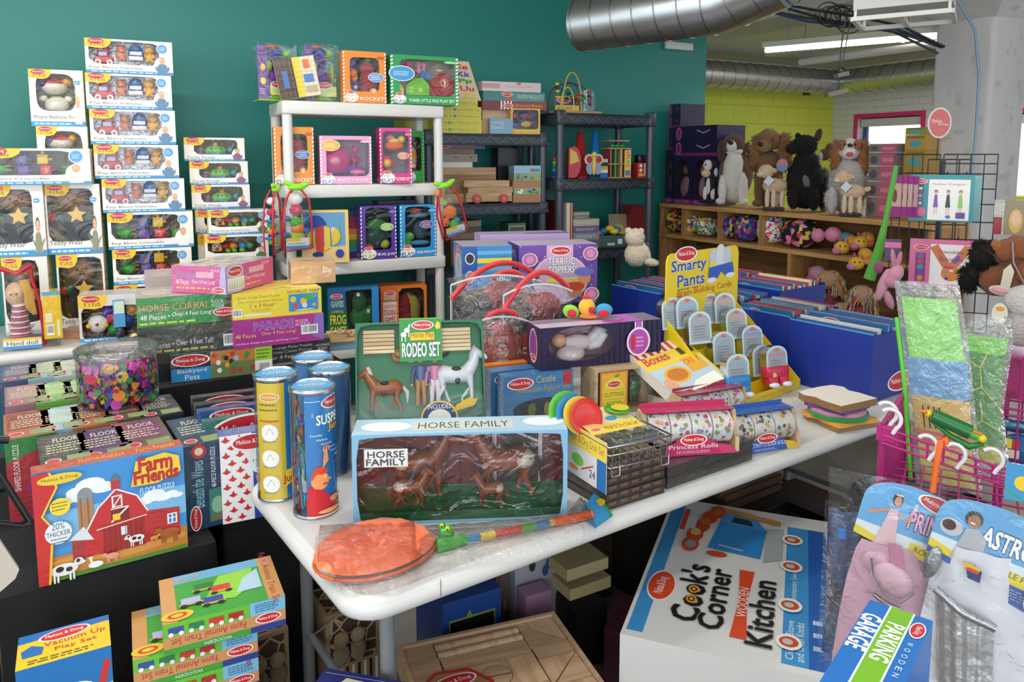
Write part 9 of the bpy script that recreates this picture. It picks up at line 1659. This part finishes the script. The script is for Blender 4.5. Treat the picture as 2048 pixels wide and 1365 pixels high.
zb_=.3;BRc=on(1108,1223,zb_);yb_2=RAD(20);ux,vx=Vector((math.cos(yb_2),math.sin(yb_2),0)),Vector((-math.sin(yb_2),math.cos(yb_2),0));w_,d_=.47,.36;o_=BRc-ux*w_-vx*d_
r=thing('block_tray','wooden tray of plain building blocks on the floor under the table','toy set',Mx((o_.x,o_.y,zb_-.07),yb_2));pw=wood('#c9a888','#ae8a66',5,0);pw2=wood('#d2b28e','#b8926c',5,1)
b=MB();t=.012;h_=.07;b.box(0,0,0,w_,d_,.006,pw)
for bx in((0,0,.006,w_,t,h_),(0,d_-t,.006,w_,d_,h_),(0,t,.006,t,d_-t,h_),(w_-t,t,.006,w_,d_-t,h_)):b.box(*bx,pw)
b.build('tray',r);g=.0015
def blk_(x0,y0,x1,y1,m=pw,pts=None):
 b=MB()
 if pts:b.push(Matrix.Translation((0,0,.008)));b.prism(pts,.055,m);b.pop()
 else:b.box(x0+g,y0+g,.008,x1-g,y1-g,.063,m)
 b.build('block',r)
X=w_-t;Y=d_-t
blk_(0,0,0,0,pw2,[(X-.11,Y-.002),(X-.002,Y-.002),(X-.002,Y-.11)]);blk_(0,0,0,0,pw,[(X-.112,Y-.004),(X-.112,Y-.11),(X-.006,Y-.112)])
blk_(X-.11,Y-.165,X,Y-.113);blk_(0,0,0,0,pw2,[(X-.11,Y-.168),(X-.002,Y-.168),(X-.11,Y-.27)]);blk_(0,0,0,0,pw,[(X-.104,Y-.272),(X-.002,Y-.272),(X-.002,Y-.172)]);blk_(X-.11,t,X,Y-.275,pw2)
for k in range(3):b=MB();y=Y-.02-k*.034 if k<2 else t+.05;b.cyl((X-.36,y,.05),(X-.115,y,.05),.016,pw2,16);b.build('block',r)
blk_(X-.36,Y-.13,X-.113,Y-.075);blk_(X-.36,Y-.25,X-.113,Y-.132,pw2)
b=MB();b.push(Matrix.Translation((X-.235,Y-.19,.06)));b.prism([(x*.042,y*.042)for x,y in circ(28)],.0035,M('#5a4030','matte'));b.prism([(x*.040,y*.040)for x,y in circ(28,PI*0,PI)],.004,pw);b.prism([(x*.040,y*.040)for x,y in circ(28,PI,2*PI)],.004,pw2);b.pop();b.build('round_block',r)
blk_(t,t,X-.362,Y-.2,pw2);blk_(t,Y-.198,X-.362,Y,pw);blk_(X-.36,t+.07,X-.113,Y-.252,pw)
b=MB();cx_,cy_=.10,.10;b.push(Matrix.Translation((cx_,cy_,.07))@Matrix.Rotation(RAD(-8),4,'Z'));H6=[(-.1,-.1),(.1,-.1),(.1,.05),(.045,.11),(-.045,.11),(-.1,.05)];b.prism(H6,.001,M('#c02a22'));b.prism([(x*.9,y*.9)for x,y in H6],.0012,M('#a87c50'));F=Face(b,(-.1,-.1,.0012),(1,0,0),(0,1,0),.2,.2);F.logo(.5,.82,.28,15);F.dot(.5,.58,.14,'#b02a22');F.text('60',.4,.5,.6,.66,'#e8d8b8',.03,a=10);F.text('STANDARD',.2,.3,.8,.42,'#e8e0d8',.03,a=8);F.text('UNIT',.35,.14,.65,.26,'#e8e0d8',.03,a=8);b.pop();b.build('card',r)
carton('plain_carton','brown carton under the wooden block tray','box',Mx((o_.x,o_.y,0),yb_2),w_,d_,zb_-.071,'#7a5e40')
z=.52;A=on(620,1310,z);m=Mx((A.x-.02,A.y-.26,.3),RAD(-14))
def bl(F):t=F['top'];t.rect(0,0,1,1,'#1c2468');t.poly([(.0,.3),(.18,.92),(.48,.9),(.36,.2)],'#c8c0a8');t.rect(.2,.6,.32,.72,'#3a3a4a');t.rect(.22,.5,.3,.58,'#a84a3a');t.rect(.1,.4,.2,.5,'#8a9a8a');t.logo(.75,.45,.1);t.line([(.02,.94),(.98,.96)],.006,'#8a8aa8')
carton('worn_blue_box','worn dark blue box with a cream picture, at the bottom photo edge','box',m,.33,.25,.2,'#1c2468',bl);carton('plain_carton','brown carton under the worn blue box','box',Mx((A.x-.02,A.y-.26,0),RAD(-14)),.33,.25,.299,'#6a5038')
def sh(label,x0,y0,x1,yt,z,col,art=None,d=.2,yaw=RAD(28),**k):
 A,w1=lplace(x0,y0,x1,z,yaw);return carton('toy_carton',label,'box',Mx(A,yaw),w1,d,hgt(A,yt),col,art,**k)
def slot(F):
 f=F['front']
 for y in(.12,.52):f.poly([(.1,y),(.9,y),(.9,y+.3),(.5,y+.3),(.45,y+.36),(.4,y+.3),(.1,y+.3)],'#7a8a3a');f.poly([(.12,y+.02),(.88,y+.02),(.88,y+.28),(.12,y+.28)],'#0c0c10')
sh('blue box with two dark slots behind the block tray',888,1420,1000,1210,.03,'#173f86',slot,d=.22)
pic=lambda F:[F['front'].ell(rnd.random()*.8+.1,rnd.random()*.8+.1,.08,.05,rnd.choice(['#8a3a3a','#3a5a8a','#a89a3a','#3a3a3a']),8)for _ in range(14)]
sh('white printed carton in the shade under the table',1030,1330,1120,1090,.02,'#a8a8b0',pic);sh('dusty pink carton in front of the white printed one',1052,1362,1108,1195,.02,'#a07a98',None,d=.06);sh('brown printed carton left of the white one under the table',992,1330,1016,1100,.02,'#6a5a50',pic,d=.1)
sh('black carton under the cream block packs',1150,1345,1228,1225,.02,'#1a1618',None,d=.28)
for i,yt in enumerate((1155,1130)):A,w1=lplace(1140-i*6,1200-i*40,1225,.34+i*.07,RAD(30));carton('block_pack','cream wrapped pack on a dark tray, %s of two, under the table'%['lower','upper'][i],'pack',Mx((A.x,A.y,.335+i*.068),RAD(30)),.15,.1,.035,'#8f8460',None,'wrap',group='cream wrapped packs')
carton('toy_carton','dark plum carton between the block tray and the kitchen box','box',Mx((on(1150,1345,.02)+Vector((.08,-.08,0))),RAD(-20)),.1,.2,.2,'#4a1a34')
A=on(320,1100,.0)
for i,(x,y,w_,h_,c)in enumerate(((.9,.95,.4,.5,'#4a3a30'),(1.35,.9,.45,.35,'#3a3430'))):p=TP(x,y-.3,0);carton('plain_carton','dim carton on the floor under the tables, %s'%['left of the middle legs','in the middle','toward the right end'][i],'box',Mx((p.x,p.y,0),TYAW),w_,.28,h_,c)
f=fig('folded_stand','black metal stand poking in at the left photo edge','stand',0,1065,1.25)
f.tube('upper_tube',[([(-60,850,0),(0,862,0),(28,870,0)],9,'#0e0e10','plastic')]);f.tube('leg',[([(-20,872,0),(52,1052,0),(54,1062,-4),(40,1060,-6),(-30,1030,-8)],7,'#0e0e10','plastic')]);b=MB();P=f.p(-25,1030,-8);b.cyl(P,(P[0],P[1],-f.r.location.z),.008,M('#0e0e10','plastic'),8);b.build('foot',f.r)
f=fig('board','pale board with a rounded corner at the left photo edge','board',0,1180,1.2);b=MB();b.push(Matrix.Rotation(PI/2,4,'X'));b.prism([(x*f.k,(1180-y)*f.k)for x,y in((-90,1200),(-10,1185),(28,1158),(36,1140),(0,1050),(-40,1040),(-90,1050))],.012,M('#b8b0a4','paint'),side=M('#8a7a68'));b.pop();b.build('panel',f.r);b=MB();b.box(-80*f.k,.0,-f.r.location.z,-60*f.k,.02,0,M('#8a7a68'));b.build('leg',f.r)
for i,(x0,x1,y0,c,lab)in enumerate(((648,740,690,'#8ab0c8','pale blue wooden puzzle box behind the rodeo set'),(655,730,672,'#d8b070','wooden knob puzzle on top of the pale blue box'))):
 zz=.842 if i==0 else.885;A=on(x0,y0+20,zz);carton('wooden_puzzle',lab,'puzzle',Mx(A+Vector((0,.05,0)),RAD(20)),(x1-x0)*A.y/FOC*1.05,.16,.042 if i==0 else.014,c,lambda F:[F['top'].ell(rnd.random()*.8+.1,rnd.random()*.8+.1,.07,.07,rnd.choice(['#b84a3a','#4a7ab0','#6a4a90','#5a9a4a','#d8b03a']))for _ in range(9)])
A=on(672,685,.9);b=MB();b.lathe([(.006,0),(.006,.012),(.015,.016),(.016,.026),(.008,.03)],wood('#c89a68','#a87a48',8,2),14);tag(b.build('peg_toy',None,Mx(A+Vector((.03,.09,0)))),'turned wooden peg standing on the knob puzzle','peg')
p=TP(.5,.9,0);
gal,gt_,_n,_l,_p=nodes('galvanised');_p.inputs['Base Color'].default_value=lin('#c4c8c8');_p.inputs['Metallic'].default_value=1;_p.inputs['Roughness'].default_value=.33;bumpit(gt_,_p,12,.08,.01)
def duct(label,pts,r,seams=.11,name='air_duct'):
 g=thing(name,label,'duct',Matrix.Identity(4));b=MB();b.tube(pts,r,gal,32);dt=b.build('duct_tube',g)
 b=MB();d=0
 for a,c in zip(pts,pts[1:]):
  a,c=Vector(a),Vector(c);L=(c-a).length;t=(c-a)/L;s=d
  while s<L:q=a+t*s;n=t.orthogonal().normalized();w=t.cross(n);b.tube([q+(n*math.cos(x)+w*math.sin(x))*(r+.001)+t*.03*x/PI for x in[2*PI*i/28 for i in range(28)]],.004,M('#8f9394','metal'),4);s+=seams
  d=s-L
 b.build('spiral_seams',dt);return g
A=Py(1165,62,4.9);B=Py(1440,5,4.15)
A=Py(1160,50,4.6);B=Py(1440,8,4.1);C_=Py(1560,-45,3.9);duct('big round galvanised duct hanging in front of the teal wall',[tuple(A),tuple(B),tuple(C_)],.155,.13)
zd=Pc(1570,158,LC-.45).z;CR=W2(AL-.5,LC-.45,zd);P0=Pc(1300,320,LC-.45);P0.z=zd;P3=W2(AL-.5,.6,zd);duct('round galvanised duct turning the far corner above the lime wall',[tuple(P0),tuple(CR-U*.16),tuple(CR-U*.04-V_*.04),tuple(CR-V_*.16),tuple(P3)],.135,.16)
r=thing('tube_light','long fluorescent tube light hanging over the back room','light',Matrix.Identity(4));A,B=Py(1532,101,5.6),Py(1878,72,4.6)
b=MB();b.tube([A,B],.017,emit('#f4fff4',6),12);b.build('tube',r);b=MB();up=Vector((0,0,.035));b.bar(A+up,B+up,.09,.035,M('#c8c8b8','paint'));b.build('housing',r)
for t in(.15,.85):P=A.lerp(B,t);b=MB();b.cyl(P+up,(P.x,P.y,2.74),.003,M('#6a6a62'),6);b.build('hanging_wire',r)
r=thing('tube_light','unlit slim fixture behind the lit tube light','light',Matrix.Identity(4));A2,B2=Py(1540,108,6.6),Py(1800,78,5.6);b=MB();b.bar(A2,B2,.12,.05,M('#a8a694','paint'));b.build('housing',r);b=MB();P=A2.lerp(B2,.3);b.cyl(P,(P.x,P.y,2.74),.004,M('#6a6a62'),6);b.build('hanging_wire',r)
for lab,a,c,rr,y0,y1 in(('thin grey pipe running under the back room ceiling',(1600,125),(1880,88),.03,6.4,5.6),):b=MB();b.tube([Py(*a,y0),Py(*c,y1)],rr,M('#b8b6b0','paint'),10);tag(b.build('ceiling_pipe'),lab,'pipe')
Y=3.6;f=fig('heater_unit','white metal ceiling unit with an open louvred frame underneath','heater',1800,30,Y,turn=-.1)
b=MB();x0,z1,_=f.p(1715,0)[0],f.p(0,-40)[2],0;x1=f.p(1888,0)[0];z0=f.p(0,12)[2];b.box(x0,0,z0,x1,.32,z1,M('#c4c4be','paint'));b.build('casing',f.r)
b=MB();zf=f.p(0,30)[2]
for q in(((x0,0),(x1,0)),((x1,0),(x1,.32)),((x1,.32),(x0,.32)),((x0,.32),(x0,0)),(((x0+x1)/2,0),((x0+x1)/2,.32))):b.bar((*q[0],zf),(*q[1],zf),.02,.02,M('#d8d8d0','paint'))
for q in((x0+.01,.01),(x1-.01,.01),(x0+.01,.31),(x1-.01,.31)):b.bar((*q,zf),(*q,z0),.012,.012,M('#d8d8d0','paint'))
b.build('louvre_frame',f.r);b=MB();b.box(x0+.05,.1,z1,x0+.08,.13,z1+.4,M('#8a8a84'));b.build('hanger',f.r)
r=thing('cable_bundle','tangle of dark and blue cables below the ceiling','cable',Matrix.Identity(4));pts=[Py(1500,-5,4.2),Py(1620,25,4.2),Py(1700,38,4.2),Py(1800,52,4.15),Py(1890,88,4.1)]
for i,c in enumerate(('#1c1c1e','#24262c','#1f3a6a','#3a3a3c')):b=MB();b.tube([p+Vector((0,.02*i,.02*math.sin(i*2+j)-.01*i))for j,p in enumerate(pts)],.007,M(c,'plastic'),6);b.build('cable',r)
for i in range(9):
 b=MB();c=Py(1680+rnd.uniform(-25,25),32+rnd.uniform(-6,10),4.2);q=rnd.uniform(.03,.07);b.tube([c+Vector((q*math.cos(t)*1.2,.02*math.sin(t+i),q*math.sin(t)))for t in[2*PI*k/18 for k in range(18)]],.0035,M('#1c1c1e','plastic'),5,closed=True);b.build('cable_loop',r)
r=thing('hanging_power_strip','power strip hanging on a long black cable below the ceiling','power strip',Matrix.Identity(4));b=MB();b.tube([Py(1690,45,3.75),Py(1683,90,3.75),Py(1680,130,3.75),Py(1676,178,3.75)],.004,M('#1c1c1e','plastic'),6);b.tube([Py(1700,45,3.75),Py(1690,100,3.75),Py(1682,140,3.75)],.003,M('#1c1c1e','plastic'),6);b.build('cable',r)
b=MB();b.bar(Py(1653,191,3.75),Py(1692,181,3.75),.05,.02,M('#6a5f54','plastic'));b.build('strip',r);b=MB();b.bar(Py(1672,152,3.75),Py(1694,147,3.75),.05,.02,M('#6a5f54','plastic'));b.ell(Py(1683,142,3.75),.02,M('#2a2a2c','plastic'),8,6);b.build('socket_box',r)
b=MB();b.tube([Py(1915,0,4.12),Py(1950,60,4.12),Py(1958,150,4.12),Py(1952,260,4.12),Py(1940,380,4.12)],.007,M('#7a90a8','plastic'),8);tag(b.build('cable'),'pale blue cable running down the front of the column','cable')
b=MB();b.tube([Pc(1888,60,4.55),Pc(1890,260,4.55)],.012,M('#8a8a88','paint'),8);tag(b.build('conduit_pipe'),'thin grey conduit left of the column','pipe')
p=Pc(1362,92,WALLC-.05);b=MB();b.bbox(-.14,0,-.03,.14,.05,.03,.02,M('#cfcfcb','plastic'));tag(b.build('emergency_light',None,Mx(p,YAW)),'small white fixture high on the right end of the teal wall','light')
p=Pc(1618,180,LC-.06);b=MB();b.box(-.03,0,-.06,.03,.06,.06,M('#4a4a38','plastic'));tag(b.build('wall_speaker',None,Mx(p,YAW)),'tiny dark speaker high on the lime wall','speaker')
